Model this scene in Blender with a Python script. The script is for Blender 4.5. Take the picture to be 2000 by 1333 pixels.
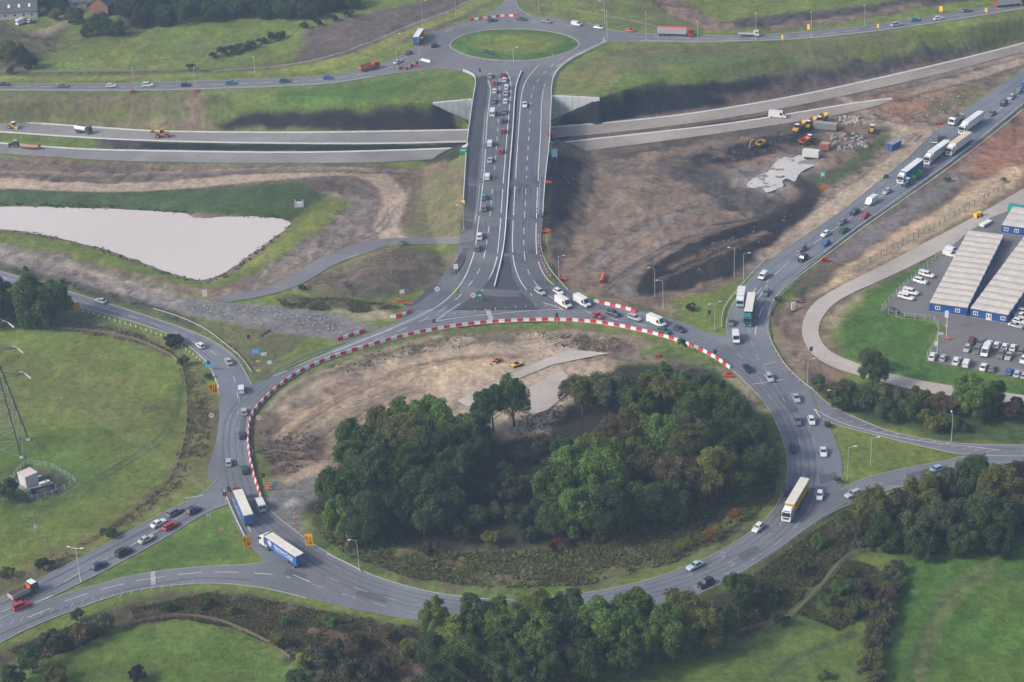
import bpy, bmesh, math, random
import numpy as np
from mathutils import Vector, Matrix
from mathutils.geometry import tessellate_polygon

for o in list(bpy.data.objects):
    bpy.data.objects.remove(o)
SC = bpy.context.scene
COL = SC.collection
rnd = random.Random(7)
R = math.radians

# ------------------------------------------------------------------ camera
CAM_H, FOC, PITCH, ROLL = 277.0, 3900.0, R(27.04), 0.05
cd = bpy.data.cameras.new("camera")
cd.sensor_width = 36.0
cd.lens = FOC / 2000.0 * 36.0
cd.clip_start, cd.clip_end = 1.0, 20000.0
cam = bpy.data.objects.new("camera", cd)
COL.objects.link(cam)
SC.camera = cam
_f = Vector((0, math.cos(PITCH), -math.sin(PITCH)))
_r0 = Vector((1, 0, 0))
_u0 = Vector((0, math.sin(PITCH), math.cos(PITCH)))
CR = _r0 * math.cos(ROLL) - _u0 * math.sin(ROLL)
CU = _u0 * math.cos(ROLL) + _r0 * math.sin(ROLL)
CF = _f
m = Matrix.Identity(4)
for i in range(3):
    m[i][0], m[i][1], m[i][2] = CR[i], CU[i], -CF[i]
m[2][3] = CAM_H
cam.matrix_world = m

# ------------------------------------------------------------------ sky, sun, exposure
SUN_EL, SUN_AZ = 36.0, -106.0         # azimuth from +Y towards +X: weak sun, off to the left
w = bpy.data.worlds.new("World")
SC.world = w
w.use_nodes = True
nt = w.node_tree
bg = nt.nodes["Background"]
sky = nt.nodes.new("ShaderNodeTexSky")
sky.sky_type = 'NISHITA'
sky.sun_disc = False
sky.sun_elevation = R(SUN_EL)
sky.sun_rotation = R(SUN_AZ)
sky.air_density = 1.0
sky.dust_density = 4.5
sky.ozone_density = 1.0
nt.links.new(sky.outputs[0], bg.inputs[0])
bg.inputs[1].default_value = 0.13
sd = bpy.data.lights.new("sun", 'SUN')
sd.energy = 1.9
sd.angle = R(9)
sd.color = (1.0, 0.95, 0.885)
sun = bpy.data.objects.new("sun", sd)
COL.objects.link(sun)
_sv = Vector((math.sin(R(SUN_AZ)) * math.cos(R(SUN_EL)), math.cos(R(SUN_AZ)) * math.cos(R(SUN_EL)), math.sin(R(SUN_EL))))
sun.rotation_euler = (-_sv).to_track_quat('-Z', 'Y').to_euler()
sun.location = (0, 500, 500)
SC.view_settings.view_transform = 'Standard'
SC.view_settings.look = 'None'
SC.view_settings.gamma = 1.0
SC.view_settings.exposure = 0.5
SC.view_settings.use_curve_mapping = False
SC.render.engine = 'CYCLES'
SC.cycles.use_denoising = True
SC.cycles.use_adaptive_sampling = True
SC.cycles.adaptive_threshold = 0.03
SC.cycles.max_bounces = 3
SC.cycles.diffuse_bounces = 2
SC.cycles.glossy_bounces = 2
SC.cycles.transmission_bounces = 2
SC.cycles.volume_bounces = 0
SC.cycles.transparent_max_bounces = 4
SC.cycles.caustics_reflective = False
SC.cycles.caustics_refractive = False

# ------------------------------------------------------------------ helpers
def tag(o, label=None, cat=None, group=None, kind=None):
    if label: o["label"] = label
    if cat: o["category"] = cat
    if group: o["group"] = group
    if kind: o["kind"] = kind
    return o

def link(o, parent=None):
    COL.objects.link(o)
    if parent is not None:
        o.parent = parent
    return o

def empty(name, loc=(0, 0, 0), rz=0.0, sc=None):
    o = bpy.data.objects.new(name, None)
    o.empty_display_size = 0.3
    o.location = loc
    o.rotation_euler = (0, 0, rz)
    if sc: o.scale = sc
    return link(o)

class MB:
    """collects boxes, prisms, tubes and faces into one mesh"""
    def __init__(s): s.v, s.f, s.mi = [], [], []
    def add(s, vs, fs, mi=0):
        n = len(s.v); s.v.extend(tuple(v) for v in vs)
        for f in fs: s.f.append([i + n for i in f]); s.mi.append(mi)
        return s
    def box(s, x0, x1, y0, y1, z0, z1, mi=0, taper=0.0, tx=0.0):
        t = taper
        vs = [(x0, y0, z0), (x1, y0, z0), (x1, y1, z0), (x0, y1, z0),
              (x0 + tx, y0 + t, z1), (x1 - tx, y0 + t, z1), (x1 - tx, y1 - t, z1), (x0 + tx, y1 - t, z1)]
        return s.add(vs, [(3, 2, 1, 0), (4, 5, 6, 7), (0, 1, 5, 4), (1, 2, 6, 5), (2, 3, 7, 6), (3, 0, 4, 7)], mi)
    def tube(s, a, b, r0, r1=None, n=6, mi=0, cap=True):
        a, b = Vector(a), Vector(b); r1 = r0 if r1 is None else r1
        d = (b - a); 
        if d.length < 1e-6: return s
        d.normalize()
        p = d.orthogonal().normalized(); q = d.cross(p)
        vs = []
        for c, r in ((a, r0), (b, r1)):
            for i in range(n):
                t = 2 * math.pi * i / n
                vs.append(c + p * (r * math.cos(t)) + q * (r * math.sin(t)))
        fs = [(i, (i + 1) % n, n + (i + 1) % n, n + i) for i in range(n)]
        if cap: fs += [tuple(range(n - 1, -1, -1)), tuple(range(n, 2 * n))]
        return s.add(vs, fs, mi)
    def prism(s, prof, y0, y1, mi=0):
        """profile in x,z extruded along y"""
        n = len(prof)
        vs = [(x, y0, z) for x, z in prof] + [(x, y1, z) for x, z in prof]
        fs = [(i, (i + 1) % n, n + (i + 1) % n, n + i) for i in range(n)]
        fs += [tuple(range(n - 1, -1, -1)), tuple(range(n, 2 * n))]
        return s.add(vs, fs, mi)
    def mesh(s, name, *mats, smooth=False):
        me = bpy.data.meshes.new(name)
        me.from_pydata(s.v, [], s.f)
        for mt in mats: me.materials.append(mt)
        if len(mats) > 1: me.polygons.foreach_set("material_index", s.mi)
        if smooth: me.polygons.foreach_set("use_smooth", [True] * len(me.polygons))
        bm = bmesh.new(); bm.from_mesh(me); bmesh.ops.recalc_face_normals(bm, faces=bm.faces); bm.to_mesh(me); bm.free()
        me.update()
        return me
    def obj(s, name, parent, *mats, loc=None, smooth=False):
        o = bpy.data.objects.new(name, s.mesh(name, *mats, smooth=smooth))
        if loc is not None: o.location = loc
        return link(o, parent)

def inst(name, me, parent=None, loc=None, rot=None, sc=None, mat=None):
    o = bpy.data.objects.new(name, me)
    link(o, parent)
    if loc is not None: o.location = loc
    if rot is not None: o.rotation_euler = rot
    if sc is not None: o.scale = sc
    if mat is not None:
        o.material_slots[0].link = 'OBJECT'
        o.material_slots[0].material = mat
    return o

_ORD = "first second third fourth fifth sixth seventh eighth ninth tenth eleventh twelfth".split()
def ordn(i):
    if i <= 12: return _ORD[i - 1]
    suf = 'th' if 10 <= i % 100 <= 20 else {1: 'st', 2: 'nd', 3: 'rd'}.get(i % 10, 'th')
    return "%d%s" % (i, suf)

# ------------------------------------------------------------------ materials
MATS = {}
def lin(c):
    return tuple((x / 12.92 if x <= 0.04045 else ((x + 0.055) / 1.055) ** 2.4) for x in c)
def mat(name, col, rough=0.7, metal=0.0, spec=0.4, var=0.0, vscale=2.0, bump=0.0, emit=None, coat=0.0, vec='Object'):
    if name in MATS: return MATS[name]
    mt = bpy.data.materials.new(name)
    mt.use_nodes = True
    n, l = mt.node_tree.nodes, mt.node_tree.links
    b = n["Principled BSDF"]
    b.inputs["Base Color"].default_value = (*col, 1)
    b.inputs["Roughness"].default_value = rough
    b.inputs["Metallic"].default_value = metal
    b.inputs["Specular IOR Level"].default_value = spec
    b.inputs["Coat Weight"].default_value = coat
    b.inputs["Coat Roughness"].default_value = 0.08
    if var > 0 or bump > 0:
        tc = n.new("ShaderNodeTexCoord")
        ns = n.new("ShaderNodeTexNoise"); ns.inputs["Scale"].default_value = vscale
        ns.inputs["Detail"].default_value = 6; ns.inputs["Roughness"].default_value = 0.65
        l.new(tc.outputs[vec], ns.inputs["Vector"])
        if var > 0:
            rp = n.new("ShaderNodeMapRange")
            rp.inputs["From Min"].default_value = 0.3; rp.inputs["From Max"].default_value = 0.7
            rp.inputs["To Min"].default_value = 1 - var; rp.inputs["To Max"].default_value = 1 + var
            l.new(ns.outputs["Fac"], rp.inputs["Value"])
            mx = n.new("ShaderNodeMix"); mx.data_type = 'RGBA'; mx.blend_type = 'MULTIPLY'
            mx.inputs[0].default_value = 1.0
            mx.inputs[6].default_value = (*col, 1)
            l.new(rp.outputs["Result"], mx.inputs[7])
            l.new(mx.outputs[2], b.inputs["Base Color"])
        if bump > 0:
            bp = n.new("ShaderNodeBump"); bp.inputs["Strength"].default_value = bump; bp.inputs["Distance"].default_value = 0.1
            l.new(ns.outputs["Fac"], bp.inputs["Height"]); l.new(bp.outputs[0], b.inputs["Normal"])
    MATS[name] = mt
    return mt

def asphalt(name, col, patch=0.22, streak=0.0):
    """tarmac: fine grain, broad wear patches and repairs"""
    mt = bpy.data.materials.new(name); mt.use_nodes = True
    n, l = mt.node_tree.nodes, mt.node_tree.links
    b = n["Principled BSDF"]; b.inputs["Roughness"].default_value = 0.75; b.inputs["Specular IOR Level"].default_value = 0.35
    tc = n.new("ShaderNodeTexCoord")
    a = n.new("ShaderNodeTexNoise"); a.inputs["Scale"].default_value = 0.045; a.inputs["Detail"].default_value = 5; a.inputs["Roughness"].default_value = 0.6
    c = n.new("ShaderNodeTexNoise"); c.inputs["Scale"].default_value = 0.6; c.inputs["Detail"].default_value = 8; c.inputs["Roughness"].default_value = 0.7
    v = n.new("ShaderNodeTexVoronoi"); v.inputs["Scale"].default_value = 0.03; v.feature = 'F1'
    for x in (a, c, v): l.new(tc.outputs["Object"], x.inputs["Vector"])
    r1 = n.new("ShaderNodeMapRange"); r1.inputs["From Min"].default_value = 0.3; r1.inputs["From Max"].default_value = 0.7
    r1.inputs["To Min"].default_value = 1 - patch; r1.inputs["To Max"].default_value = 1 + patch
    l.new(a.outputs["Fac"], r1.inputs["Value"])
    r2 = n.new("ShaderNodeMapRange"); r2.inputs["From Min"].default_value = 0.25; r2.inputs["From Max"].default_value = 0.75
    r2.inputs["To Min"].default_value = 0.84; r2.inputs["To Max"].default_value = 1.16
    l.new(c.outputs["Fac"], r2.inputs["Value"])
    sx = n.new("ShaderNodeSeparateColor"); l.new(v.outputs["Color"], sx.inputs[0])
    r3 = n.new("ShaderNodeMapRange"); r3.inputs["To Min"].default_value = 0.90; r3.inputs["To Max"].default_value = 1.10
    l.new(sx.outputs[0], r3.inputs["Value"])
    m1 = n.new("ShaderNodeMath"); m1.operation = 'MULTIPLY'; l.new(r1.outputs[0], m1.inputs[0]); l.new(r2.outputs[0], m1.inputs[1])
    m2 = n.new("ShaderNodeMath"); m2.operation = 'MULTIPLY'; l.new(m1.outputs[0], m2.inputs[0]); l.new(r3.outputs[0], m2.inputs[1])
    mx = n.new("ShaderNodeMix"); mx.data_type = 'RGBA'; mx.blend_type = 'MULTIPLY'; mx.inputs[0].default_value = 1
    mx.inputs[6].default_value = (*col, 1); l.new(m2.outputs[0], mx.inputs[7]); l.new(mx.outputs[2], b.inputs["Base Color"])
    MATS[name] = mt
    return mt

ASPH = asphalt("tarmac_worn", (0.170, 0.182, 0.206))
ASPH_N = asphalt("tarmac_new", (0.066, 0.070, 0.082), 0.10)
ASPH_L = asphalt("tarmac_link", (0.118, 0.127, 0.148), 0.10)
ASPH_M = asphalt("tarmac_base_course", (0.175, 0.175, 0.185), 0.16)
ASPH_D = asphalt("dusty_base_course", (0.31, 0.27, 0.235), 0.2)
ASPH_E = asphalt("pale_base_course", (0.245, 0.235, 0.23), 0.2)
TRACKM = asphalt("tarmac_wheel_track", (0.132, 0.142, 0.165), 0.2)
PATCHM = asphalt("tarmac_repair", (0.105, 0.112, 0.13), 0.1)
CONC = asphalt("concrete_road", (0.43, 0.385, 0.34), 0.18)
CARPK = asphalt("tarmac_car_park", (0.175, 0.165, 0.165), 0.14)
PAINT = mat("road_paint_white", (0.66, 0.66, 0.64), 0.6, var=0.25, vscale=0.5)
PAINT_OLD = mat("road_paint_worn", (0.38, 0.38, 0.38), 0.7, var=0.35, vscale=0.6)
KERB = mat("kerb_concrete", (0.33, 0.325, 0.32), 0.85, var=0.15, vscale=0.4)
CONCW = mat("concrete_wall", (0.56, 0.58, 0.60), 0.85, var=0.12, vscale=0.25)
GALV = mat("galvanised_steel", (0.55, 0.57, 0.58), 0.45, metal=0.3, spec=0.5)
STEELW = mat("pale_parapet_steel", (0.76, 0.78, 0.79), 0.5, metal=0.1)
TIMBER = mat("weathered_timber", (0.30, 0.25, 0.19), 0.9, var=0.2, vscale=3)
BLACKP = mat("black_plastic", (0.025, 0.025, 0.028), 0.5)
RUBBER = mat("tyre_rubber", (0.02, 0.02, 0.021), 0.85)
RIM = mat("wheel_rim", (0.35, 0.36, 0.37), 0.4, metal=0.6)
GLASS = mat("vehicle_glass", (0.022, 0.028, 0.034), 0.08, spec=0.9)
LAMPW = mat("headlamp_lens", (0.75, 0.77, 0.78), 0.15, spec=0.8)
LAMPR = mat("tail_lamp_lens", (0.45, 0.02, 0.02), 0.2, spec=0.6)
BRED = mat("barrier_red_plastic", (0.56, 0.022, 0.035), 0.5, var=0.12, vscale=1.0)
BWHT = mat("barrier_white_plastic", (0.72, 0.73, 0.72), 0.5, var=0.10, vscale=1.0)
CONEO = mat("cone_orange_plastic", (0.70, 0.12, 0.03), 0.55)
SIGNY = mat("sign_yellow", (0.85, 0.50, 0.02), 0.5)
SIGNW = mat("sign_white", (0.78, 0.78, 0.77), 0.5)
SIGNB = mat("sign_blue", (0.02, 0.22, 0.60), 0.5)
SIGNG = mat("sign_green", (0.0, 0.24, 0.13), 0.5)
SIGNR = mat("sign_red", (0.60, 0.03, 0.03), 0.5)
BARK = mat("bark", (0.085, 0.070, 0.055), 0.95, var=0.3, vscale=4)
# ------------------------------------------------------------------ survey: from a bearing in the photograph to a place on the ground
def ray(px, py):
    return CF * FOC + CR * (px - 1000.0) + CU * (666.5 - py)
def P(px, py, z=0.0):
    d = ray(px, py)
    t = (z - CAM_H) / d.z
    return Vector((d.x * t, d.y * t, z))
def scale_at(px, py, z=0.0):
    p = P(px, py, z)
    return FOC / ((p - Vector((0, 0, CAM_H))).dot(CF))

ZN = 9.5                                     # level of the bridge and the northern ground
def pl(pts, z):
    a = np.array([P(x, y, z)[:2] for x, y in pts]); return a[np.argsort(a[:, 0])]
CREST = pl([(-300, 196), (0, 192), (250, 192), (450, 188), (640, 190), (845, 203), (922, 196), (1076, 189), (1170, 193), (1300, 150), (1500, 112), (1750, 74), (2000, 34), (2300, -8)], ZN)
TOE = pl([(-300, 226), (0, 233), (200, 246), (330, 252), (600, 254), (916, 249), (1079, 244), (1200, 233), (1350, 217), (1500, 193), (1650, 163), (1830, 122), (2000, 78), (2300, 20)], 0.0)
WL0, WL1 = P(845, 203, ZN).x, P(922, 196, ZN).x           # wing walls of the north abutment
WR0, WR1 = P(1076, 189, ZN).x, P(1170, 193, ZN).x
LINK = np.array([list(P(x, y, z)) for x, y, z in [(985, 640, 0), (984, 590, 0.1), (983, 530, 1.3), (985, 460, 4.0), (988, 390, 6.8), (991, 330, 8.8), (994, 282, 9.5)]])
LINK_W = 15.5
YS = P(994, 283, ZN).y                                      # south abutment
POND_PX = [(-220, 405), (0, 404), (60, 405), (120, 406), (210, 409), (300, 413), (365, 418), (378, 426), (405, 427), (440, 424), (490, 424), (545, 427), (566, 437), (548, 453), (520, 475), (490, 496), (462, 515), (438, 532), (415, 543), (395, 546), (370, 544), (330, 531), (270, 507), (200, 485), (120, 464), (50, 451), (0, 447), (-220, 425)]
POND_Z = -1.3
POND = np.array([P(x, y, POND_Z)[:2] for x, y in POND_PX])

def seg_dist(X, Y, ax, ay, bx, by):
    dx, dy = bx - ax, by - ay
    t = np.clip(((X - ax) * dx + (Y - ay) * dy) / (dx * dx + dy * dy + 1e-9), 0, 1)
    return np.hypot(X - ax - t * dx, Y - ay - t * dy), t
def sdf(X, Y, poly):
    """signed distance, positive inside"""
    d = np.full(X.shape, 1e9); ins = np.zeros(X.shape, bool)
    n = len(poly)
    for i in range(n):
        ax, ay = poly[i]; bx, by = poly[(i + 1) % n]
        dd, _ = seg_dist(X, Y, ax, ay, bx, by)
        d = np.minimum(d, dd)
        c = ((ay > Y) != (by > Y))
        with np.errstate(divide='ignore', invalid='ignore'):
            ins ^= c & (X < (bx - ax) * (Y - ay) / (by - ay + 1e-12) + ax)
    return np.where(ins, d, -d)
def sstep(a, b, x):
    t = np.clip((x - a) / (b - a), 0, 1); return t * t * (3 - 2 * t)

MOUNDS = []     # (x, y, radius x, radius y, rotation, height): spoil heaps
def mound(px, py, rpx, rpy, h, rot=0.0):
    c = P(px, py, 0); s = scale_at(px, py)
    MOUNDS.append((c.x, c.y, rpx / s, rpy / s / 0.40, rot, h))
mound(775, 520, 105, 42, 4.0)
mound(780, 487, 20, 8, 1.6)
mound(1690, 235, 40, 14, 3.0)
mound(1800, 122, 28, 10, 2.0)
mound(1400, 500, 110, 40, 2.4, 0.35)
mound(1250, 380, 80, 40, 1.2)
mound(1430, 345, 40, 14, 1.4, 0.3)
mound(1690, 290, 60, 12, 1.2, 0.5)
mound(1250, 310, 120, 16, 1.2, 0.1)

def terrain(X, Y, deck=False):
    X = np.asarray(X, float); Y = np.asarray(Y, float)
    yc = np.interp(X, CREST[:, 0], CREST[:, 1]); yt = np.interp(X, TOE[:, 0], TOE[:, 1])
    yt = np.minimum(yt, yc - 3)
    h = ZN * np.clip((Y - yt) / (yc - yt), 0, 1)
    # in front of the wing walls the slope runs down to the bridge corner
    lim = np.where((X > WL0) & (X < WL1), ZN * (WL1 - X) / (WL1 - WL0), 99.0)
    lim = np.where((X >= WL1) & (X <= WR0), 0.0, lim)
    lim = np.where((X > WR0) & (X < WR1), ZN * (X - WR0) / (WR1 - WR0), lim)
    h = np.where(Y < yc + 1.3, np.minimum(h, lim), h)
    # embankment carrying the link road up to the bridge
    e = np.zeros(X.shape)
    for i in range(len(LINK) - 1):
        a, b = LINK[i], LINK[i + 1]
        d, t = seg_dist(X, Y, a[0], a[1], b[0], b[1])
        z = a[2] + (b[2] - a[2]) * t
        e = np.maximum(e, z - np.maximum(0, d - LINK_W) / 1.7)
    xc = np.interp(Y, LINK[:, 1], LINK[:, 0])
    e = np.where((Y > YS + 0.6) & (np.abs(X - xc) < LINK_W + 1.0), 0.0, e)
    h = np.maximum(h, e)
    if deck:
        xn = LINK[-1][0]
        h = np.where((Y > YS - 2) & (Y < yc + 4) & (X > WL1 - 2) & (X < WR0 + 2), ZN, h)
    # pond basin
    if np.ndim(X):
        q = (X > POND[:, 0].min() - 25) & (X < POND[:, 0].max() + 25) & (Y > POND[:, 1].min() - 25) & (Y < POND[:, 1].max() + 25)
        if q.any():
            d = sdf(X[q], Y[q], POND)
            h[q] += np.minimum(0, np.maximum(-3.0, POND_Z - d * 0.16))
    for (mx, my, rx, ry, ro, mh) in MOUNDS:
        c, s = math.cos(ro), math.sin(ro)
        u = ((X - mx) * c + (Y - my) * s) / rx; v = (-(X - mx) * s + (Y - my) * c) / ry
        h = h + mh * np.clip(1 - (u * u + v * v), 0, 1) ** 1.3
    return h
def G(px, py, up=0.0):
    """the point of the ground (or bridge deck) seen at a pixel, 'up' metres above it"""
    d = ray(px, py)
    t0, t1 = (14.5 + up - CAM_H) / d.z, (-3.5 + up - CAM_H) / d.z
    t = np.linspace(t0, t1, 160)
    hz = terrain(d.x * t, d.y * t, True) + up
    rz = CAM_H + d.z * t
    k = np.argmax(rz <= hz)
    if k > 0:
        a = (rz[k - 1] - hz[k - 1]); b = hz[k] - rz[k]
        tt = t[k - 1] + (t[k] - t[k - 1]) * a / (a + b + 1e-9)
    else: tt = t[k]
    return Vector((d.x * tt, d.y * tt, CAM_H + d.z * tt - up))
def heading(px, py, dx, dy):
    L = math.hypot(dx, dy); dx, dy = dx / L * 12, dy / L * 12
    a = P(px - dx, py - dy, 0); b = P(px + dx, py + dy, 0)
    return math.atan2(b.y - a.y, b.x - a.x)

def catmull(pts, n=6, closed=False):
    pts = [Vector(p) for p in pts]; out = []
    N = len(pts); rng = range(N if closed else N - 1)
    for i in rng:
        if closed: p0, p1, p2, p3 = pts[i - 1], pts[i], pts[(i + 1) % N], pts[(i + 2) % N]
        else: p0, p1, p2, p3 = pts[max(i - 1, 0)], pts[i], pts[i + 1], pts[min(i + 2, N - 1)]
        for k in range(n):
            t = k / n
            out.append(0.5 * ((2 * p1) + (p2 - p0) * t + (2 * p0 - 5 * p1 + 4 * p2 - p3) * t * t + (3 * p1 - p0 - 3 * p2 + p3) * t ** 3))
    if not closed: out.append(pts[-1])
    return out
def wline(px, n=5, z=None, closed=False):
    """smooth line through pixels, as points on the ground"""
    sp = catmull([(x, y, 0) for x, y in px], n, closed) if n > 1 else [Vector((x, y, 0)) for x, y in px]
    return [(P(v.x, v.y, z) if z is not None else G(v.x, v.y)) for v in sp]
def resample(pts, step):
    out = [pts[0].copy()]; acc = 0.0
    for a, b in zip(pts, pts[1:]):
        L = (b - a).length; p = step - acc
        while p <= L and L > 0:
            out.append(a + (b - a) * (p / L)); p += step
        acc = (acc + L) % step if L > 0 else acc
    return out

# ------------------------------------------------------------------ noise
def vnoise(X, Y, sc, seed):
    x, y = X / sc, Y / sc
    xi, yi = np.floor(x).astype(np.int64), np.floor(y).astype(np.int64)
    fx, fy = x - xi, y - yi; fx = fx * fx * (3 - 2 * fx); fy = fy * fy * (3 - 2 * fy)
    def hsh(a, b):
        v = (a * 374761393 + b * 668265263 + seed * 1442695041) & 0xFFFFFFFF
        v = ((v ^ (v >> 13)) * 1274126177) & 0xFFFFFFFF
        return ((v ^ (v >> 16)) & 0xFFFF) / 65535.0
    return (hsh(xi, yi) * (1 - fx) + hsh(xi + 1, yi) * fx) * (1 - fy) + (hsh(xi, yi + 1) * (1 - fx) + hsh(xi + 1, yi + 1) * fx) * fy
def fbm(X, Y, sc, seed, o=4):
    v = np.zeros(X.shape); a = 0.5; t = 0
    for i in range(o):
        v += a * vnoise(X, Y, sc, seed + i * 17); t += a; a *= 0.55; sc *= 0.5
    return v / t

# ------------------------------------------------------------------ road outlines (as seen in the photograph)
RING_IN = [(512, 978), (498, 935), (489, 895), (485, 855), (489, 822), (503, 798), (530, 770), (570, 739), (620, 713), (680, 691), (740, 673), (800, 657), (870, 643), (940, 634), (1000, 630), (1060, 628), (1120, 629), (1180, 635), (1240, 646), (1300, 661), (1350, 678), (1400, 703), (1440, 732), (1475, 766), (1502, 800), (1522, 840), (1535, 880), (1538, 920), (1530, 960), (1508, 1000), (1465, 1040), (1410, 1075), (1350, 1103), (1290, 1125), (1230, 1142), (1150, 1158), (1050, 1170), (950, 1170), (850, 1158), (760, 1135), (690, 1107), (620, 1068), (570, 1032), (535, 1003)]
RING_OUT = [(428, 820), (420, 870), (405, 920), (418, 950), (445, 985), (463, 1030), (490, 1070), (512, 1095), (500, 1120), (520, 1150), (600, 1168), (700, 1192), (815, 1212), (950, 1224), (1100, 1217), (1250, 1190), (1370, 1158), (1440, 1125), (1500, 1086), (1560, 1045), (1610, 1010), (1645, 983), (1645, 945), (1644, 900), (1628, 850), (1606, 818), (1592, 790), (1580, 757), (1545, 725), (1515, 690), (1500, 650), (1460, 640), (1425, 655), (1385, 651), (1340, 632), (1290, 617), (1250, 608), (1200, 598), (1150, 583), (1110, 565), (1050, 560), (960, 560), (900, 560), (850, 582), (810, 608), (760, 636), (700, 660), (640, 688), (580, 715), (530, 737), (492, 752), (455, 752), (430, 775)]
TOP_IN = [(880, 92), (888, 78), (915, 66), (955, 59), (1003, 57), (1050, 59), (1095, 66), (1122, 76), (1131, 87), (1120, 98), (1090, 108), (1045, 117), (1000, 119), (950, 116), (908, 107)]
TOP_OUT = [(800, 112), (815, 88), (840, 68), (880, 52), (930, 40), (985, 33), (1040, 32), (1100, 38), (1150, 47), (1200, 60), (1210, 72), (1185, 82), (1150, 98), (1115, 117), (1092, 138), (1080, 160), (1000, 165), (940, 160), (930, 150), (905, 141), (850, 134), (810, 130)]
NW = ([(-60, 514), (0, 530), (100, 560), (200, 590), (300, 622), (380, 650), (430, 675), (465, 705), (492, 752)],
      [(-60, 532), (0, 552), (60, 570), (120, 592), (200, 612), (280, 635), (345, 660), (387, 692), (412, 720), (430, 775)])
SW_IN = ([(425, 935), (395, 965), (330, 996), (250, 1040), (150, 1094), (60, 1140), (0, 1170), (-80, 1200)],
         [(445, 985), (400, 1003), (330, 1046), (240, 1096), (170, 1132), (100, 1166), (0, 1210), (-80, 1240)])
SW_OUT = ([(525, 1098), (470, 1104), (400, 1107), (290, 1119), (200, 1140), (110, 1167), (0, 1209), (-80, 1239)],
          [(600, 1169), (520, 1150), (430, 1140), (350, 1143), (250, 1157), (150, 1190), (60, 1226), (0, 1256), (-80, 1290)])
E_UP = ([(1583, 755), (1620, 790), (1680, 820), (1750, 846), (1830, 862), (1920, 869), (2080, 871)],
        [(1606, 818), (1640, 832), (1690, 845), (1760, 862), (1820, 876), (1890, 888), (2080, 893)])
E_LO = ([(1642, 958), (1690, 935), (1770, 915), (1850, 900), (1900, 891), (2080, 892)],
        [(1612, 1009), (1660, 985), (1710, 966), (1780, 946), (1860, 930), (1930, 919), (2080, 914)])
A556 = ([(1420, 656), (1420, 630), (1426, 605), (1440, 580), (1475, 535), (1520, 497), (1580, 456), (1640, 416), (1700, 368), (1760, 320), (1815, 268), (1870, 226), (1930, 183), (2000, 136), (2080, 86)],
        [(1500, 656), (1498, 630), (1503, 603), (1520, 572), (1550, 543), (1605, 500), (1680, 443), (1760, 388), (1840, 330), (1920, 270), (2000, 203), (2080, 140)])
LOC_W = ([(-80, 163), (0, 164), (200, 164), (400, 158), (560, 153), (650, 146), (715, 134), (765, 118), (795, 102), (820, 84)],
         [(-80, 177), (0, 177), (250, 178), (400, 175), (560, 169), (650, 163), (730, 151), (780, 143), (820, 138), (855, 134)])
LOC_E = ([(1150, 46), (1200, 60), (1290, 68), (1400, 70), (1500, 68), (1650, 55), (1750, 42), (1850, 27), (2000, 3), (2080, -12)],
         [(1180, 82), (1240, 81), (1350, 83), (1500, 80), (1600, 74), (1750, 57), (1900, 34), (2080, 5)])
LOC_N = ([(925, 42), (962, 24), (985, 2), (998, -40)], [(1040, 33), (1016, 18), (1012, 0), (1050, -40)])
MW_NL = ([(-80, 232), (0, 236), (200, 250), (330, 257), (600, 259), (920, 254)], [(-80, 254), (0, 258), (200, 271), (400, 278), (700, 281), (920, 277)])
MW_SL = ([(-80, 276), (0, 280), (150, 291), (300, 295), (600, 298), (895, 290)], [(-80, 297), (0, 300), (200, 313), (400, 318), (700, 318), (850, 311)])
MW_NR = ([(1070, 249), (1200, 239), (1350, 222), (1500, 198), (1650, 168), (1830, 127), (1960, 95), (2080, 62)], [(1080, 270), (1200, 259), (1350, 241), (1500, 217), (1650, 187), (1830, 146), (1960, 112), (2080, 82)])
MW_SR = ([(1095, 279), (1250, 262), (1400, 245), (1500, 230), (1620, 210), (1690, 199), (1742, 193)], [(1120, 298), (1300, 275), (1450, 254), (1550, 239), (1650, 222), (1705, 209), (1744, 195)])
ACCESS = ([(415, 581), (500, 568), (560, 545), (620, 508), (680, 482), (750, 468), (830, 465), (880, 464), (925, 452)],
          [(440, 592), (520, 578), (590, 555), (650, 520), (710, 497), (770, 480), (850, 478), (900, 477), (925, 470)])
SITE = ([(2080, 320), (2000, 368), (1900, 425), (1800, 478), (1720, 520), (1640, 560), (1590, 592), (1568, 630), (1570, 665), (1592, 697), (1640, 722), (1720, 745), (1830, 770), (2080, 800)],
        [(2080, 355), (2000, 402), (1900, 458), (1800, 510), (1720, 548), (1660, 575), (1622, 600), (1600, 635), (1604, 665), (1625, 688), (1670, 708), (1740, 730), (1850, 752), (2080, 782)])
CARPARK = [(1722, 606), (1760, 560), (1830, 505), (1890, 455), (1935, 425), (2000, 400), (2080, 380), (2080, 765), (2000, 742), (1900, 722), (1808, 706), (1828, 668), (1850, 645), (1822, 622), (1770, 618)]
def ribbon_poly(rb):
    a = [v.to_2d() for v in catmull([(x, y, 0) for x, y in rb[0]], 4)]
    b = [v.to_2d() for v in catmull([(x, y, 0) for x, y in rb[1]], 4)]
    return a + b[::-1]
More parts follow.
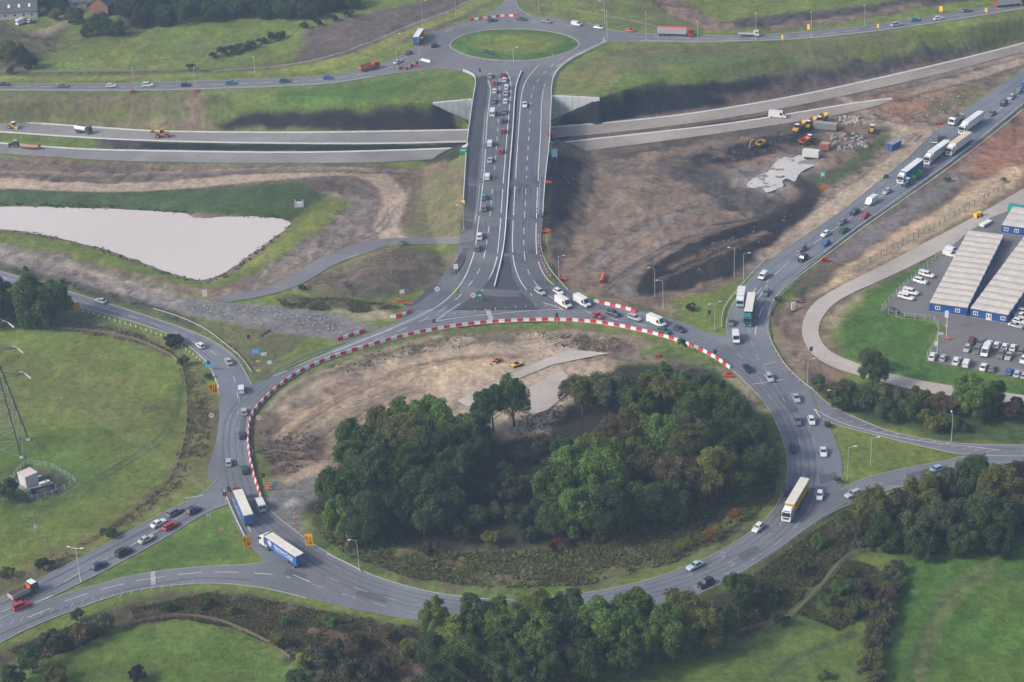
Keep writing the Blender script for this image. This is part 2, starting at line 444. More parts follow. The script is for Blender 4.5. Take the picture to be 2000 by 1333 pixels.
# ------------------------------------------------------------------ ground sheet
def axis(a, b, step, far, k=1.35):
    c = list(np.arange(a, b + step * 0.5, step)); s = step
    lo, hi = c[0], c[-1]
    while lo > -far: s *= k; lo -= s; c.insert(0, lo)
    s = step
    while hi < far: s *= k; hi += s; c.append(hi)
    return np.array(c)
_c = [P(0, 0, 0), P(2000, 0, 0), P(0, 1333, 0), P(2000, 1333, 0)]
GX = axis(min(p.x for p in _c) - 15, max(p.x for p in _c) + 15, .95, 6000); GY = axis(min(p.y for p in _c) - 15, max(p.y for p in _c) + 10, .95, 6000)
MX, MY = np.meshgrid(GX, GY)
GSH = MX.shape
MX, MY = MX.ravel(), MY.ravel()
MZ = terrain(MX, MY)

C_ = dict(
    grass=(0.152, 0.198, 0.043), lush=(0.080, 0.160, 0.032), olive=(0.185, 0.170, 0.066), dull=(0.148, 0.150, 0.068),
    verge=(0.225, 0.240, 0.055), dkgrass=(0.062, 0.098, 0.034), pale=(0.42, 0.330, 0.240), dirt=(0.220, 0.160, 0.118),
    pink=(0.245, 0.178, 0.134), black=(0.022, 0.022, 0.025), dark=(0.085, 0.075, 0.070), red=(0.32, 0.165, 0.105),
    sand=(0.52, 0.385, 0.245), conc=(0.50, 0.46, 0.42), grey=(0.205, 0.195, 0.190), rubble=(0.240, 0.215, 0.195),
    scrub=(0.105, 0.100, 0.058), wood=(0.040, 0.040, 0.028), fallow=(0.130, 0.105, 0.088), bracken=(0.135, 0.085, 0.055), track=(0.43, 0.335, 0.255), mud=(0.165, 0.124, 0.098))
RG = dict(grass=.25, lush=.25, olive=.3, dull=.3, verge=.2, dkgrass=.3, pale=.35, dirt=.8, pink=.6, black=.6, dark=.7, red=.6, sand=.45, conc=.05, grey=.2, rubble=.8, scrub=.7, wood=.5, fallow=.3, bracken=.7, mud=.6, track=.3)
gcol = np.tile(np.array(C_['grass']), (len(MX), 1))
grgh = np.full(len(MX), RG['grass'])
W1 = fbm(MX, MY, 9, 3, 4) - 0.5; W2 = fbm(MX, MY, 9, 91, 4) - 0.5
def paint(cls, px, soft=2.0, warp=8.0, amt=1.0, patch=None):
    """lay one kind of ground inside an outline with a ragged edge; patch = (grain m, threshold) breaks it up"""
    w_ = np.array([G(x, y)[:2] for x, y in px])
    q = (MX > w_[:, 0].min() - 14) & (MX < w_[:, 0].max() + 14) & (MY > w_[:, 1].min() - 14) & (MY < w_[:, 1].max() + 14)
    if not q.any(): return
    d = sdf(MX[q] + W1[q] * warp, MY[q] + W2[q] * warp, w_)
    k = sstep(-soft, soft, d) * amt
    if patch:
        k = k * sstep(patch[1] - 0.10, patch[1] + 0.10, fbm(MX[q], MY[q] * 1.3, patch[0], int(abs(px[0][0]) + px[0][1]) % 97, 4))
    gcol[q] = gcol[q] * (1 - k[:, None]) + np.array(C_[cls]) * k[:, None]
    grgh[q] = grgh[q] * (1 - k) + RG[cls] * k
def strip(cls, px, wm, soft=1.2, warp=2.0, amt=1.0):
    w_ = wline(px, 4)
    X = np.array([p.x for p in w_]); Y = np.array([p.y for p in w_])
    q = (MX > X.min() - 14) & (MX < X.max() + 14) & (MY > Y.min() - 14) & (MY < Y.max() + 14)
    if not q.any(): return
    d = np.full(q.sum(), 1e9)
    for a, b in zip(w_, w_[1:]):
        dd, _ = seg_dist(MX[q] + W1[q] * warp, MY[q] + W2[q] * warp, a.x, a.y, b.x, b.y); d = np.minimum(d, dd)
    k = sstep(soft, -soft, d - wm / 2) * amt
    gcol[q] = gcol[q] * (1 - k[:, None]) + np.array(C_[cls]) * k[:, None]
    grgh[q] = grgh[q] * (1 - k) + RG[cls] * k

# far north
paint('dull', [(-60, -60), (700, -60), (640, 110), (560, 135), (-60, 150)], 6, 14, .5, (30, .5))
paint('fallow', [(575, 120), (600, 62), (680, 30), (800, 10), (890, -10), (975, -20), (940, 20), (860, 58), (760, 92), (660, 118)], 2, 6)
paint('scrub', [(-60, 20), (60, 60), (130, 55), (90, 110), (40, 140), (-60, 130)], 4, 10)
paint('wood', [(230, -60), (720, -60), (680, 20), (600, 32), (480, 25), (360, 34), (270, 50), (235, 60)], 4, 8)
paint('pale', [(70, 60), (140, 20), (150, 40), (95, 70)], 3, 10, .7)
paint('dull', [(1010, -60), (1290, -60), (1390, 45), (1330, 62), (1100, 38), (1030, 22)], 3, 8, .9, (14, .42))
paint('dirt', [(1240, -60), (1300, -20), (1400, 40), (1480, 55), (1380, 62), (1300, 22), (1230, -40)], 2, 5)
paint('dark', [(1400, 44), (1470, 32), (1620, 20), (1820, -10), (2100, -60), (2100, -35), (1850, 6), (1620, 48), (1470, 58)], 3, 9)
paint('dirt', [(1500, 48), (1650, 30), (1800, 5), (1800, 12), (1650, 42), (1500, 60)], 2, 8, .8)
paint('verge', [(-60, 157), (200, 157), (400, 150), (560, 143), (650, 133), (715, 112), (760, 92), (820, 62), (900, 32), (960, 2), (950, -20), (905, 12), (820, 48), (745, 80), (690, 105), (600, 128), (480, 140), (200, 150), (-60, 150)], 1.5, 3, .95)
paint('dark', [(-60, 148), (200, 148), (470, 139), (590, 126), (690, 102), (740, 78), (800, 48), (860, 28), (850, 22), (780, 45), (690, 92), (580, 118), (450, 134), (200, 140), (-60, 140)], 1.5, 5, .55)
strip('conc', [(420, 138), (560, 126), (640, 110), (720, 84), (800, 50), (870, 24), (930, -5)], 1.6, .8, 1, .5)
paint('lush', TOP_IN, 2, 2)
paint('verge', [(915, 82), (950, 68), (1005, 64), (1065, 68), (1095, 82), (1075, 98), (1020, 107), (960, 104), (922, 94)], 2.5, 5, .6)
# embankment sides north of the new dual carriageway
paint('dull', [(-60, 184), (300, 184), (560, 178), (640, 205), (400, 240), (-60, 232)], 4, 10, .85, (22, .42))
paint('lush', [(400, 190), (640, 168), (820, 150), (905, 152), (912, 190), (820, 205), (600, 215), (420, 222)], 4, 10, .8, (25, .38))
paint('dirt', [(-60, 186), (370, 188), (380, 215), (-60, 205)], 3, 10, .6, (16, .5))
strip('dirt', [(375, 190), (385, 215), (370, 245)], 7, 2, 4, .8)
paint('dirt', [(-60, 222), (200, 238), (420, 235), (600, 240), (600, 254), (300, 252), (-60, 232)], 2, 5, .8)
paint('black', [(420, 238), (480, 224), (640, 216), (790, 208), (838, 201), (870, 198), (930, 215), (935, 252), (800, 256), (600, 253), (440, 252)], 1.5, 5)
paint('black', [(185, 273), (300, 278), (700, 283), (900, 280), (885, 291), (600, 296), (300, 293), (230, 290)], 1.5, 4)
paint('dark', [(190, 270), (260, 276), (300, 292), (200, 292)], 2, 6, .7)
paint('grass', [(-60, 262), (190, 276), (190, 288), (100, 286), (-60, 276)], 1.5, 4)
paint('dull', [(1085, 175), (1130, 120), (1250, 88), (1500, 88), (1900, 40), (2100, 10), (2100, 40), (1700, 120), (1480, 160), (1200, 190)], 3, 10, .9, (40, .40))
paint('lush', [(1190, 170), (1260, 110), (1420, 100), (1560, 110), (1450, 140), (1260, 178)], 6, 14, .55, (24, .40))
paint('olive', [(1085, 178), (1120, 125), (1200, 100), (1200, 180)], 5, 10, .7, (14, .4))
paint('dark', [(1170, 198), (1250, 172), (1480, 148), (1750, 112), (2100, 55), (2100, 75), (1830, 124), (1650, 166), (1400, 214), (1200, 236)], 2, 7)
paint('black', [(1060, 252), (1062, 215), (1100, 196), (1165, 188), (1220, 176), (1330, 164), (1470, 150), (1560, 160), (1500, 190), (1420, 210), (1290, 228), (1090, 250)], 2, 8)
paint('mud', [(1400, 190), (1500, 165), (1640, 150), (1700, 150), (1560, 190), (1440, 205)], 3, 10, .8)
paint('mud', [(1620, 170), (1800, 120), (1900, 96), (2100, 60), (2100, 74), (1830, 126)], 3, 8, .8)
# dual carriageway, east end: stripped ground
paint('mud', [(1062, 244), (1200, 232), (1350, 214), (1500, 190), (1650, 160), (1830, 118), (1840, 165), (1650, 228), (1400, 268), (1115, 312), (1085, 285)], 1, 2)
paint('black', [(820, 312), (880, 286), (930, 286), (930, 300), (900, 305), (860, 322)], 1.2, 2, .8)
paint('dark', [(1070, 270), (1120, 296), (1130, 312), (1080, 300)], 1.2, 2, .9)
paint('mud', [(1080, 268), (1250, 258), (1450, 232), (1620, 205), (1620, 213), (1400, 245), (1100, 280)], 1, 2)
paint('black', [(1110, 274), (1300, 254), (1500, 224), (1500, 228), (1300, 259), (1110, 279)], 1, 2, .9)
paint('dirt', [(1580, 225), (1650, 190), (1830, 144), (2100, 70), (2100, 84), (2000, 135), (1900, 195), (1850, 245), (1780, 262), (1660, 250), (1590, 240)], 3, 8)
paint('rubble', [(1790, 150), (1900, 118), (2100, 68), (2100, 84), (1960, 130), (1820, 180), (1770, 175)], 3, 8, .9)
paint('red', [(1655, 200), (1750, 180), (1860, 165), (1900, 175), (1840, 210), (1760, 225), (1690, 215)], 4, 10, .75)
paint('pink', [(1640, 188), (1690, 195), (1760, 240), (1740, 250), (1680, 220)], 2, 6, .9)
paint('dull', [(1800, 205), (1850, 185), (1900, 165), (1930, 168), (1860, 210), (1815, 230)], 2, 6, .85)
# stripped earth between the link road and the old dual carriageway
paint('dirt', [(1100, 302), (1300, 280), (1480, 256), (1660, 228), (1860, 245), (1800, 285), (1700, 365), (1560, 465), (1470, 535), (1420, 565), (1300, 600), (1200, 592), (1110, 566), (1066, 500), (1075, 330)], 2, 5)
paint('pink', [(1150, 315), (1290, 300), (1400, 360), (1430, 420), (1330, 470), (1250, 530), (1150, 560), (1090, 500), (1100, 440)], 6, 20, .85)
paint('mud', [(1290, 300), (1420, 300), (1540, 350), (1560, 400), (1440, 430), (1400, 370), (1330, 330)], 5, 14, .8)
paint('dark', [(1330, 300), (1440, 275), (1560, 245), (1640, 240), (1600, 275), (1500, 300), (1400, 320)], 4, 12, .85)
paint('black', [(1062, 300), (1100, 302), (1145, 318), (1135, 372), (1108, 420), (1085, 455), (1058, 452)], 2, 6, .92)
paint('dark', [(1100, 300), (1300, 278), (1560, 240), (1560, 250), (1300, 292), (1140, 318)], 2, 6, .8)
paint('rubble', [(1420, 520), (1500, 490), (1540, 470), (1500, 520), (1460, 535)], 3, 8, .8)
paint('rubble', [(1448, 362), (1500, 326), (1530, 300), (1566, 300), (1604, 322), (1566, 346), (1550, 366), (1500, 390), (1465, 376)], 1.5, 5)
paint('rubble', [(1380, 350), (1460, 325), (1480, 350), (1400, 372)], 3, 8, .85)
paint('rubble', [(1205, 565), (1240, 548), (1250, 575), (1210, 578)], 1.5, 4, .9)
paint('dkgrass', [(1575, 345), (1640, 322), (1700, 280), (1728, 245), (1760, 262), (1700, 310), (1640, 350), (1590, 378)], 2.5, 8, .85)
paint('rubble', [(1480, 480), (1600, 400), (1700, 325), (1790, 262), (1830, 250), (1790, 300), (1690, 378), (1560, 462), (1500, 500)], 2.5, 6, .8)
paint('dull', [(1500, 505), (1600, 432), (1690, 372), (1745, 352), (1738, 368), (1650, 420), (1560, 478)], 1.5, 4, .95)
paint('pale', [(1740, 250), (1800, 240), (1840, 262), (1790, 285), (1740, 290)], 3, 8, .8)
paint('grass', [(1268, 606), (1340, 580), (1430, 556), (1500, 516), (1480, 540), (1440, 582), (1416, 656), (1340, 628)], 1.5, 5)
paint('dirt', [(1240, 596), (1310, 590), (1330, 618), (1290, 616)], 2, 6, .8)
# east of the old dual carriageway
paint('mud', [(1545, 560), (1605, 505), (1680, 448), (1840, 336), (2000, 210), (2100, 150), (2100, 330), (2000, 366), (1800, 475), (1640, 556), (1560, 600)], 2, 4)
paint('sand', [(1600, 572), (1650, 520), (1760, 450), (1860, 390), (1960, 330), (2000, 330), (1970, 375), (1800, 472), (1660, 545)], 3, 8, .9)
paint('red', [(1860, 330), (1940, 270), (2100, 170), (2100, 260), (2010, 330), (1990, 365), (1930, 340)], 3, 12, .8)
strip('red', [(1900, 290), (1930, 315), (1975, 350)], 9, 2, 3, .9)
paint('grey', [(1610, 508), (1740, 420), (1840, 350), (1930, 290), (1900, 320), (1820, 380), (1720, 450), (1640, 505)], 3, 8, .7)
paint('dkgrass', [(1545, 575), (1580, 548), (1625, 520), (1600, 545), (1560, 590)], 2, 5, .85)
paint('dull', [(1660, 530), (1760, 478), (1880, 415), (1990, 360), (2000, 368), (1880, 430), (1760, 492), (1680, 535)], 2, 6, .6)
paint('dirt', [(1505, 610), (1540, 590), (1590, 585), (1568, 640), (1580, 690), (1660, 728), (1640, 745), (1590, 755), (1530, 705), (1510, 660)], 1.5, 4)
paint('mud', [(1530, 690), (1600, 715), (1620, 745), (1580, 745)], 2, 6, .7)
paint('pale', [(1620, 600), (1700, 560), (1720, 555), (1650, 600), (1630, 640), (1610, 640)], 3, 8, .85)
paint('lush', [(1634, 640), (1700, 575), (1760, 545), (1740, 590), (1780, 620), (1830, 640), (1812, 700), (1900, 724), (2100, 770), (2100, 790), (1860, 755), (1740, 732), (1660, 700), (1640, 680)], 2, 6)
paint('lush', [(1720, 555), (1830, 490), (1900, 430), (2000, 390), (2000, 400), (1900, 455), (1840, 505), (1740, 590)], 1.5, 3)
paint('dkgrass', [(1590, 752), (1700, 745), (1850, 768), (2100, 800), (2100, 868), (1830, 858), (1690, 818), (1620, 786)], 2, 5)
# west: pond, haul road, broken carriageway
paint('dirt', [(-60, 300), (200, 316), (400, 321), (850, 317), (915, 325), (908, 455), (780, 470), (690, 495), (600, 545), (520, 575), (420, 590), (380, 575), (250, 540), (100, 500), (-60, 465)], 2, 5)
paint('mud', [(-60, 308), (200, 322), (500, 326), (600, 330), (400, 345), (-60, 350)], 3, 10, .7)
paint('rubble', [(560, 400), (720, 350), (760, 400), (740, 450), (620, 500), (520, 560), (440, 580), (520, 520), (640, 430)], 4, 12, .6)
paint('dark', [(560, 345), (650, 340), (740, 360), (740, 385), (640, 380)], 3, 12, .6)
paint('dull', [(820, 330), (912, 318), (910, 455), (800, 462), (780, 400)], 3, 10, .85, (14, .34))
paint('dull', [(760, 400), (840, 380), (870, 450), (780, 460)], 3, 10, .6)
paint('dkgrass', [(-60, 362), (100, 372), (330, 372), (480, 360), (590, 352), (640, 385), (600, 420), (560, 428), (440, 420), (370, 416), (-60, 400)], 2, 6)
paint('grass', [(-60, 450), (50, 455), (200, 490), (330, 535), (395, 552), (440, 540), (540, 470), (580, 420), (640, 385), (690, 395), (640, 440), (540, 510), (440, 556), (390, 562), (250, 530), (100, 490), (-60, 468)], 2, 6)
paint('verge', [(470, 525), (560, 455), (640, 400), (680, 400), (600, 465), (500, 530)], 3, 8, .6)
strip('dark', [(640, 329), (712, 331), (764, 356), (782, 390), (768, 425)], 3, 1, 2, .5)
strip('mud', [(-60, 345), (80, 355), (250, 359), (400, 350), (520, 339), (640, 329), (715, 331), (766, 355), (785, 390), (770, 425)], 15, 2, 3, .7)
strip('mud', [(400, 364), (540, 352), (640, 344), (700, 348), (740, 368), (754, 392), (742, 430), (735, 455)], 8, 2, 3, .6)
strip('track', [(-60, 352), (80, 362), (250, 366), (400, 356), (520, 345), (640, 335), (710, 338), (755, 360), (772, 390), (758, 425), (755, 450), (775, 470)], 8.5, 1.0, 1.0, .95)
strip('pale', [(-60, 352), (80, 362), (250, 366), (400, 356), (520, 345), (640, 335), (710, 338), (755, 360), (772, 390), (758, 425), (755, 450)], 4, 1.2, 2, .35)
strip('pale', [(640, 337), (710, 340), (753, 362), (768, 390), (756, 425), (756, 448)], 3, 1, 1, .3)
paint('rubble', [(-60, 478), (40, 495), (200, 535), (330, 570), (420, 592), (560, 598), (640, 615), (730, 640), (660, 662), (560, 652), (420, 625), (300, 600), (150, 555), (-60, 500)], 1.5, 3)
paint('grey', [(330, 580), (440, 594), (560, 600), (640, 615), (730, 640), (660, 662), (540, 650), (400, 620)], 3, 6, .85)
paint('pale', [(-60, 485), (40, 502), (200, 545), (330, 580), (330, 595), (150, 550), (-60, 500)], 1.5, 3, .6)
paint('dark', [(-60, 498), (60, 525), (200, 562), (330, 600), (400, 632), (460, 660), (380, 645), (250, 602), (100, 556), (-60, 512)], 1.5, 3, .75)
paint('dull', [(380, 630), (480, 640), (600, 655), (570, 690), (520, 735), (495, 745), (470, 705), (430, 670)], 1.5, 4)
paint('grey', [(300, 578), (440, 592), (560, 598), (650, 612), (745, 640), (668, 664), (560, 652), (430, 628), (330, 603)], 1.2, 2, .92)
strip('rubble', [(-60, 484), (60, 505), (200, 545), (330, 584)], 11, 1.5, 2, .9)
strip('pale', [(-60, 480), (60, 500), (200, 540), (340, 578)], 3, 1, 2, .5)
paint('mud', [(600, 540), (700, 505), (800, 485), (900, 490), (880, 530), (850, 555), (800, 572), (680, 575), (600, 565)], 3, 10, .8)
paint('dark', [(640, 575), (700, 520), (780, 500), (850, 530), (830, 565), (740, 585)], 4, 8, .55)
paint('scrub', [(530, 578), (640, 578), (760, 588), (800, 605), (720, 610), (560, 600)], 2, 8)
paint('pale', [(640, 606), (760, 606), (770, 625), (690, 625)], 2, 5, .7)
# west field and its margin
paint('olive', [(130, 618), (250, 640), (330, 665), (390, 715), (412, 770), (420, 830), (405, 900), (370, 955), (280, 1010), (180, 1065), (60, 1130), (-60, 1180), (-60, 1150), (100, 1080), (240, 1005), (330, 920), (362, 830), (362, 760), (345, 706), (290, 675), (150, 645)], 2, 5, .9)
paint('scrub', [(100, 600), (200, 625), (300, 655), (340, 690), (290, 672), (150, 645), (60, 640)], 2, 5, .75)
paint('mud', [(395, 730), (425, 780), (420, 880), (395, 950), (385, 940), (405, 870), (410, 790)], 1.5, 3, .5)
paint('olive', [(-60, 700), (200, 690), (330, 740), (340, 820), (200, 850), (80, 800), (40, 840), (-60, 820)], 8, 16, .45, (20, .45))
paint('lush', [(-60, 860), (80, 860), (200, 880), (220, 960), (60, 1020), (-60, 1040)], 8, 14, .6)
paint('dkgrass', [(-60, 930), (40, 900), (150, 940), (80, 1000), (20, 990)], 4, 6, .5)
paint('dark', [(18, 935), (60, 905), (150, 940), (60, 985)], 1.5, 3, .7)
paint('scrub', [(180, 1075), (300, 1015), (330, 1000), (240, 1055), (120, 1115), (-20, 1178), (-60, 1190), (-60, 1160), (60, 1110)], 2, 5, .8)
paint('lush', [(130, 1160), (250, 1098), (400, 1010), (445, 1000), (480, 1100), (300, 1115)], 3, 6, .7)
# inside the roundabout
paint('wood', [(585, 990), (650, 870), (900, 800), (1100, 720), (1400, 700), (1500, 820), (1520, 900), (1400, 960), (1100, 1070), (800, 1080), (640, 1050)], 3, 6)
paint('pale', [(505, 830), (540, 775), (640, 715), (800, 668), (960, 642), (1150, 645), (1260, 665), (1210, 705), (1120, 770), (1060, 850), (980, 860), (900, 840), (800, 800), (700, 850), (640, 940), (600, 960), (540, 930)], 2.5, 7)
paint('mud', [(495, 830), (520, 800), (580, 820), (640, 850), (650, 905), (560, 930), (510, 925)], 3, 10, .85)
paint('dirt', [(560, 780), (640, 740), (720, 715), (700, 760), (620, 830), (560, 850)], 4, 12, .6, (9, .42))
paint('scrub', [(640, 720), (760, 675), (860, 655), (1000, 642), (1200, 655), (1000, 665), (840, 680), (700, 722)], 3, 8, .7, (8, .40))
paint('dull', [(520, 780), (600, 728), (720, 685), (860, 650), (1000, 636), (1150, 638), (1300, 668), (1400, 715), (1320, 680), (1150, 648), (1000, 645), (860, 660), (720, 696), (610, 738), (540, 785)], 1.5, 4, .85)
paint('sand', [(760, 720), (900, 690), (980, 700), (960, 740), (820, 770)], 6, 14, .55)
paint('dirt', [(1090, 650), (1260, 664), (1300, 690), (1180, 720), (1120, 690)], 3, 10, .85)
paint('mud', [(1200, 690), (1330, 690), (1400, 715), (1300, 715)], 3, 8, .8)
paint('lush', [(1240, 690), (1300, 672), (1390, 705), (1440, 745), (1500, 830), (1480, 830), (1400, 730), (1310, 700)], 2, 6, .6)
paint('pale', [(1400, 715), (1445, 740), (1500, 805), (1480, 800), (1430, 750)], 1.5, 3, .7)
paint('grey', [(1000, 780), (1100, 725), (1110, 760), (1060, 810)], 2, 5, .8)
paint('scrub', [(600, 1045), (640, 1000), (700, 1050), (900, 1070), (1100, 1060), (1300, 1000), (1480, 900), (1525, 900), (1520, 960), (1450, 1040), (1330, 1100), (1150, 1148), (950, 1162), (800, 1140), (680, 1095)], 2.5, 6)
paint('dull', [(1100, 1130), (1300, 1040), (1460, 940), (1530, 890), (1530, 950), (1440, 1045), (1320, 1108), (1150, 1152)], 3, 8, .75, (10, .40))
paint('dull', [(600, 1045), (700, 1060), (900, 1085), (1100, 1075), (1300, 1010), (1480, 910), (1525, 905), (1510, 975), (1440, 1045), (1320, 1104), (1150, 1150), (950, 1164), (800, 1142), (680, 1097)], 3, 8, .8, (9, .38))
paint('bracken', [(700, 1075), (900, 1085), (980, 1110), (1000, 1150), (850, 1140), (720, 1105)], 3, 8, .55, (6, .42))
paint('lush', [(590, 1050), (640, 1080), (740, 1128), (850, 1155), (1000, 1166), (1200, 1147), (1340, 1104), (1400, 1078), (1300, 1105), (1150, 1140), (960, 1150), (820, 1130), (680, 1080), (610, 1035)], 1.5, 4, .6, (9, .42))
paint('grey', [(500, 985), (540, 950), (600, 935), (655, 920), (650, 955), (600, 985), (588, 1010), (595, 1050), (560, 1030)], 1.2, 3)
paint('conc', [(548, 985), (575, 972), (592, 978), (560, 992)], .8, 2, .8)
paint('grass', [(495, 880), (530, 905), (540, 945), (515, 965), (500, 930)], 1.5, 4, .9)
# south banks and fields
paint('scrub', [(-60, 1310), (60, 1245), (200, 1190), (330, 1155), (430, 1148), (600, 1180), (820, 1225), (860, 1400), (620, 1400), (560, 1285), (460, 1228), (340, 1212), (240, 1228), (90, 1290), (-60, 1360)], 2, 6)
paint('bracken', [(560, 1200), (700, 1215), (800, 1240), (830, 1340), (740, 1340), (620, 1260)], 4, 10, .8, (7, .36))
paint('wood', [(820, 1215), (1100, 1215), (1380, 1165), (1480, 1120), (1480, 1200), (1400, 1240), (1100, 1310), (960, 1345), (860, 1345)], 3, 6)
paint('scrub', [(1430, 1140), (1560, 1050), (1650, 985), (1700, 975), (1660, 1080), (1500, 1235), (1440, 1240)], 2.5, 6)
paint('dkgrass', [(1620, 1000), (1900, 930), (2100, 915), (2100, 1060), (1800, 1080), (1660, 1080)], 3, 6)
paint('dull', [(1030, 1325), (1300, 1270), (1500, 1245), (1600, 1230), (1720, 1240), (1690, 1400), (1000, 1400)], 6, 12, .55, (18, .45))
paint('dkgrass', [(1500, 1235), (1660, 1090), (1700, 1110), (1720, 1180), (1640, 1230), (1540, 1250)], 3, 8, .8)
paint('lush', [(1750, 1075), (2100, 1050), (2100, 1420), (1720, 1420)], 4, 8, 1)
paint('grass', [(1850, 1150), (2100, 1120), (2100, 1400), (1800, 1400)], 10, 20, .28, (26, .5))
paint('lush', [(1030, 1340), (1300, 1280), (1500, 1250), (1700, 1240), (1690, 1420), (1000, 1420)], 6, 10, .55)
paint('lush', [(60, 1310), (250, 1225), (350, 1215), (460, 1235), (600, 1330), (600, 1420), (0, 1420)], 4, 8, .6)

strip('pale', [(520, 800), (560, 762), (640, 722), (740, 686), (860, 656)], 2.2, .8, 2, .8)
strip('dull', [(540, 790), (600, 745), (700, 705), (800, 676)], 3, 1.2, 4, .6)
# wheel ruts of the plant across bare earth
_rg = random.Random(31)
def ruts(line, n_, sprd, cls=('dark', 'rubble'), gauge=13):
    for k in range(n_):
        ox, oy = _rg.uniform(-sprd, sprd), _rg.uniform(-sprd, sprd) * .45; c_ = cls[k % len(cls)]
        for gq in (0, 1): strip(c_, [(x + ox + _rg.uniform(-3, 3) + gq * gauge * .6, y + oy + gq * gauge * .3) for x, y in line], .9, .6, 1.2, _rg.uniform(.45, .85))
ruts([(1160, 330), (1250, 330), (1340, 345), (1420, 390), (1480, 430)], 5, 26)
ruts([(1140, 520), (1200, 470), (1290, 420), (1400, 390), (1520, 380)], 6, 30)
ruts([(1180, 560), (1260, 500), (1340, 460), (1440, 440)], 5, 22)
ruts([(1480, 500), (1560, 440), (1650, 375), (1740, 310), (1800, 260)], 5, 14, ('dark', 'pale'))
ruts([(1600, 225), (1700, 235), (1790, 250), (1850, 240)], 4, 14, ('dark', 'pale'))
ruts([(1640, 190), (1720, 215), (1780, 245)], 3, 10, ('red', 'dark'))
ruts([(1700, 170), (1800, 150), (1900, 125), (2000, 95)], 4, 12, ('dirt', 'pale'))
ruts([(-40, 335), (150, 340), (400, 338), (600, 330), (800, 335)], 5, 14, ('dark', 'pale'))
ruts([(560, 560), (680, 470), (740, 440), (760, 400)], 3, 14, ('rubble', 'dark'))
ruts([(560, 850), (640, 790), (760, 735), (880, 705), (1000, 700)], 6, 24, ('dirt', 'sand'))
ruts([(560, 900), (620, 860), (700, 800), (800, 760)], 4, 20, ('mud', 'dirt'))
ruts([(640, 560), (720, 530), (800, 525), (860, 540)], 3, 14, ('dark', 'dirt'))
ruts([(60, 1010), (180, 940), (300, 860), (340, 760)], 2, 30, ('dull', 'dkgrass'))
ruts([(1800, 1330), (1830, 1230), (1880, 1150), (1960, 1100)], 3, 40, ('dull', 'dkgrass'))
ruts([(1500, 1330), (1580, 1280), (1680, 1240)], 2, 20, ('dull', 'dkgrass'))
strip('dirt', [(2000, 384), (1900, 441), (1800, 494), (1720, 534), (1650, 567), (1606, 596), (1585, 632), (1588, 665), (1610, 692)], 11, 1.5, 4, .7)
# black spoil tipped and tracked beside the old dual carriageway
paint('black', [(1243, 575), (1248, 540), (1290, 508), (1380, 462), (1480, 430), (1560, 396), (1590, 400), (1565, 440), (1510, 478), (1450, 528), (1350, 560)], 1.5, 6, .96)
paint('black', [(1330, 305), (1420, 285), (1520, 262), (1600, 252), (1590, 275), (1510, 300), (1420, 318), (1350, 325)], 2.5, 8, .9, (10, .34))
paint('dark', [(1270, 322), (1380, 318), (1500, 385), (1560, 395), (1500, 425), (1400, 405), (1340, 360)], 3, 10, .85, (12, .36))
strip('dark', [(1300, 315), (1380, 345), (1460, 395), (1540, 410)], 7, 2.5, 5, .7)
strip('black', [(1390, 470), (1480, 440), (1560, 405), (1578, 370), (1548, 345)], 7, 1.5, 4, .9)
strip('black', [(1400, 440), (1500, 420), (1556, 392)], 3, 1.2, 4, .7)
strip('dirt', [(1310, 520), (1400, 482), (1490, 456)], 3, 1.5, 4, .7)
strip('pink', [(1290, 545), (1380, 505), (1470, 470)], 1.6, 1, 3, .5)
paint('sand', [(1590, 580), (1650, 522), (1760, 452), (1860, 392), (1960, 332), (2010, 322), (1975, 372), (1800, 470), (1660, 548)], 2, 4, 1)
paint('grey', [(1625, 505), (1740, 428), (1850, 355), (1900, 325), (1880, 350), (1760, 440), (1650, 510)], 2, 5, .7)
ruts([(1650, 535), (1750, 475), (1850, 415), (1950, 355)], 3, 10, ('pale',))
strip('pale', [(1500, 500), (1600, 425), (1700, 352), (1790, 282)], 8, 1.5, 3, .85)
strip('pale', [(1800, 182), (1900, 150), (1990, 118), (2080, 92)], 9, 2, 4, .8)
strip('dark', [(1760, 195), (1850, 172), (1960, 140), (2080, 104)], 2.5, 1, 3, .7)
strip('dark', [(1640, 200), (1740, 178), (1860, 148), (2000, 112), (2080, 92)], 1.8, 1, 2, .6)
strip('pale', [(1640, 190), (1700, 222), (1760, 250)], 4, 1.2, 3, .7)
# tracks: dry ruts in bare earth, then large-scale drift of tone and small relief away from the roads
N1 = fbm(MX, MY, 38, 11, 4); N2 = fbm(MX, MY, 7, 23, 4); N3 = fbm(MX * 1.7, MY * 0.8, 3.2, 41, 3)
gcol *= (1 + 0.45 * (N1 - 0.5) + (0.40 + 0.35 * grgh) * (N2 - 0.5))[:, None]
gcol *= (1 + 0.50 * (N3 - 0.5))[:, None]
gcol[:, 1] *= 1 + 0.10 * (fbm(MX, MY, 22, 57, 3) - 0.5)
gcol = np.clip(gcol, 0.008, 0.8)
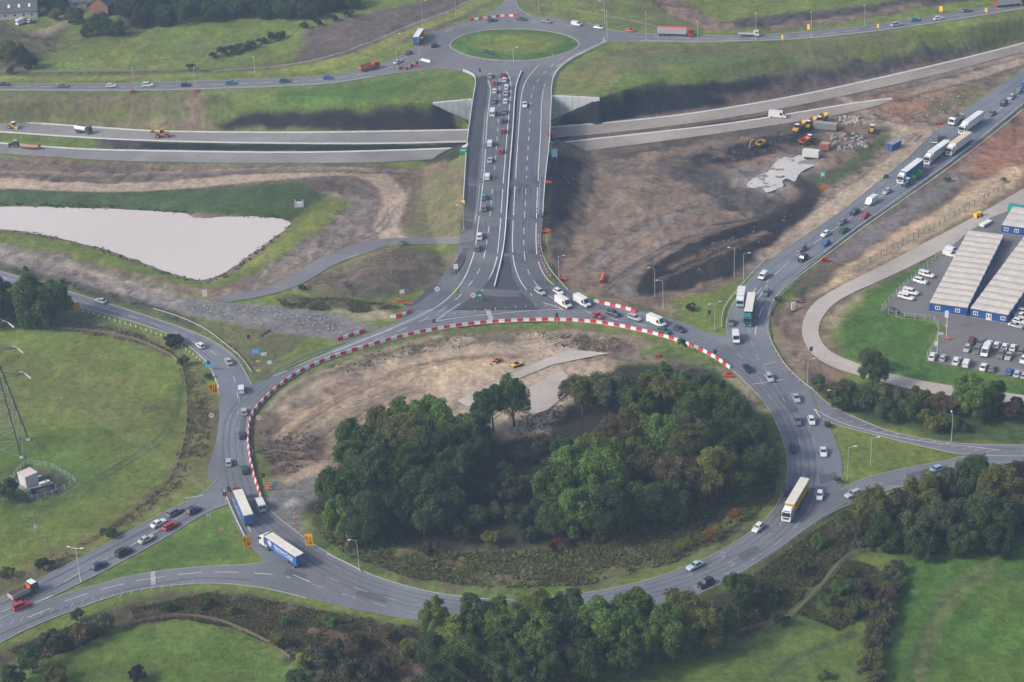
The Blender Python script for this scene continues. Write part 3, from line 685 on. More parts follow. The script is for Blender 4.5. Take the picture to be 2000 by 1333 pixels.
# roads stay flat: keep relief off them
flat = np.zeros(len(MX))
for rb in (NW, SW_IN, SW_OUT, E_UP, E_LO, A556, ACCESS, SITE, MW_NL, MW_SL, MW_NR, MW_SR, LOC_W, LOC_E, LOC_N):
    z = ZN if rb in (LOC_W, LOC_E, LOC_N) else 0.0
    w_ = np.array([P(v.x, v.y, z)[:2] for v in ribbon_poly(rb)][::2])
    q = (MX > w_[:, 0].min() - 6) & (MX < w_[:, 0].max() + 6) & (MY > w_[:, 1].min() - 6) & (MY < w_[:, 1].max() + 6)
    if q.any(): flat[q] = np.maximum(flat[q], sstep(-4.5, -1.5, sdf(MX[q], MY[q], w_)))
for px, z, inner in ((RING_OUT, 0, RING_IN), (TOP_OUT, ZN, None), (CARPARK, 0, None)):
    w_ = np.array([P(x, y, z)[:2] for x, y in px])
    q = (MX > w_[:, 0].min() - 6) & (MX < w_[:, 0].max() + 6) & (MY > w_[:, 1].min() - 6) & (MY < w_[:, 1].max() + 6)
    d = sdf(MX[q], MY[q], w_)
    if inner: d = np.minimum(d, -sdf(MX[q], MY[q], np.array([P(x, y, 0)[:2] for x, y in inner])))
    flat[q] = np.maximum(flat[q], sstep(-4.5, -1.5, d))
q = (MX > POND[:, 0].min() - 9) & (MX < POND[:, 0].max() + 9) & (MY > POND[:, 1].min() - 9) & (MY < POND[:, 1].max() + 9)
flat[q] = np.maximum(flat[q], .85 * sstep(-8, -3, sdf(MX[q], MY[q], POND)))
xl = np.interp(MY, LINK[:, 1], LINK[:, 0])
flat = np.maximum(flat, np.where((MY > LINK[0, 1] - 5) & (MY < YS + 70), sstep(LINK_W + 5, LINK_W + 1, np.abs(MX - xl)), 0))
RG4 = 1 - 2 * np.abs(fbm(MX * .8 + 9 * W1, MY * 1.3 + 9 * W2, 9, 77, 3) - 0.5); RG5 = 1 - 2 * np.abs(fbm(MX, MY, 4.5, 78, 2) - 0.5)
dirtk = np.clip((grgh - .3) / .4, 0, 1)
gcol *= (1 + dirtk * (0.34 * (RG4 - .85) + .25 * (RG5 - .78)))[:, None]
relief = dirtk * (1.6 * (RG4 - .85) + .7 * (RG5 - .78)) + (grgh * 1.5) * (N2 - 0.5) + (grgh * 0.7) * (N3 - 0.5)
MZ = MZ + relief * (1 - flat) - 0.05
MZ = MZ - np.where((MY > LINK[0, 1]) & (MY < YS + 2), 0.30 * sstep(LINK_W - 0.5, LINK_W - 2.0, np.abs(MX - xl)), 0)
nx, ny = len(GX), len(GY)
me = bpy.data.meshes.new("ground")
me.vertices.add(nx * ny)
me.vertices.foreach_set("co", np.column_stack([MX, MY, MZ]).ravel())
ii = (np.arange(ny - 1)[:, None] * nx + np.arange(nx - 1)[None, :]).ravel()
quads = np.column_stack([ii, ii + 1, ii + nx + 1, ii + nx]).astype(np.int32)
me.loops.add(quads.size); me.loops.foreach_set("vertex_index", quads.ravel())
me.polygons.add(len(quads)); me.polygons.foreach_set("loop_start", np.arange(len(quads)) * 4)
me.polygons.foreach_set("use_smooth", np.ones(len(quads), bool))
ca = me.attributes.new("soil", 'FLOAT_COLOR', 'POINT')
ca.data.foreach_set("color", np.column_stack([gcol, grgh]).ravel().astype(np.float32))
me.update(calc_edges=True)
gm = bpy.data.materials.new("ground_soil_and_grass"); gm.use_nodes = True
n, l = gm.node_tree.nodes, gm.node_tree.links
b = n["Principled BSDF"]; b.inputs["Roughness"].default_value = 0.95; b.inputs["Specular IOR Level"].default_value = 0.15
at = n.new("ShaderNodeAttribute"); at.attribute_name = "soil"
tc = n.new("ShaderNodeTexCoord")
na = n.new("ShaderNodeTexNoise"); na.inputs["Scale"].default_value = 0.55; na.inputs["Detail"].default_value = 7; na.inputs["Roughness"].default_value = 0.72
nb = n.new("ShaderNodeTexNoise"); nb.inputs["Scale"].default_value = 0.16; nb.inputs["Detail"].default_value = 5; nb.inputs["Distortion"].default_value = 0.8
vo = n.new("ShaderNodeTexVoronoi"); vo.inputs["Scale"].default_value = 0.42
for x in (na, nb, vo): l.new(tc.outputs["Object"], x.inputs["Vector"])
def rng(src, a, b_, c, d):
    r_ = n.new("ShaderNodeMapRange")
    for k, v_ in zip(("From Min", "From Max", "To Min", "To Max"), (a, b_, c, d)): r_.inputs[k].default_value = v_
    l.new(src, r_.inputs["Value"]); return r_.outputs[0]
f1 = rng(na.outputs["Fac"], 0.25, 0.75, 0.56, 1.45); f2 = rng(nb.outputs["Fac"], 0.3, 0.7, 0.86, 1.14); f3 = rng(vo.outputs["Distance"], 0.0, 0.9, 0.86, 1.1)
mm = n.new("ShaderNodeMath"); mm.operation = 'MULTIPLY'; l.new(f1, mm.inputs[0]); l.new(f2, mm.inputs[1])
m2 = n.new("ShaderNodeMath"); m2.operation = 'MULTIPLY'; l.new(mm.outputs[0], m2.inputs[0]); l.new(f3, m2.inputs[1])
mx = n.new("ShaderNodeMix"); mx.data_type = 'RGBA'; mx.blend_type = 'MULTIPLY'; mx.inputs[0].default_value = 1
l.new(at.outputs["Color"], mx.inputs[6]); l.new(m2.outputs[0], mx.inputs[7]); l.new(mx.outputs[2], b.inputs["Base Color"])
bp = n.new("ShaderNodeBump"); bp.inputs["Strength"].default_value = 0.9; bp.inputs["Distance"].default_value = 0.7
l.new(na.outputs["Fac"], bp.inputs["Height"]); l.new(bp.outputs[0], b.inputs["Normal"])
me.materials.append(gm)
tag(link(bpy.data.objects.new("ground", me)), kind="structure")

# ------------------------------------------------------------------ pond
wm_ = bpy.data.materials.new("silt_and_sky_sheen_water"); wm_.use_nodes = True
n, l = wm_.node_tree.nodes, wm_.node_tree.links
b = n["Principled BSDF"]; b.inputs["Base Color"].default_value = (0.72, 0.62, 0.53, 1); b.inputs["Roughness"].default_value = 0.05  # silt tone lightened so the base colour stands in for sky reflection
b.inputs["IOR"].default_value = 1.45; b.inputs["Specular IOR Level"].default_value = 1.0
tc = n.new("ShaderNodeTexCoord"); ns = n.new("ShaderNodeTexNoise"); ns.inputs["Scale"].default_value = 0.8; ns.inputs["Detail"].default_value = 4
l.new(tc.outputs["Object"], ns.inputs["Vector"])
bp = n.new("ShaderNodeBump"); bp.inputs["Strength"].default_value = 0.12; bp.inputs["Distance"].default_value = 0.05
l.new(ns.outputs["Fac"], bp.inputs["Height"]); l.new(bp.outputs[0], b.inputs["Normal"])
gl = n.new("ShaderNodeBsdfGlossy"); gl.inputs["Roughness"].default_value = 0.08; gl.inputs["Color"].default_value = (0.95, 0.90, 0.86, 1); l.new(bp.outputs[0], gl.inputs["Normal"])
n2 = n.new("ShaderNodeTexNoise"); n2.inputs["Scale"].default_value = 0.02; n2.inputs["Detail"].default_value = 3; l.new(tc.outputs["Object"], n2.inputs["Vector"])
cm = n.new("ShaderNodeMix"); cm.data_type = 'RGBA'; cm.inputs[6].default_value = (0.60, 0.52, 0.45, 1); cm.inputs[7].default_value = (0.80, 0.70, 0.61, 1); l.new(n2.outputs["Fac"], cm.inputs[0]); l.new(cm.outputs[2], b.inputs["Base Color"])  # pale drift of sediment, with the sky's brightness painted into it
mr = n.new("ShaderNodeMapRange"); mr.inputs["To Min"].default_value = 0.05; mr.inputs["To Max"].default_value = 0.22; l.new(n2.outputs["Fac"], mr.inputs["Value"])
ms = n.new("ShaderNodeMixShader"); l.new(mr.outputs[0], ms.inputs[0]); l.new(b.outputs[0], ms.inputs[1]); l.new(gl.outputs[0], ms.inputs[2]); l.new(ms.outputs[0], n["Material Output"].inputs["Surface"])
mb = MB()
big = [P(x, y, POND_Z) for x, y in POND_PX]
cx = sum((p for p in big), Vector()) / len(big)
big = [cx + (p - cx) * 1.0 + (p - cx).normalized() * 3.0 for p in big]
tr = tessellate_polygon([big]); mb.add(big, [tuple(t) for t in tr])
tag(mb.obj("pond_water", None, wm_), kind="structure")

# ------------------------------------------------------------------ roads
LIFT = [0.05]
def flat_road(name, polys, z, mt, smooth=4, parent=None, lift=None):
    """polys[0] outline, the others holes, in pixels"""
    if lift is None: LIFT[0] += 0.006; lift = LIFT[0]
    loops = []
    for i, p in enumerate(polys):
        c = catmull([(v[0], v[1], 0) for v in p], smooth, True) if smooth > 1 else [Vector((v[0], v[1], 0)) for v in p]
        loops.append([P(v.x, v.y, z + lift) for v in c])
    tr = tessellate_polygon(loops)
    vs = [v for lp in loops for v in lp]
    o = MB().add(vs, [tuple(t) for t in tr]).obj(name, parent, mt)
    if parent is None: tag(o, kind="structure")
    return o, loops
def kerb(parent, pts, width=0.26, h=0.12, name="kerb", mt=None):
    """low raised kerb along a line of ground points"""
    mb = MB(); n_ = len(pts)
    nor = []
    for i in range(n_):
        d = (pts[min(i + 1, n_ - 1)] - pts[max(i - 1, 0)]); d.z = 0
        d = d.normalized() if d.length > 0 else Vector((1, 0, 0)); nor.append(Vector((-d.y, d.x, 0)))
    vs = []
    for p, q in zip(pts, nor):
        a, b_ = p + q * width / 2, p - q * width / 2
        vs += [a + Vector((0, 0, -.05)), a + Vector((0, 0, h)), b_ + Vector((0, 0, h)), b_ + Vector((0, 0, -.05))]
    fs = []
    for i in range(n_ - 1):
        k = i * 4
        for j in range(3): fs.append((k + j, k + j + 1, k + j + 5, k + j + 4))
    return mb.add(vs, fs).obj(name, parent, mt or KERB)
def stripes(parent, px, width=0.15, dash=None, gap=None, z=None, lift=0.035, name="lane_line", mt=None, n=5):
    """painted line, dashed if asked, on the road"""
    pts = wline(px, n, z); pts = resample(pts, 0.5 if dash else 1.0)
    mb = MB(); acc = 0.0; step = 0.5 if dash else 1.0
    up = Vector((0, 0, lift + 0.16))
    for a, b_ in zip(pts, pts[1:]):
        if dash:
            ph = acc % (dash + gap); acc += step
            if ph >= dash: continue
        d = b_ - a; d.z = 0
        if d.length < 1e-6: continue
        d.normalize(); q = Vector((-d.y, d.x, 0)) * width / 2
        mb.add([a + q + up, a - q + up, b_ - q + up, b_ + q + up], [(0, 1, 2, 3)])
    return mb.obj(name, parent, mt or PAINT)

ring, rl = flat_road("roundabout_road", [RING_OUT, RING_IN], 0, ASPH)
kerb(ring, rl[1] + rl[1][:1])
_rc = sum(rl[1], Vector()) / len(rl[1]); _rc.z = 0
for off in (2.0, 3.7, 5.7, 7.4):          # polished wheel tracks round the ring
    pts = [p + (p - _rc).normalized() * off for p in rl[1]]; pts.append(pts[0]); vs, fs = [], []
    for p in pts:
        q = (p - _rc); q.z = 0; q.normalize(); vs += [p + q * .28 + Vector((0, 0, .03)), p - q * .28 + Vector((0, 0, .03))]
    for i in range(len(pts) - 1): fs.append((2 * i, 2 * i + 1, 2 * i + 3, 2 * i + 2))
    MB().add(vs, fs).obj("wheel_track", ring, TRACKM)
top, tl = flat_road("north_roundabout_road", [TOP_OUT, TOP_IN], ZN, ASPH_M)
kerb(top, tl[1] + tl[1][:1], 0.6)
def rib(name, rb, z, mt, kerbs=(True, True)):
    LIFT[0] += 0.006; lf = LIFT[0]
    a = [P(v.x, v.y, z + lf) for v in catmull([(x, y, 0) for x, y in rb[0]], 5)]
    b_ = [P(v.x, v.y, z + lf) for v in catmull([(x, y, 0) for x, y in rb[1]], 5)]
    loops = [a + b_[::-1]]
    o = MB().add(loops[0], [tuple(t) for t in tessellate_polygon(loops)]).obj(name, None, mt)
    tag(o, kind="structure")
    if kerbs[0]: kerb(o, a)
    if kerbs[1]: kerb(o, b_)
    return o
r_nw = rib("approach_road", NW, 0, ASPH)
r_swi = rib("entry_road", SW_IN, 0, ASPH)
r_swo = rib("exit_road", SW_OUT, 0, ASPH)
r_eu = rib("slip_road", E_UP, 0, ASPH)
r_el = rib("slip_road", E_LO, 0, ASPH)
r_a5 = rib("dual_carriageway", A556, 0, ASPH)
r_lw = rib("local_road", LOC_W, ZN, ASPH_M)
r_le = rib("local_road", LOC_E, ZN, ASPH_M)
r_ln = rib("local_road", LOC_N, ZN, ASPH_M)
vs, fs = [], []
for v0, v1 in zip(catmull([(x, y, 0) for x, y in ACCESS[0]], 8), catmull([(x, y, 0) for x, y in ACCESS[1]], 8)):
    for j in range(5):
        q_ = v0.lerp(v1, j / 4); p_ = G(q_.x, q_.y); p_.z += .16; vs.append(p_)
for k in range(len(vs) // 5 - 1):
    for j in range(4): fs.append((5 * k + j, 5 * k + j + 1, 5 * k + j + 6, 5 * k + j + 5))
r_ac = tag(MB().add(vs, fs).obj("access_road", None, ASPH_M), kind="structure")
r_si = rib("site_road", SITE, 0, CONC, (False, False))
r_cp, _ = flat_road("car_park", [CARPARK], 0, CARPK, 1)
STRIPW = mat("slipformed_concrete_edge", (0.62, 0.61, 0.59), 0.8, var=0.12, vscale=0.3)
for nm, rb, edges in (("new_carriageway", MW_NL, (0, 1)), ("new_carriageway", MW_SL, (0,)), ("new_carriageway", MW_NR, (0,)), ("new_carriageway", MW_SR, (0,))):
    o = rib(nm, rb, 0, ASPH_D if rb in (MW_NR, MW_SR) else ASPH_E, (False, False))
    for e in edges:
        pts = [P(v.x, v.y, LIFT[0]) for v in catmull([(x, y, 0) for x, y in rb[e]], 5)]
        kerb(o, pts, 1.1, 0.16, "concrete_edge", STRIPW)
slab, _ = flat_road("concrete_slab", [[(893, 783), (960, 748), (1040, 712), (1115, 683), (1190, 690), (1140, 700), (1080, 712), (1000, 745), (915, 795)]], 0, CONC, 1)
slab2, _ = flat_road("concrete_slab", [[(1005, 772), (1050, 748), (1098, 722), (1112, 738), (1120, 760), (1070, 800), (1040, 812)]], 0, CONC, 1)

PADM = asphalt("pale_concrete_pad", (0.56, 0.54, 0.51), 0.12)
pad, _ = flat_road("concrete_pad", [[(1458, 362), (1476, 345), (1500, 336), (1512, 320), (1530, 307), (1548, 309), (1562, 303), (1578, 315), (1594, 321), (1572, 332), (1560, 341), (1552, 355), (1538, 349), (1528, 354), (1530, 364), (1512, 372), (1496, 376), (1486, 364), (1472, 368)]], 0, PADM, 3, None, .16)
# link road: climbs the embankment, crosses the bridge
LK = [(150, 934, 1079), (170, 929, 1079), (200, 921, 1077), (235, 917, 1075), (265, 914, 1073), (300, 911, 1070), (330, 909, 1067), (365, 907, 1064), (400, 905, 1061), (435, 904, 1058), (465, 900, 1056), (490, 893, 1057), (515, 880, 1064), (540, 862, 1078), (565, 838, 1100), (590, 805, 1150), (606, 780, 1200)]
LIFT[0] += 0.006
vs, fs = [], []
_ly = np.array(LK, float)
LK = [(yy, float(np.interp(yy, _ly[:, 0], _ly[:, 1])), float(np.interp(yy, _ly[:, 0], _ly[:, 2]))) for yy in list(np.linspace(150, 520, 64)) + list(np.linspace(526, 606, 14))]
for k, (yy, x0, x1) in enumerate(LK):
    for j in range(7):
        p = G(x0 + (x1 - x0) * j / 6, yy); p.z += 0.13; vs.append(p)
for k in range(len(LK) - 1):
    for j in range(6): fs.append((k * 7 + j, k * 7 + j + 1, k * 7 + j + 8, k * 7 + j + 7))
link_road = tag(MB().add(vs, fs).obj("link_road", None, ASPH_L), kind="structure")
# new footway of fresh tarmac along its west side
def lk_strip(name, rows, mt, up, parent):
    vs, fs = [], []
    a_ = np.array(rows, float)
    rows = [(yy, float(np.interp(yy, a_[:, 0], a_[:, 1])), float(np.interp(yy, a_[:, 0], a_[:, 2]))) for yy in np.linspace(a_[0, 0], a_[-1, 0], 44)]
    for yy, x0, x1 in rows:
        for x in (x0, x1):
            p = G(x, yy); p.z += up; vs.append(p)
    for k in range(len(rows) - 1): fs.append((2 * k, 2 * k + 1, 2 * k + 3, 2 * k + 2))
    return MB().add(vs, fs).obj(name, parent, mt)
lk_strip("footway", [(150, 938, 950), (170, 932, 952), (200, 923, 949), (235, 919, 945), (265, 916, 940), (300, 913, 936), (330, 911, 933), (365, 909, 930), (400, 907, 927), (430, 906, 924), (448, 905, 921)], ASPH_N, 0.22, link_road)
lk_strip("footway", [(486, 904, 914), (500, 898, 912), (520, 885, 902), (540, 866, 884), (560, 844, 860), (580, 820, 832), (598, 795, 806)], ASPH_N, 0.22, link_road)
lk_strip("footway", [(170, 1062, 1078), (200, 1060, 1076), (235, 1059, 1074), (265, 1058, 1072), (300, 1056, 1069), (330, 1055, 1066), (365, 1054, 1063)], ASPH_M, 0.22, link_road)
lk_strip("central_reserve", [(170, 1003, 1012), (200, 1000, 1010), (235, 996, 1008), (265, 994, 1006), (300, 992, 1004), (330, 990, 1002), (400, 987, 999), (460, 984, 996), (500, 978, 994), (540, 960, 1000), (570, 938, 1016), (592, 908, 1040), (606, 890, 1050)], ASPH_N, 0.20, link_road)
# ------------------------------------------------------------------ road markings
def both(parent, px, **k): return stripes(parent, px, **k)
stripes(link_road, [(953, 158), (958, 175), (955, 205), (951, 240), (946, 330), (939, 400), (932, 455), (926, 495), (905, 548), (870, 588), (815, 622), (740, 654), (650, 690)], 0.28)
stripes(link_road, [(949, 175), (946, 240), (941, 330), (933, 400), (927, 440)], 0.30, mt=KERB, name="kerb_line")
stripes(link_road, [(988, 140), (996, 155), (998, 180), (995, 210), (991, 255), (985, 330), (980, 400), (975, 465), (968, 515), (948, 560), (930, 580)], 0.28)
stripes(link_road, [(976, 155), (976, 180), (973, 240), (966, 330), (959, 400), (953, 460), (941, 518), (915, 560), (880, 595), (830, 625), (760, 655), (690, 682)], 0.22, 4, 5)
stripes(link_road, [(1052, 128), (1030, 155), (1020, 180), (1016, 215), (1013, 255), (1008, 330), (1003, 420), (1001, 475), (1004, 515), (1018, 553), (1040, 580)], 0.28)
stripes(link_road, [(1064, 165), (1058, 200), (1056, 260), (1052, 330), (1048, 420), (1047, 470), (1051, 510), (1066, 543), (1092, 566)], 0.28)
stripes(link_road, [(1062, 200), (1060, 260), (1056, 330), (1052, 420)], 0.30, mt=KERB, name="kerb_line")
stripes(link_road, [(1100, 112), (1075, 132), (1048, 162), (1038, 190), (1034, 250), (1029, 330), (1025, 420), (1023, 475), (1028, 520), (1046, 555), (1078, 583), (1130, 605), (1200, 625), (1270, 640)], 0.22, 4, 5)
for px in ([(560, 725), (640, 693), (720, 670), (800, 650)], [(1550, 825), (1563, 870), (1569, 915), (1566, 955), (1548, 1000)], [(1578, 822), (1592, 870), (1598, 920), (1592, 965), (1572, 1010), (1530, 1052), (1480, 1088), (1420, 1122)],
           [(1535, 1012), (1498, 1048), (1440, 1083), (1380, 1112), (1330, 1132)], [(638, 1128), (700, 1152), (760, 1170), (840, 1186)], [(610, 1143), (690, 1168), (770, 1190), (830, 1202)], [(466, 910), (463, 850), (466, 800), (469, 765)],
           [(1462, 640), (1475, 690), (1510, 745), (1535, 790)], [(1440, 690), (1480, 735), (1510, 790)]):
    stripes(ring, px, 0.20, 4, 5, z=0, mt=PAINT_OLD)
stripes(ring, [(840, 606), (770, 640), (690, 672), (600, 708), (530, 738)], 0.25, z=0)
stripes(ring, [(850, 629), (905, 621), (970, 614), (1040, 608), (1105, 606)], 0.25, z=0)
stripes(ring, [(850, 629), (872, 612), (905, 590)], 0.25, z=0, n=1)
stripes(ring, [(1060, 592), (1100, 605)], 0.25, z=0, n=1)
stripes(ring, [(952, 602), (960, 627)], 1.6, z=0, n=1, mt=PAINT_OLD)
for a, b_ in (((1470, 752), (1535, 742)), ((1490, 715), (1515, 708)), ((362, 975), (405, 968)), ((470, 1000), (490, 1040)), ((455, 975), (470, 1010))):
    stripes(ring, [a, b_], 0.5, z=0, n=1, mt=PAINT_OLD, name="stop_line")
stripes(r_nw, [(0, 541), (100, 574), (200, 603), (300, 634), (380, 670), (432, 702), (458, 742), (466, 790)], 0.16, 4, 6, z=0)
stripes(r_nw, [(388, 694), (410, 718), (428, 760)], 0.25, z=0)
for k in range(9):
    stripes(r_nw, [(330 + k * 14, 637 + k * 5), (338 + k * 14, 641 + k * 5)], 0.12, z=0, n=1, mt=PAINT_OLD, name="lane_mark") if k % 3 == 0 else None
stripes(r_swi, [(-60, 1228), (20, 1190), (100, 1152), (170, 1112), (240, 1076), (320, 1030), (390, 985)], 0.15, 5, 4, z=0)
stripes(r_swi, [(60, 1182), (104, 1164)], 0.2, z=0, n=1)
for a, b_ in (((54, 1208), (98, 1190)), ((126, 1176), (172, 1160)), ((196, 1153), (246, 1141)), ((266, 1136), (325, 1127)), ((348, 1124), (398, 1119)), ((420, 1119), (470, 1119)), ((496, 1121), (540, 1124))):
    stripes(r_swo, [a, b_], 0.2, z=0, n=1)
for i in range(20):
    x = 2 + i * 19.5; y = 1232 - 1.0 * x * 0.33 + 0.00028 * x * x
    stripes(r_swo, [(x, y - 4), (x + 7, y - 17)], 0.18, z=0, n=1, mt=PAINT_OLD, name="hatch_mark")
stripes(r_swo, [(299, 1118), (300, 1147)], 1.2, z=0, n=1, mt=PAINT_OLD)
stripes(r_swo, [(572, 1124), (608, 1139)], 0.2, z=0, n=1); stripes(r_swo, [(560, 1128), (572, 1132)], 0.25, z=0, n=1)
stripes(r_eu, [(1590, 800), (1640, 826), (1700, 843), (1770, 858), (1840, 868), (1900, 874), (1955, 881)], 0.22, z=0)
stripes(r_eu, [(1590, 800), (1603, 818)], 0.3, z=0, n=1)
for i in range(15):
    x = 1604 + i * 23; y = 806 + 78 * (1 - (1 - (x - 1600) / 420.0) ** 1.7)
    stripes(r_eu, [(x, y + 6), (x + 24, y + 2)], 0.3, z=0, n=1, mt=PAINT_OLD, name="hatch_mark")
stripes(r_el, [(1700, 952), (1780, 932), (1860, 914), (1960, 903), (2060, 902)], 0.15, 4, 4, z=0, mt=PAINT_OLD)
for px in ([(1460, 640), (1470, 590), (1500, 550), (1545, 510), (1600, 470), (1660, 428), (1720, 385), (1790, 335), (1860, 282), (1930, 232), (2000, 178), (2060, 132)],):
    stripes(r_a5, px, 0.2, 6, 5, z=0)
stripes(r_a5, [(1500, 620), (1510, 590), (1540, 556), (1600, 510), (1680, 450), (1760, 394), (1840, 338), (1920, 278), (2000, 213)], 0.2, z=0)
for px in ([(1462, 585), (1478, 562)], [(1478, 588), (1500, 556)], [(1505, 545), (1530, 522)], [(1482, 620), (1490, 600)], [(1475, 655), (1478, 635)]): stripes(r_a5, px, 0.3, z=0, n=1)
for k in range(3): stripes(r_a5, [(1472, 628 + k * 8), (1496, 629 + k * 8)], 0.3, z=0, n=1, mt=PAINT_OLD)
stripes(r_lw, [(-60, 170), (0, 170), (250, 171), (400, 167), (560, 161), (650, 154), (730, 141), (790, 124)], 0.25, 6, 4, z=ZN)
stripes(r_lw, [(-60, 176), (0, 176), (250, 177), (400, 174), (560, 168), (650, 162), (730, 150)], 0.3, z=ZN)
stripes(r_le, [(1230, 72), (1400, 77), (1500, 75), (1650, 63), (1800, 41), (2060, 0)], 0.25, 6, 4, z=ZN)
stripes(r_le, [(1250, 80), (1350, 82), (1500, 79), (1600, 73), (1750, 56), (1900, 33), (2060, 6)], 0.3, z=ZN)
stripes(top, [(870, 62), (920, 48), (1000, 42), (1080, 46), (1140, 56)], 0.25, 4, 4, z=ZN)
stripes(top, [(1160, 92), (1135, 105), (1110, 118), (1085, 132)], 0.3, 4, 4, z=ZN)
stripes(top, [(1178, 75), (1178, 82), (1150, 98), (1110, 120)], 0.35, z=ZN)
for px, rd in (([(955, 200), (950, 260), (944, 330), (938, 400), (932, 455), (922, 500)], link_road), ([(966, 200), (962, 260), (956, 330), (950, 400), (944, 455), (934, 505)], link_road), ([(978, 200), (975, 260), (969, 330), (963, 400), (957, 460)], link_road), ([(988, 200), (984, 260), (979, 330), (974, 400), (968, 460)], link_road),
               ([(1022, 210), (1019, 260), (1014, 330), (1009, 420), (1007, 475)], link_road), ([(1031, 210), (1029, 260), (1024, 330), (1019, 420), (1017, 475)], link_road), ([(1042, 210), (1040, 260), (1035, 330), (1031, 420), (1029, 475)], link_road), ([(1051, 210), (1050, 260), (1046, 330), (1042, 420), (1041, 475)], link_road),
               ([(0, 536), (100, 566), (200, 596), (300, 627), (385, 662), (440, 692)], r_nw), ([(0, 546), (100, 580), (200, 607), (300, 638), (375, 676), (425, 712)], r_nw),
               ([(1440, 600), (1480, 545), (1540, 500), (1620, 445), (1700, 385), (1800, 305), (1900, 222), (2000, 152)], r_a5), ([(1452, 605), (1490, 552), (1550, 507), (1630, 450), (1712, 390), (1812, 310), (1912, 230), (2000, 165)], r_a5), ([(1480, 610), (1515, 560), (1580, 510), (1660, 450), (1750, 385), (1850, 310), (1950, 235), (2000, 192)], r_a5),
               ([(0, 1182), (100, 1132), (200, 1080), (300, 1028), (380, 985)], r_swi), ([(0, 1200), (110, 1148), (210, 1096), (310, 1042), (395, 998)], r_swi), ([(0, 1240), (100, 1198), (200, 1164), (300, 1142), (400, 1130), (500, 1135)], r_swo), ([(1640, 812), (1700, 836), (1780, 855), (1880, 872), (2000, 880)], r_eu), ([(1660, 968), (1740, 945), (1830, 925), (1920, 910), (2040, 905)], r_el)):
    stripes(rd, px, .55, lift=-.012, name="wheel_track", mt=TRACKM, z=None if rd is link_road else 0)
for poly in ([(1600, 930), (1632, 922), (1634, 935), (1602, 944)], [(560, 1110), (600, 1122), (590, 1132), (552, 1120)], [(1440, 1085), (1475, 1066), (1484, 1074), (1450, 1094)], [(700, 1150), (760, 1166), (752, 1178), (694, 1162)], [(470, 820), (482, 800), (476, 845), (466, 860)], [(1770, 925), (1850, 908), (1852, 916), (1772, 934)], [(1530, 770), (1560, 800), (1545, 806), (1518, 776)]):
    flat_road("repair_patch", [poly], 0, PATCHM, 1, ring, .165)
# lettering on the south side of the ring
def text_mesh(s, size, mt, bold=0.0):
    cu = bpy.data.curves.new("lettering", 'FONT'); cu.body = s; cu.size = size; cu.align_x = 'CENTER'; cu.align_y = 'CENTER'; cu.offset = bold
    to = bpy.data.objects.new("lettering_tmp", cu); COL.objects.link(to)
    dg = bpy.context.evaluated_depsgraph_get()
    mo = bpy.data.meshes.new_from_object(to.evaluated_get(dg))
    bpy.data.objects.remove(to); bpy.data.curves.remove(cu)
    mo.materials.clear(); mo.materials.append(mt); mo.name = "lettering"
    return mo
for s_, x, y in (("M56", 1412, 1083), ("A56", 1428, 1102)):
    p = P(x, y, 0.22); hd = heading(x, y, -30, 18)
    inst("lettering", text_mesh(s_, 1.5, PAINT_OLD), ring, p, (0, 0, hd - math.pi / 2), (0.85, 2.2, 1))

# ------------------------------------------------------------------ bridge
br = empty("road_bridge", P(995, 240, 0))
tag(br, "concrete road bridge carrying the queueing link road over the new dual carriageway", "bridge")
inv = Vector(br.location)
def bobj(mb, name, *mats): 
    mb.v = [tuple(Vector(v) - inv) for v in mb.v]; return mb.obj(name, br, *mats)
sl, sr, nl, nr = P(913, 284, ZN), P(1074, 279, ZN), P(921, 196, ZN), P(1078, 189, ZN)
mb = MB(); top_ = [sl, sr, nr, nl]
mb.add([v + Vector((0, 0, -.06)) for v in top_] + [v + Vector((0, 0, -1.5)) for v in top_], [(0, 1, 2, 3), (7, 6, 5, 4), (0, 4, 5, 1), (1, 5, 6, 2), (2, 6, 7, 3), (3, 7, 4, 0)])
bobj(mb, "deck", CONCW)
def wall(pts, zt, zb, th, name):
    """upright wall through ground points; zt,zb per point; thickness to the north"""
    mb = MB(); vs = []
    for (p, t, b_) in zip(pts, zt, zb):
        vs += [(p.x, p.y, b_), (p.x, p.y, t), (p.x, p.y + th, t), (p.x, p.y + th, b_)]
    fs = [(0, 1, 2, 3), tuple(4 * (len(pts) - 1) + k for k in (3, 2, 1, 0))]
    for i in range(len(pts) - 1):
        for j in range(4): fs.append((4 * i + j, 4 * i + (j + 1) % 4, 4 * i + 4 + (j + 1) % 4, 4 * i + 4 + j))
    mb.add(vs, fs); return bobj(mb, name, CONCW)
wall([nl, nr], [ZN - .2] * 2, [-1] * 2, 1.6, "abutment")
wall([sl + Vector((0, -1.2, 0)), sr + Vector((0, -1.2, 0))], [ZN - .2] * 2, [-1] * 2, 1.6, "abutment")
def panels(a, b_, n_):
    for i in range(n_):
        p, q = a.lerp(b_, i / n_), a.lerp(b_, (i + 1) / n_); d = (q - p).normalized() * 0.05
        wall([p + d, q - d], [ZN + .15] * 2, [-1] * 2, 1.5, "wing_wall_panel")
panels(P(845, 203, ZN), nl, 6); panels(nr, P(1171, 193, ZN), 7)
for a, b_ in ((sr, P(1126, 299, 0)), (sl, P(846, 318, 0))):
    wall([a + Vector((0, .3, 0)), b_], [ZN + .2, 0.3], [-1, -1], 0.9, "wing_wall")

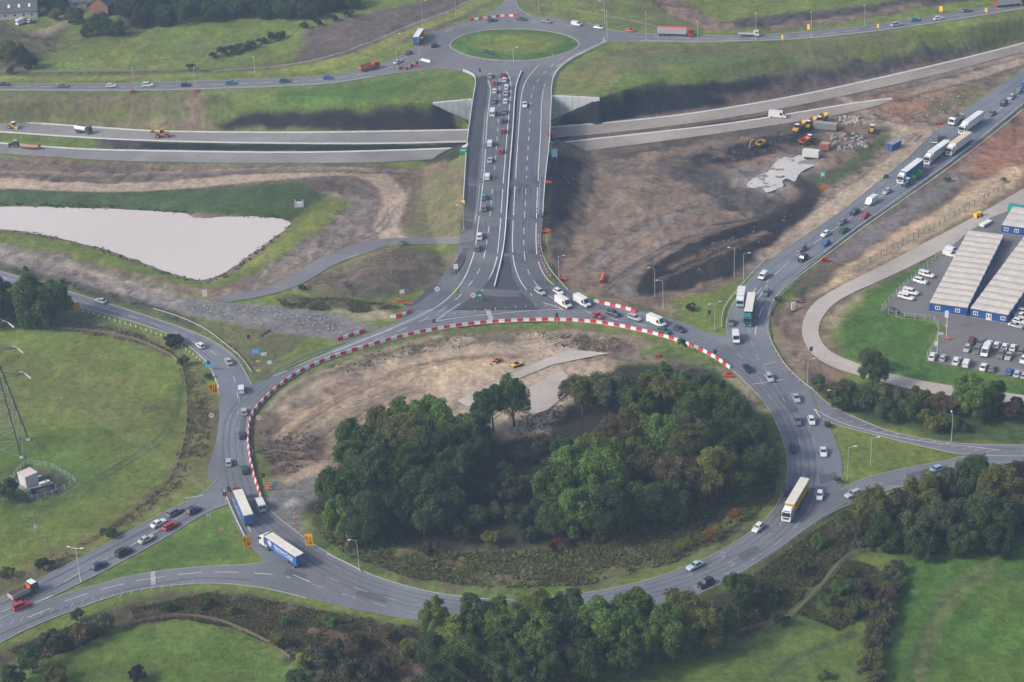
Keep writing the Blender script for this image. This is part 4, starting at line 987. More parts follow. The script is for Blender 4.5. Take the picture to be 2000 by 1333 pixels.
# ------------------------------------------------------------------ rails, fences
POSTM = MB().box(-.06, .06, -.06, .06, -.3, .78).mesh("post", GALV)
def rail_thing(name, px, label, cat, mt=GALV, h=0.75, post=4.0, rails=((0.62, 0.3, 0.09),), group=None, n=5, z=None, pm=None, sep=False):
    """posts along a line with horizontal rails (height, depth, thickness)"""
    pts = resample(wline(px, n, z), post)
    if len(pts) < 2: return None
    e = empty(name, pts[0]); o0 = pts[0].copy()
    tag(e, label, cat, group)
    for (rz, rd, rt) in rails:
        vs, fs = [], []
        for i, p in enumerate(pts):
            d = pts[min(i + 1, len(pts) - 1)] - pts[max(i - 1, 0)]; d.z = 0; d.normalize()
            q = Vector((-d.y, d.x, 0)) * rt / 2
            b0 = p - o0
            vs += [b0 + q + Vector((0, 0, rz - rd / 2)), b0 + q + Vector((0, 0, rz + rd / 2)), b0 - q + Vector((0, 0, rz + rd / 2)), b0 - q + Vector((0, 0, rz - rd / 2))]
        for i in range(len(pts) - 1):
            for j in range(4): fs.append((4 * i + j, 4 * i + (j + 1) % 4, 4 * i + 4 + (j + 1) % 4, 4 * i + 4 + j))
        MB().add(vs, fs).obj("rail", e, mt)
    pm_ = pm or 0.07
    if sep:
        key = "post_%s_%.2f" % (mt.name, h)
        if key not in bpy.data.meshes: MB().box(-pm_, pm_, -pm_, pm_, -.3, h).mesh(key, mt)
        for p in pts: inst("post", bpy.data.meshes[key], e, p - o0)
    else:
        mb = MB()
        for p in pts: b0 = p - o0; mb.box(b0.x - pm_, b0.x + pm_, b0.y - pm_, b0.y + pm_, b0.z - .3, b0.z + h)
        tag(mb.obj("posts", e, mt), kind="stuff")
    return e
GR = "crash barriers beside the roads"
PAR = ((1.05, .24, .2), (.62, .14, .1), (.25, .14, .1))
rail_thing("bridge_parapet", [(905, 141), (925, 150), (929, 165), (925, 190), (919, 230), (915, 262), (912, 285), (911, 300), (909, 330), (907, 365), (905, 400)], "white metal parapet along the west edge of the bridge and its embankment", "parapet", STEELW, 1.1, 3, PAR, n=3)
rail_thing("bridge_parapet", [(1185, 84), (1150, 100), (1110, 121), (1085, 145), (1078, 170), (1077, 200), (1075, 235), (1074, 265), (1071, 300), (1067, 335), (1063, 380), (1060, 430)], "white metal parapet along the east edge of the bridge", "parapet", STEELW, 1.1, 3, PAR, n=3)
rail_thing("crash_barrier", [(1018, 142), (1009, 168), (1005, 200), (1002, 250), (998, 300), (994, 350), (990, 410), (986, 465), (979, 510), (965, 566)], "white concrete-edged barrier down the middle of the link road", "barrier", STEELW, .8, 3, ((.5, .6, .35),), n=3)
rail_thing("crash_barrier", [(300, 606), (350, 622), (400, 645), (440, 675), (470, 700), (492, 730)], "pale crash barrier on the inside bend of the left-hand approach road", "barrier", group=GR)
rail_thing("crash_barrier", [(2060, 160), (2000, 205), (1920, 268), (1840, 330), (1760, 386), (1680, 442), (1605, 498), (1572, 518)], "long crash barrier along the right side of the queueing dual carriageway", "barrier", STEELW, group=GR)
rail_thing("crash_barrier", [(1560, 545), (1525, 580), (1508, 605), (1500, 640), (1506, 670), (1520, 695), (1525, 705), (1545, 728), (1578, 758), (1592, 768)], "crash barrier round the bend below the concrete site road", "barrier", group=GR)
rail_thing("crash_barrier", [(1500, 506), (1470, 535), (1435, 575), (1414, 605), (1408, 645)], "pale crash barrier on the grass wedge beside the green lorry", "barrier", STEELW, group=GR)
rail_thing("crash_barrier", [(1366, 1164), (1420, 1138), (1480, 1103), (1540, 1062), (1600, 1019), (1640, 992), (1690, 972)], "crash barrier above the wooded bank at the lower right", "barrier", group=GR)
rail_thing("crash_barrier", [(438, 962), (450, 992), (470, 1035), (487, 1068)], "short crash barrier beside the blue lorry with the red cab", "barrier", STEELW, group=GR)
rail_thing("crash_barrier", [(640, 1086), (700, 1115), (715, 1128)], "thin safety rail on the verge at the lower left of the island", "barrier", group=GR)
rail_thing("crash_barrier", [(1060, 430), (1056, 470), (1060, 500), (1075, 530), (1110, 570)], "crash barrier at the foot of the link road on its east side", "barrier", group=GR)
F2 = ((1.05, .10, .05), (.7, .10, .05), (.35, .10, .05))
FG = "timber post and rail fences"
rail_thing("field_fence", [(120, 645), (200, 652), (270, 668), (320, 690), (345, 706), (360, 740), (364, 790), (362, 840), (350, 895), (325, 940), (280, 985), (230, 1020), (200, 1048)], "timber fence curving round the right side of the pylon field", "fence", TIMBER, 1.2, 2.6, F2, FG, sep=True)
rail_thing("field_fence", [(235, 1226), (300, 1212), (350, 1206), (420, 1214), (470, 1232), (520, 1256), (570, 1290)], "timber fence between the bottom left field and the bracken bank", "fence", TIMBER, 1.2, 2.6, F2, FG, sep=True)
rail_thing("field_fence", [(1040, 1330), (1150, 1306), (1260, 1280), (1340, 1262), (1430, 1240), (1500, 1220), (1545, 1208)], "timber fence below the row of trees at the bottom", "fence", TIMBER, 1.2, 2.6, F2, FG, sep=True)
rail_thing("field_fence", [(1545, 1208), (1600, 1150), (1662, 1084), (1745, 1078)], "timber fence climbing the bank beside the lower right paddock", "fence", TIMBER, 1.2, 2.6, F2, FG, sep=True)
rail_thing("field_fence", [(845, 201), (885, 198), (918, 195)], "short brown timber fence on the left wing wall of the bridge", "fence", TIMBER, 1.3, 2.2, F2, FG, sep=True, n=2)
rail_thing("field_fence", [(1080, 187), (1125, 189), (1170, 192)], "short brown timber fence on the right wing wall of the bridge", "fence", TIMBER, 1.3, 2.2, F2, FG, sep=True, n=2)
rail_thing("field_fence", [(1112, 20), (1170, 32), (1230, 43), (1290, 57)], "pale timber fence beyond the far roundabout beside the brown track", "fence", TIMBER, 1.3, 3.0, F2, FG, sep=True)
rail_thing("field_fence", [(420, 138), (560, 126), (640, 110), (720, 84), (800, 50), (870, 24), (930, -5)], "long pale fence between the ploughed field and the far local road", "fence", TIMBER, 1.2, 3.0, F2, FG)
rail_thing("field_fence", [(60, 142), (200, 142), (330, 139), (430, 136)], "fence at the foot of the far left pasture", "fence", TIMBER, 1.2, 3.0, F2, FG)
MESHG = mat("green_mesh_fence", (0.03, 0.14, 0.08), 0.6)
rail_thing("mesh_fence", [(1668, 532), (1720, 503), (1800, 459), (1880, 415), (1960, 370)], "dark green mesh fence along the sandy strip beside the site road", "fence", MESHG, 2.2, 3.0, ((2.1, .06, .04), (1.6, .05, .04), (1.1, .05, .04), (.6, .05, .04), (.15, .05, .04)), sep=True)
rail_thing("mesh_fence", [(1722, 606), (1745, 582), (1780, 548), (1832, 503), (1890, 455), (1935, 424)], "mesh fence behind the row of white pickups", "fence", GALV, 2.0, 3.0, ((1.9, .06, .04), (1.0, .05, .04), (.15, .05, .04)), sep=True)
rail_thing("mesh_fence", [(1722, 606), (1760, 622), (1825, 630), (1832, 660), (1806, 706)], "mesh fence round the entrance corner of the car park", "fence", GALV, 2.0, 3.0, ((1.9, .06, .04), (1.0, .05, .04), (.15, .05, .04)), n=2, sep=True)

# ------------------------------------------------------------------ water-filled barriers
BARR = MB()
BARR.prism([(-.93, 0.0), (.93, 0.0), (.93, .45), (.93, .92), (-.93, .92), (-.93, .45)], -.01, .01)  # web
BARR = MB()
for s in (0,):
    prof = [(-.30, 0.0), (.30, 0.0), (.28, .22), (.16, .48), (.13, .95), (-.13, .95), (-.16, .48), (-.28, .22)]
    vs = [(-.92, y, z) for y, z in prof] + [(.92, y, z) for y, z in prof]
    fs = [(i, (i + 1) % 8, 8 + (i + 1) % 8, 8 + i) for i in range(8)] + [tuple(range(7, -1, -1)), tuple(range(8, 16))]
    BARR.add(vs, fs)
    BARR.box(.92, .98, -.05, .05, .2, .8)
BARR_ME = BARR.mesh("water_barrier", BRED)
def barrier_row(px, where, z=None, start=0, size=1.0, n=5, skip=(), group=None):
    pts = resample(wline(px, n, z), 1.92 * size)
    for i, (a, b_) in enumerate(zip(pts, pts[1:])):
        if i in skip: continue
        red = (i + start) % 2 == 0
        c = (a + b_) / 2; d = b_ - a
        o = inst("water_barrier", BARR_ME, None, c + Vector((rnd.uniform(-.07, .07), rnd.uniform(-.07, .07), .06)), (0, 0, math.atan2(d.y, d.x) + rnd.uniform(-.06, .06)), (size, size * 1.15, size * 1.05), BRED if red else BWHT)
        tag(o, "%s plastic barrier, %s from left in %s" % ("red" if red else "white", ordn(i + 1), where), "barrier", group or "red and white plastic barriers")
barrier_row([(513, 981), (499, 938), (489, 897), (485, 856), (489, 822), (503, 797), (530, 769), (570, 738), (620, 712), (680, 690), (740, 672), (800, 656), (870, 642), (940, 633), (1000, 629), (1060, 627), (1120, 628), (1180, 634), (1240, 645), (1300, 660), (1350, 677), (1400, 702), (1432, 726)], "the long curve round the island", 0)
barrier_row([(660, 666), (690, 656), (722, 645)], "the short row beside the broken road", 0)
barrier_row([(762, 622), (785, 619), (806, 608)], "the row at the link road foot", 0, 1)
barrier_row([(1160, 591), (1190, 597), (1220, 604), (1250, 612)], "the row behind the queue of vans", 0, 1)
barrier_row([(918, 41), (950, 37), (985, 33), (1014, 33)], "the row behind the far roundabout", ZN)
barrier_row([(792, 138), (806, 129), (824, 120)], "the far left entry row", ZN)
barrier_row([(779, 137), (790, 134)], "the pair by the far tall lamp post", ZN)
def solo(name, px, py, dx, dy, label, cat, mt, sc=(1, 1, 1), z=0.0, group=None):
    o = inst(name, BARR_ME, None, G(px, py) + Vector((0, 0, .06)), (0, 0, heading(px, py, dx, dy)), sc, mt)
    return tag(o, label, cat, group)
solo("water_barrier", 832, 121, 14, 3, "single long white barrier lying at the far roundabout's left entry", "barrier", BWHT, (2.6, 1.6, 1.1))
# ------------------------------------------------------------------ vehicles (x forward, origin on the road)
PAINTS = dict(white=(0.74, 0.75, 0.75), silver=(0.42, 0.44, 0.46), grey=(0.16, 0.17, 0.18), black=(0.018, 0.019, 0.021), navy=(0.022, 0.035, 0.085),
              blue=(0.03, 0.12, 0.36), red=(0.42, 0.022, 0.028), teal=(0.03, 0.20, 0.24), green=(0.02, 0.085, 0.05), maroon=(0.14, 0.02, 0.025),
              lightblue=(0.26, 0.44, 0.58), cream=(0.72, 0.68, 0.60), peach=(0.70, 0.55, 0.40), orange=(0.58, 0.16, 0.03), yellow=(0.62, 0.38, 0.03), paleblue=(0.42, 0.52, 0.62), bronze=(0.20, 0.15, 0.11))
def paint_of(c): return mat("paint_" + c, PAINTS[c], 0.32, spec=0.5, coat=0.6)
WH = MB(); WH.tube((0, -.11, 0), (0, .11, 0), .32, n=12, mi=0); WH.tube((0, .112, 0), (0, .125, 0), .20, n=8, mi=1); WH.tube((0, -.125, 0), (0, -.112, 0), .20, n=8, mi=1)
WHEEL = WH.mesh("wheel", RUBBER, RIM)
WB = MB(); WB.tube((0, -.16, 0), (0, .16, 0), .50, n=12, mi=0); WB.tube((0, .162, 0), (0, .18, 0), .28, n=8, mi=1); WB.tube((0, -.18, 0), (0, -.162, 0), .28, n=8, mi=1)
WHEEL_B = WB.mesh("lorry_wheel", RUBBER, RIM)
WT = MB(); WT.tube((0, -.28, 0), (0, .28, 0), .80, n=14, mi=0); WT.tube((0, .285, 0), (0, .31, 0), .42, n=8, mi=1); WT.tube((0, -.31, 0), (0, -.285, 0), .42, n=8, mi=1)
YRIM = mat("yellow_wheel_rim", (0.55, 0.35, 0.04), 0.5)
WHEEL_T = WT.mesh("tractor_wheel", RUBBER, YRIM)

def loft(mb, secs, mi=0):
    """secs: (x, half width, z bottom, z top, shoulder)"""
    vs = []
    for x, w_, zb, zt, sh in secs:
        prof = [(w_ * .86, zb), (w_, zb + .16), (w_, zt - sh), (w_ * .90, zt)]
        vs += [(x, y, z) for y, z in prof] + [(x, -y, z) for y, z in prof[::-1]]
    fs = [tuple(range(8)), tuple(range(8 * len(secs) - 1, 8 * len(secs) - 9, -1))]
    for i in range(len(secs) - 1):
        for j in range(8): fs.append((8 * i + j, 8 * i + (j + 1) % 8, 8 * i + 8 + (j + 1) % 8, 8 * i + 8 + j))
    return mb.add(vs, fs, mi)
def glass_quad(q, off=0.018, ins=0.10):
    q = [Vector(v) for v in q]; c = sum(q, Vector()) / 4
    nrm = (q[1] - q[0]).cross(q[2] - q[1]).normalized()
    mid = Vector((c.x * 0.0, 0, 0.6))
    if nrm.dot(c - Vector((0.0, 0, 0.9))) < 0: nrm = -nrm
    pts = [c + (v - c) * (1 - ins) + nrm * off for v in q]
    return MB().add(pts, [(0, 1, 2, 3)])
class Proto:
    def __init__(s): s.parts = []
    def part(s, name, mb, paint=True, m_=None, loc=None, sub=None):
        me_ = mb if isinstance(mb, bpy.types.Mesh) else mb.mesh(name, m_ or paint_of('white'))
        s.parts.append((name, me_, paint, loc)); return s
def car_proto(L, W, H, belt, hood, xs, boot=None, nose=.62, wb=None, name='car'):
    """xs: windscreen foot, roof front, roof back, rear window foot (fractions of L from the back, 0..1)"""
    p = Proto(); h = W / 2; X = lambda f: -L / 2 + f * L
    mb = MB()
    bt = boot if boot else belt
    loft(mb, [(X(0), h * .86, .30, bt - .18, .05), (X(.035), h * .97, .24, bt - .02, .10), (X(xs[3]), h, .20, bt, .14), (X(.5), h * 1.0, .20, belt, .16),
              (X(xs[0]), h, .20, belt - .01, .16), (X(.93), h * .97, .22, hood, .14), (X(1), h * .84, .28, nose, .06)])
    a = [(X(xs[3]), h * .90, bt - .01), (X(xs[0]), h * .90, belt - .02), (X(xs[1]), h * .74, H), (X(xs[2]), h * .74, H)]
    v = []
    for x, y, z in a: v += [(x, y, z), (x, -y, z)]
    # rear foot 0,1  front foot 2,3  roof front 4,5  roof back 6,7
    mb.add(v, [(0, 2, 4, 6), (1, 3, 5, 7), (2, 3, 5, 4), (0, 1, 7, 6)])
    p.part("body", mb)
    rf = MB(); rx0, rx1 = X(xs[2]) - .02, X(xs[1]) + .02
    rf.box(rx0, rx1, -h * .75, h * .75, H - .01, H + .045, taper=.05, tx=.06); p.part("roof", rf)
    p.part("windscreen", glass_quad([v[2], v[3], v[5], v[4]], ins=.07), False, GLASS)
    p.part("rear_window", glass_quad([v[0], v[1], v[7], v[6]], ins=.12), False, GLASS)
    p.part("side_window", glass_quad([v[0], v[2], v[4], v[6]], ins=.12), False, GLASS)
    p.part("side_window", glass_quad([v[1], v[3], v[5], v[7]], ins=.12), False, GLASS)
    wx = (X(.19), X(.81))
    for x in wx:
        for s in (-1, 1): p.part("wheel", WHEEL, False, None, (x, s * (h - .10), .32))
    for s in (-1, 1):
        p.part("headlight", MB().box(L / 2 - .10, L / 2 + .012, s * h * .62 - .14, s * h * .62 + .14, nose - .20, nose - .06), False, LAMPW)
        p.part("tail_light", MB().box(-L / 2 - .012, -L / 2 + .08, s * h * .70 - .09, s * h * .70 + .09, bt - .42, bt - .22), False, LAMPR)
        p.part("door_mirror", MB().box(X(xs[0]) - .25, X(xs[0]) - .10, s * (h + .09) - .08, s * (h + .09) + .08, belt - .02, belt + .13))
    p.h = H; p.cat = name
    return p
PROTO = {
    'hatchback': car_proto(4.05, 1.76, 1.46, .93, .82, (.70, .56, .12, .02), None, .66, name='car'),
    'saloon': car_proto(4.65, 1.82, 1.43, .92, .82, (.68, .53, .27, .12), .97, .64, name='car'),
    'estate': car_proto(4.60, 1.82, 1.50, .94, .83, (.70, .57, .07, .02), None, .66, name='car'),
    'suv': car_proto(4.55, 1.88, 1.74, 1.10, 1.00, (.71, .60, .08, .02), None, .80, name='car'),
}
def van_proto(L, W, H, name='van', cabf=.74):
    p = Proto(); h = W / 2; X = lambda f: -L / 2 + f * L
    mb = MB()
    prof = [(X(0), .32), (X(1) - .05, .32), (X(1), .62), (X(.985), .98), (X(.87), 1.18), (X(cabf), H - .12), (X(cabf) - .25, H), (X(.015), H), (X(0), H - .12)]
    nP = len(prof); vs = []
    for y, s in ((-h, 1), (h, 1)):
        for x, z in prof: vs.append((x, y * (1.0 if z < 1.3 else .93), z))
    fs = [(i, (i + 1) % nP, nP + (i + 1) % nP, nP + i) for i in range(nP)] + [tuple(range(nP - 1, -1, -1)), tuple(range(nP, 2 * nP))]
    mb.add(vs, fs); p.part("body", mb)
    xa, za, xb, zb = X(.87), 1.18, X(cabf), H - .12
    p.part("windscreen", glass_quad([(xa, -h * .95, za), (xa, h * .95, za), (xb, h * .93, zb), (xb, -h * .93, zb)], .03, .10), False, GLASS)
    for s in (-1, 1):
        w_ = MB().add([(X(.83), s * (h * .985 + .01), 1.22), (X(.63), s * (h * .985 + .01), 1.22), (X(.63), s * (h * .955 + .012), 1.22 + (H - 1.45) * .8), (X(.76), s * (h * .955 + .012), 1.22 + (H - 1.45) * .8)], [(0, 1, 2, 3)])
        p.part("side_window", w_, False, GLASS)
        p.part("headlight", MB().box(L / 2 - .12, L / 2 + .012, s * h * .7 - .16, s * h * .7 + .16, .70, .90), False, LAMPW)
        p.part("tail_light", MB().box(-L / 2 - .012, -L / 2 + .05, s * h * .86 - .07, s * h * .86 + .07, .75, 1.15), False, LAMPR)
        p.part("door_mirror", MB().box(X(.80) - .1, X(.80) + .06, s * (h + .14) - .09, s * (h + .14) + .09, 1.2, 1.5), False, BLACKP)
        for x in (X(.17), X(.82)): p.part("wheel", WHEEL, False, None, (x, s * (h - .10), .32))
    rr = MB()
    for s in (-1, 1): rr.add([(-L / 2 - .012, s * h * .12, 1.25), (-L / 2 - .012, s * h * .82, 1.25), (-L / 2 - .012, s * h * .80, H - .4), (-L / 2 - .012, s * h * .12, H - .4)], [(0, 1, 2, 3)])
    p.part("rear_window", rr, False, GLASS)
    p.part("bumper", MB().box(L / 2 - .08, L / 2 + .06, -h * .95, h * .95, .30, .56), False, BLACKP)
    p.h = H; p.cat = name
    return p
PROTO['van'] = van_proto(5.9, 2.0, 2.45)
PROTO['long van'] = van_proto(6.9, 2.05, 2.7, cabf=.78)
PROTO['small van'] = van_proto(4.5, 1.8, 1.85, cabf=.68)
def pickup_proto(can=False):
    p = Proto(); L, W, H = 5.2, 1.9, 1.80; h = W / 2; X = lambda f: -L / 2 + f * L
    mb = MB(); loft(mb, [(X(0), h * .92, .42, 1.06, .04), (X(.03), h, .36, 1.08, .05), (X(.40), h, .34, 1.08, .05), (X(.70), h, .34, 1.07, .12), (X(.94), h * .97, .36, 1.0, .12), (X(1), h * .88, .4, .84, .05)])
    a = [(X(.37), .93, 1.06), (X(.74), .90, 1.06), (X(.63), .76, H), (X(.40), .78, H)]; v = []
    for x, y, z in a: v += [(x, y * h, z), (x, -y * h, z)]
    mb.add(v, [(0, 2, 4, 6), (1, 3, 5, 7), (2, 3, 5, 4), (0, 1, 7, 6)]); p.part("body", mb)
    p.part("roof", MB().box(X(.40) - .02, X(.63) + .02, -h * .77, h * .77, H - .01, H + .05, taper=.05, tx=.06))
    p.part("windscreen", glass_quad([v[2], v[3], v[5], v[4]], ins=.08), False, GLASS)
    for q in ([v[0], v[2], v[4], v[6]], [v[1], v[3], v[5], v[7]]): p.part("side_window", glass_quad(q, ins=.12), False, GLASS)
    if can:
        p.part("hard_top", MB().box(X(.01), X(.385), -h * .93, h * .93, 1.085, H - .04, taper=.10, tx=.05))
        for s in (-1, 1): p.part("side_window", MB().add([(X(.05), s * (h * .93 - .02), 1.25), (X(.35), s * (h * .93 - .02), 1.25), (X(.35), s * (h * .93 - .065), 1.58), (X(.05), s * (h * .93 - .065), 1.58)], [(0, 1, 2, 3)]), False, GLASS)
    else:
        p.part("load_bed", MB().box(X(.02), X(.36), -h * .86, h * .86, 1.082, 1.10), False, BLACKP)
    for x in (X(.2), X(.82)):
        for s in (-1, 1): p.part("wheel", WHEEL, False, None, (x, s * (h - .10), .34))
    for s in (-1, 1):
        p.part("headlight", MB().box(L / 2 - .1, L / 2 + .012, s * h * .7 - .13, s * h * .7 + .13, .66, .82), False, LAMPW)
        p.part("tail_light", MB().box(-L / 2 - .012, -L / 2 + .05, s * h * .88 - .06, s * h * .88 + .06, .7, 1.0), False, LAMPR)
    p.h = H; p.cat = 'pickup'; return p
PROTO['pickup'] = pickup_proto(); PROTO['covered pickup'] = pickup_proto(True)

VEH_N = {}
def vehicle(px, py, dx, dy, kind, col, label, group=None, glint=None, sc=1.0):
    p = PROTO[kind]
    loc = G(px, py, p.h * .48); loc.z += .14
    e = empty(p.cat if p.cat != 'car' else 'car', loc, heading(px, py, dx, dy) + rnd.uniform(-.02, .02))
    if sc != 1.0: e.scale = (sc, sc, sc)
    tag(e, label, p.cat, group)
    pm = paint_of(col); sub_far = py < 330
    for (nm, me_, pt, lc) in p.parts:
        if sub_far and nm in ("door_mirror", "headlight"): continue
        inst(nm, me_, e, lc, mat=pm if pt else None)
    return e

# queue on the bridge, left lane from the south end, then the right lane
GQ = "cars queueing north across the bridge"
def queue(rows, dxy, where, group):
    for i, (x, y, k, c) in enumerate(rows):
        nm = k if k != 'hatchback' else 'hatchback'
        d = dxy(i, x, y) if callable(dxy) else dxy
        vehicle(x, y, d[0], d[1], k, c, "%s %s, %s %s" % (c if c != 'black' else 'black', nm, ordn(i + 1), where), group)
queue([(932, 484, 'estate', 'grey'), (937, 461, 'suv', 'white'), (946, 406, 'suv', 'bronze'), (946, 385, 'hatchback', 'teal'), (952, 345, 'small van', 'white'), (957, 313, 'saloon', 'silver'),
       (957, 280, 'small van', 'white'), (962, 219, 'van', 'white'), (964, 198, 'saloon', 'grey'), (966, 178, 'hatchback', 'white'), (967, 162, 'hatchback', 'red'), (957, 148, 'hatchback', 'silver')],
      (5, -30), "from the south end in the left queue on the bridge", GQ)
queue([(978, 295, 'hatchback', 'red'), (982, 256, 'hatchback', 'red'), (984, 236, 'hatchback', 'navy'), (985, 218, 'saloon', 'grey'), (987, 198, 'hatchback', 'white'), (988, 183, 'saloon', 'silver'),
       (989, 170, 'estate', 'white'), (985, 156, 'hatchback', 'white'), (981, 146, 'hatchback', 'red')], (4, -30), "from the south end in the right queue on the bridge", GQ)
vehicle(1025, 205, -1, 20, 'saloon', 'white', "lone white saloon coming south over the bridge")
# roundabout
GRB = "traffic on the roundabout"
for a in [
    (197, 588, -30, -9, 'saloon', 'silver', "silver saloon by itself on the left-hand approach road"),
    (391, 675, -20, -16, 'hatchback', 'white', "white hatchback leaving the roundabout on the left bend"),
    (446, 706, -14, -22, 'saloon', 'silver', "silver saloon just leaving the roundabout behind the white hatchback"),
    (471, 760, -2, -20, 'small van', 'white', "small white van on the left side of the roundabout by the junction mouth"),
    (477, 804, -1, -20, 'hatchback', 'silver', "silver hatchback on the left side of the roundabout ahead of the blue car"),
    (473, 850, 0, -20, 'hatchback', 'navy', "navy hatchback in the left curve of the roundabout beside the barriers"),
    (447, 903, 1, -20, 'hatchback', 'silver', "silver hatchback in the outer lane ahead of the blue lorries"),
    (478, 917, -2, -20, 'estate', 'green', "dark green estate hugging the barriers ahead of the blue lorries"),
    (508, 985, -13, -30, 'van', 'white', "white van beside the blue lorry with the red cab"),
    (1357, 1105, -30, 15, 'saloon', 'paleblue', "pale blue saloon at the bottom of the roundabout above the trees"),
    (1378, 1139, -30, 15, 'suv', 'black', "black car half hidden by the trees at the bottom of the roundabout"),
    (1480, 1031, -18, 18, 'hatchback', 'white', "white hatchback ahead of the yellow-sided lorry"),
    (1537, 959, -4, 22, 'estate', 'navy', "navy estate beside the yellow-sided lorry"),
    (1601, 968, -4, 20, 'hatchback', 'white', "white hatchback behind the yellow-sided lorry on its right"),
    (1549, 876, 1, 20, 'saloon', 'black', "black saloon on the right side of the roundabout in the inner lane"),
    (1608, 883, 2, 20, 'saloon', 'white', "white saloon on the right side of the roundabout by the grass triangle"),
    (1557, 822, 6, 20, 'suv', 'grey', "grey car side by side with a white one where the hatched island begins"),
    (1585, 822, 7, 20, 'hatchback', 'white', "white hatchback side by side with a grey car by the hatched island"),
    (1555, 778, 10, 20, 'saloon', 'silver', "silver saloon coming off the dual carriageway past the right-hand bushes"),
    (1503, 738, 9, 18, 'estate', 'silver', "silver estate crossing the stop line at the upper right of the roundabout"),
    (1460, 720, 11, 15, 'saloon', 'black', "black saloon at the end of the red and white barriers"),
    (1437, 659, 3, 20, 'van', 'white', "white van in front of the green lorry"),
    (1428, 630, 1, 18, 'hatchback', 'grey', "grey hatchback beside the green lorry cab"),
    (1495, 572, -6, 18, 'estate', 'grey', "grey estate beside the back of the green lorry"),
    (1490, 539, -14, 16, 'small van', 'white', "small white van behind the white box lorry"),
    (1055, 570, 18, 12, 'estate', 'silver', "silver estate coming off the link road towards the vans"),
    (1091, 570, 18, 11, 'hatchback', 'white', "white car half hidden behind the first white van"),
    (1100, 590, 20, 12, 'long van', 'white', "long white van, the left one of the pair at the link road mouth"),
    (1137, 588, 20, 11, 'long van', 'white', "long white van, the right one of the pair at the link road mouth"),
    (1167, 617, 22, 8, 'hatchback', 'red', "red hatchback beside the barriers in front of the white vans"),
    (1198, 612, 22, 7, 'suv', 'navy', "navy car between the red hatchback and the silver estate"),
    (1240, 621, 22, 8, 'estate', 'silver', "silver estate behind the third long white van"),
    (1282, 627, 24, 10, 'long van', 'white', "long white van by itself at the top of the roundabout"),
    (1297, 647, 24, 10, 'estate', 'green', "dark green estate beside the lone long van"),
    (1327, 643, 24, 11, 'hatchback', 'navy', "navy hatchback ahead of the lone long van"),
    (1666, 965, -30, 11, 'estate', 'silver', "silver estate entering from the lower right slip road"),
    (1827, 917, -30, 9, 'hatchback', 'lightblue', "light blue hatchback on the lower right slip road by the trees")]:
    vehicle(*a, group=GRB)
queue([(378, 997, 'hatchback', 'navy'), (341, 1000, 'estate', 'grey'), (333, 1027, 'estate', 'red'), (310, 1022, 'saloon', 'white'), (286, 1053, 'saloon', 'silver'), (241, 1078, 'suv', 'black'), (193, 1105, 'hatchback', 'navy')],
      (30, -16), "from the stop line on the lower left entry road", "cars waiting on the lower left entry road")
vehicle(42, 1183, 30, -11, 'suv', 'red', "red car beside the red and green tipper at the left edge")
queue([(1568, 505, 'suv', 'black'), (1565, 487, 'estate', 'grey'), (1612, 476, 'hatchback', 'blue'), (1612, 457, 'hatchback', 'white'), (1647, 450, 'saloon', 'green'), (1644, 434, 'estate', 'grey'), (1689, 422, 'hatchback', 'red'), (1668, 415, 'estate', 'navy'),
       (1702, 392, 'van', 'white'), (1732, 374, 'hatchback', 'silver')], (-26, 17), "from the roundabout in the dual carriageway queue", "queue on the dual carriageway")
queue([(1937, 222, 'saloon', 'grey'), (1960, 202, 'suv', 'navy'), (1975, 190, 'estate', 'silver'), (1990, 178, 'suv', 'grey'), (1998, 166, 'hatchback', 'blue')], (-22, 18), "behind the white lorries at the top right edge", "queue on the dual carriageway")
# local road
GL = "cars on the far local road"
queue([(8, 165, 'saloon', 'navy'), (123, 168, 'saloon', 'grey'), (217, 168, 'hatchback', 'white'), (289, 166, 'suv', 'white'), (363, 166, 'hatchback', 'black'), (452, 162, 'estate', 'teal'), (557, 158, 'estate', 'green'), (641, 152, 'hatchback', 'blue')],
      (30, -1.5), "from the left on the far local road", GL)
for a in [(778, 121, 20, -8, 'saloon', 'silver', "silver saloon behind the tall lamp post at the far roundabout entry"),
          (798, 103, 12, -12, 'hatchback', 'black', "black hatchback behind the orange-sided lorry"),
          (848, 88, 6, -14, 'suv', 'black', "black car beside the orange-sided lorry"),
          (962, 40, 30, -3, 'saloon', 'green', "dark green saloon in front of the far row of barriers"),
          (1019, 38, 30, 2, 'saloon', 'navy', "navy saloon at the top of the far roundabout"),
          (1068, 42, 30, 4, 'saloon', 'grey', "grey saloon at the top right of the far roundabout"),
          (1126, 47, 30, 5, 'small van', 'white', "small white van leaving the far roundabout to the right"),
          (1170, 54, 30, 5, 'estate', 'silver', "silver estate between the small van and the red hatchback"),
          (1230, 60, 30, 4, 'hatchback', 'red', "red hatchback behind the red tipper lorry"),
          (1751, 48, 30, -4, 'suv', 'silver', "silver car with the yellow sign behind it on the far right road"),
          (1788, 39, 30, -4, 'saloon', 'teal', "teal saloon on the far right road, second of the three together"),
          (1833, 36, 30, -4, 'hatchback', 'white', "white hatchback on the far right road below the tall yellow sign"),
          (1888, 21, 30, -4, 'saloon', 'grey', "grey saloon nearest the lorry at the top right corner")]:
    vehicle(*a, group=GL)
vehicle(1519, 224, 30, 2, 'long van', 'white', "white van parked by itself on the unfinished carriageway")
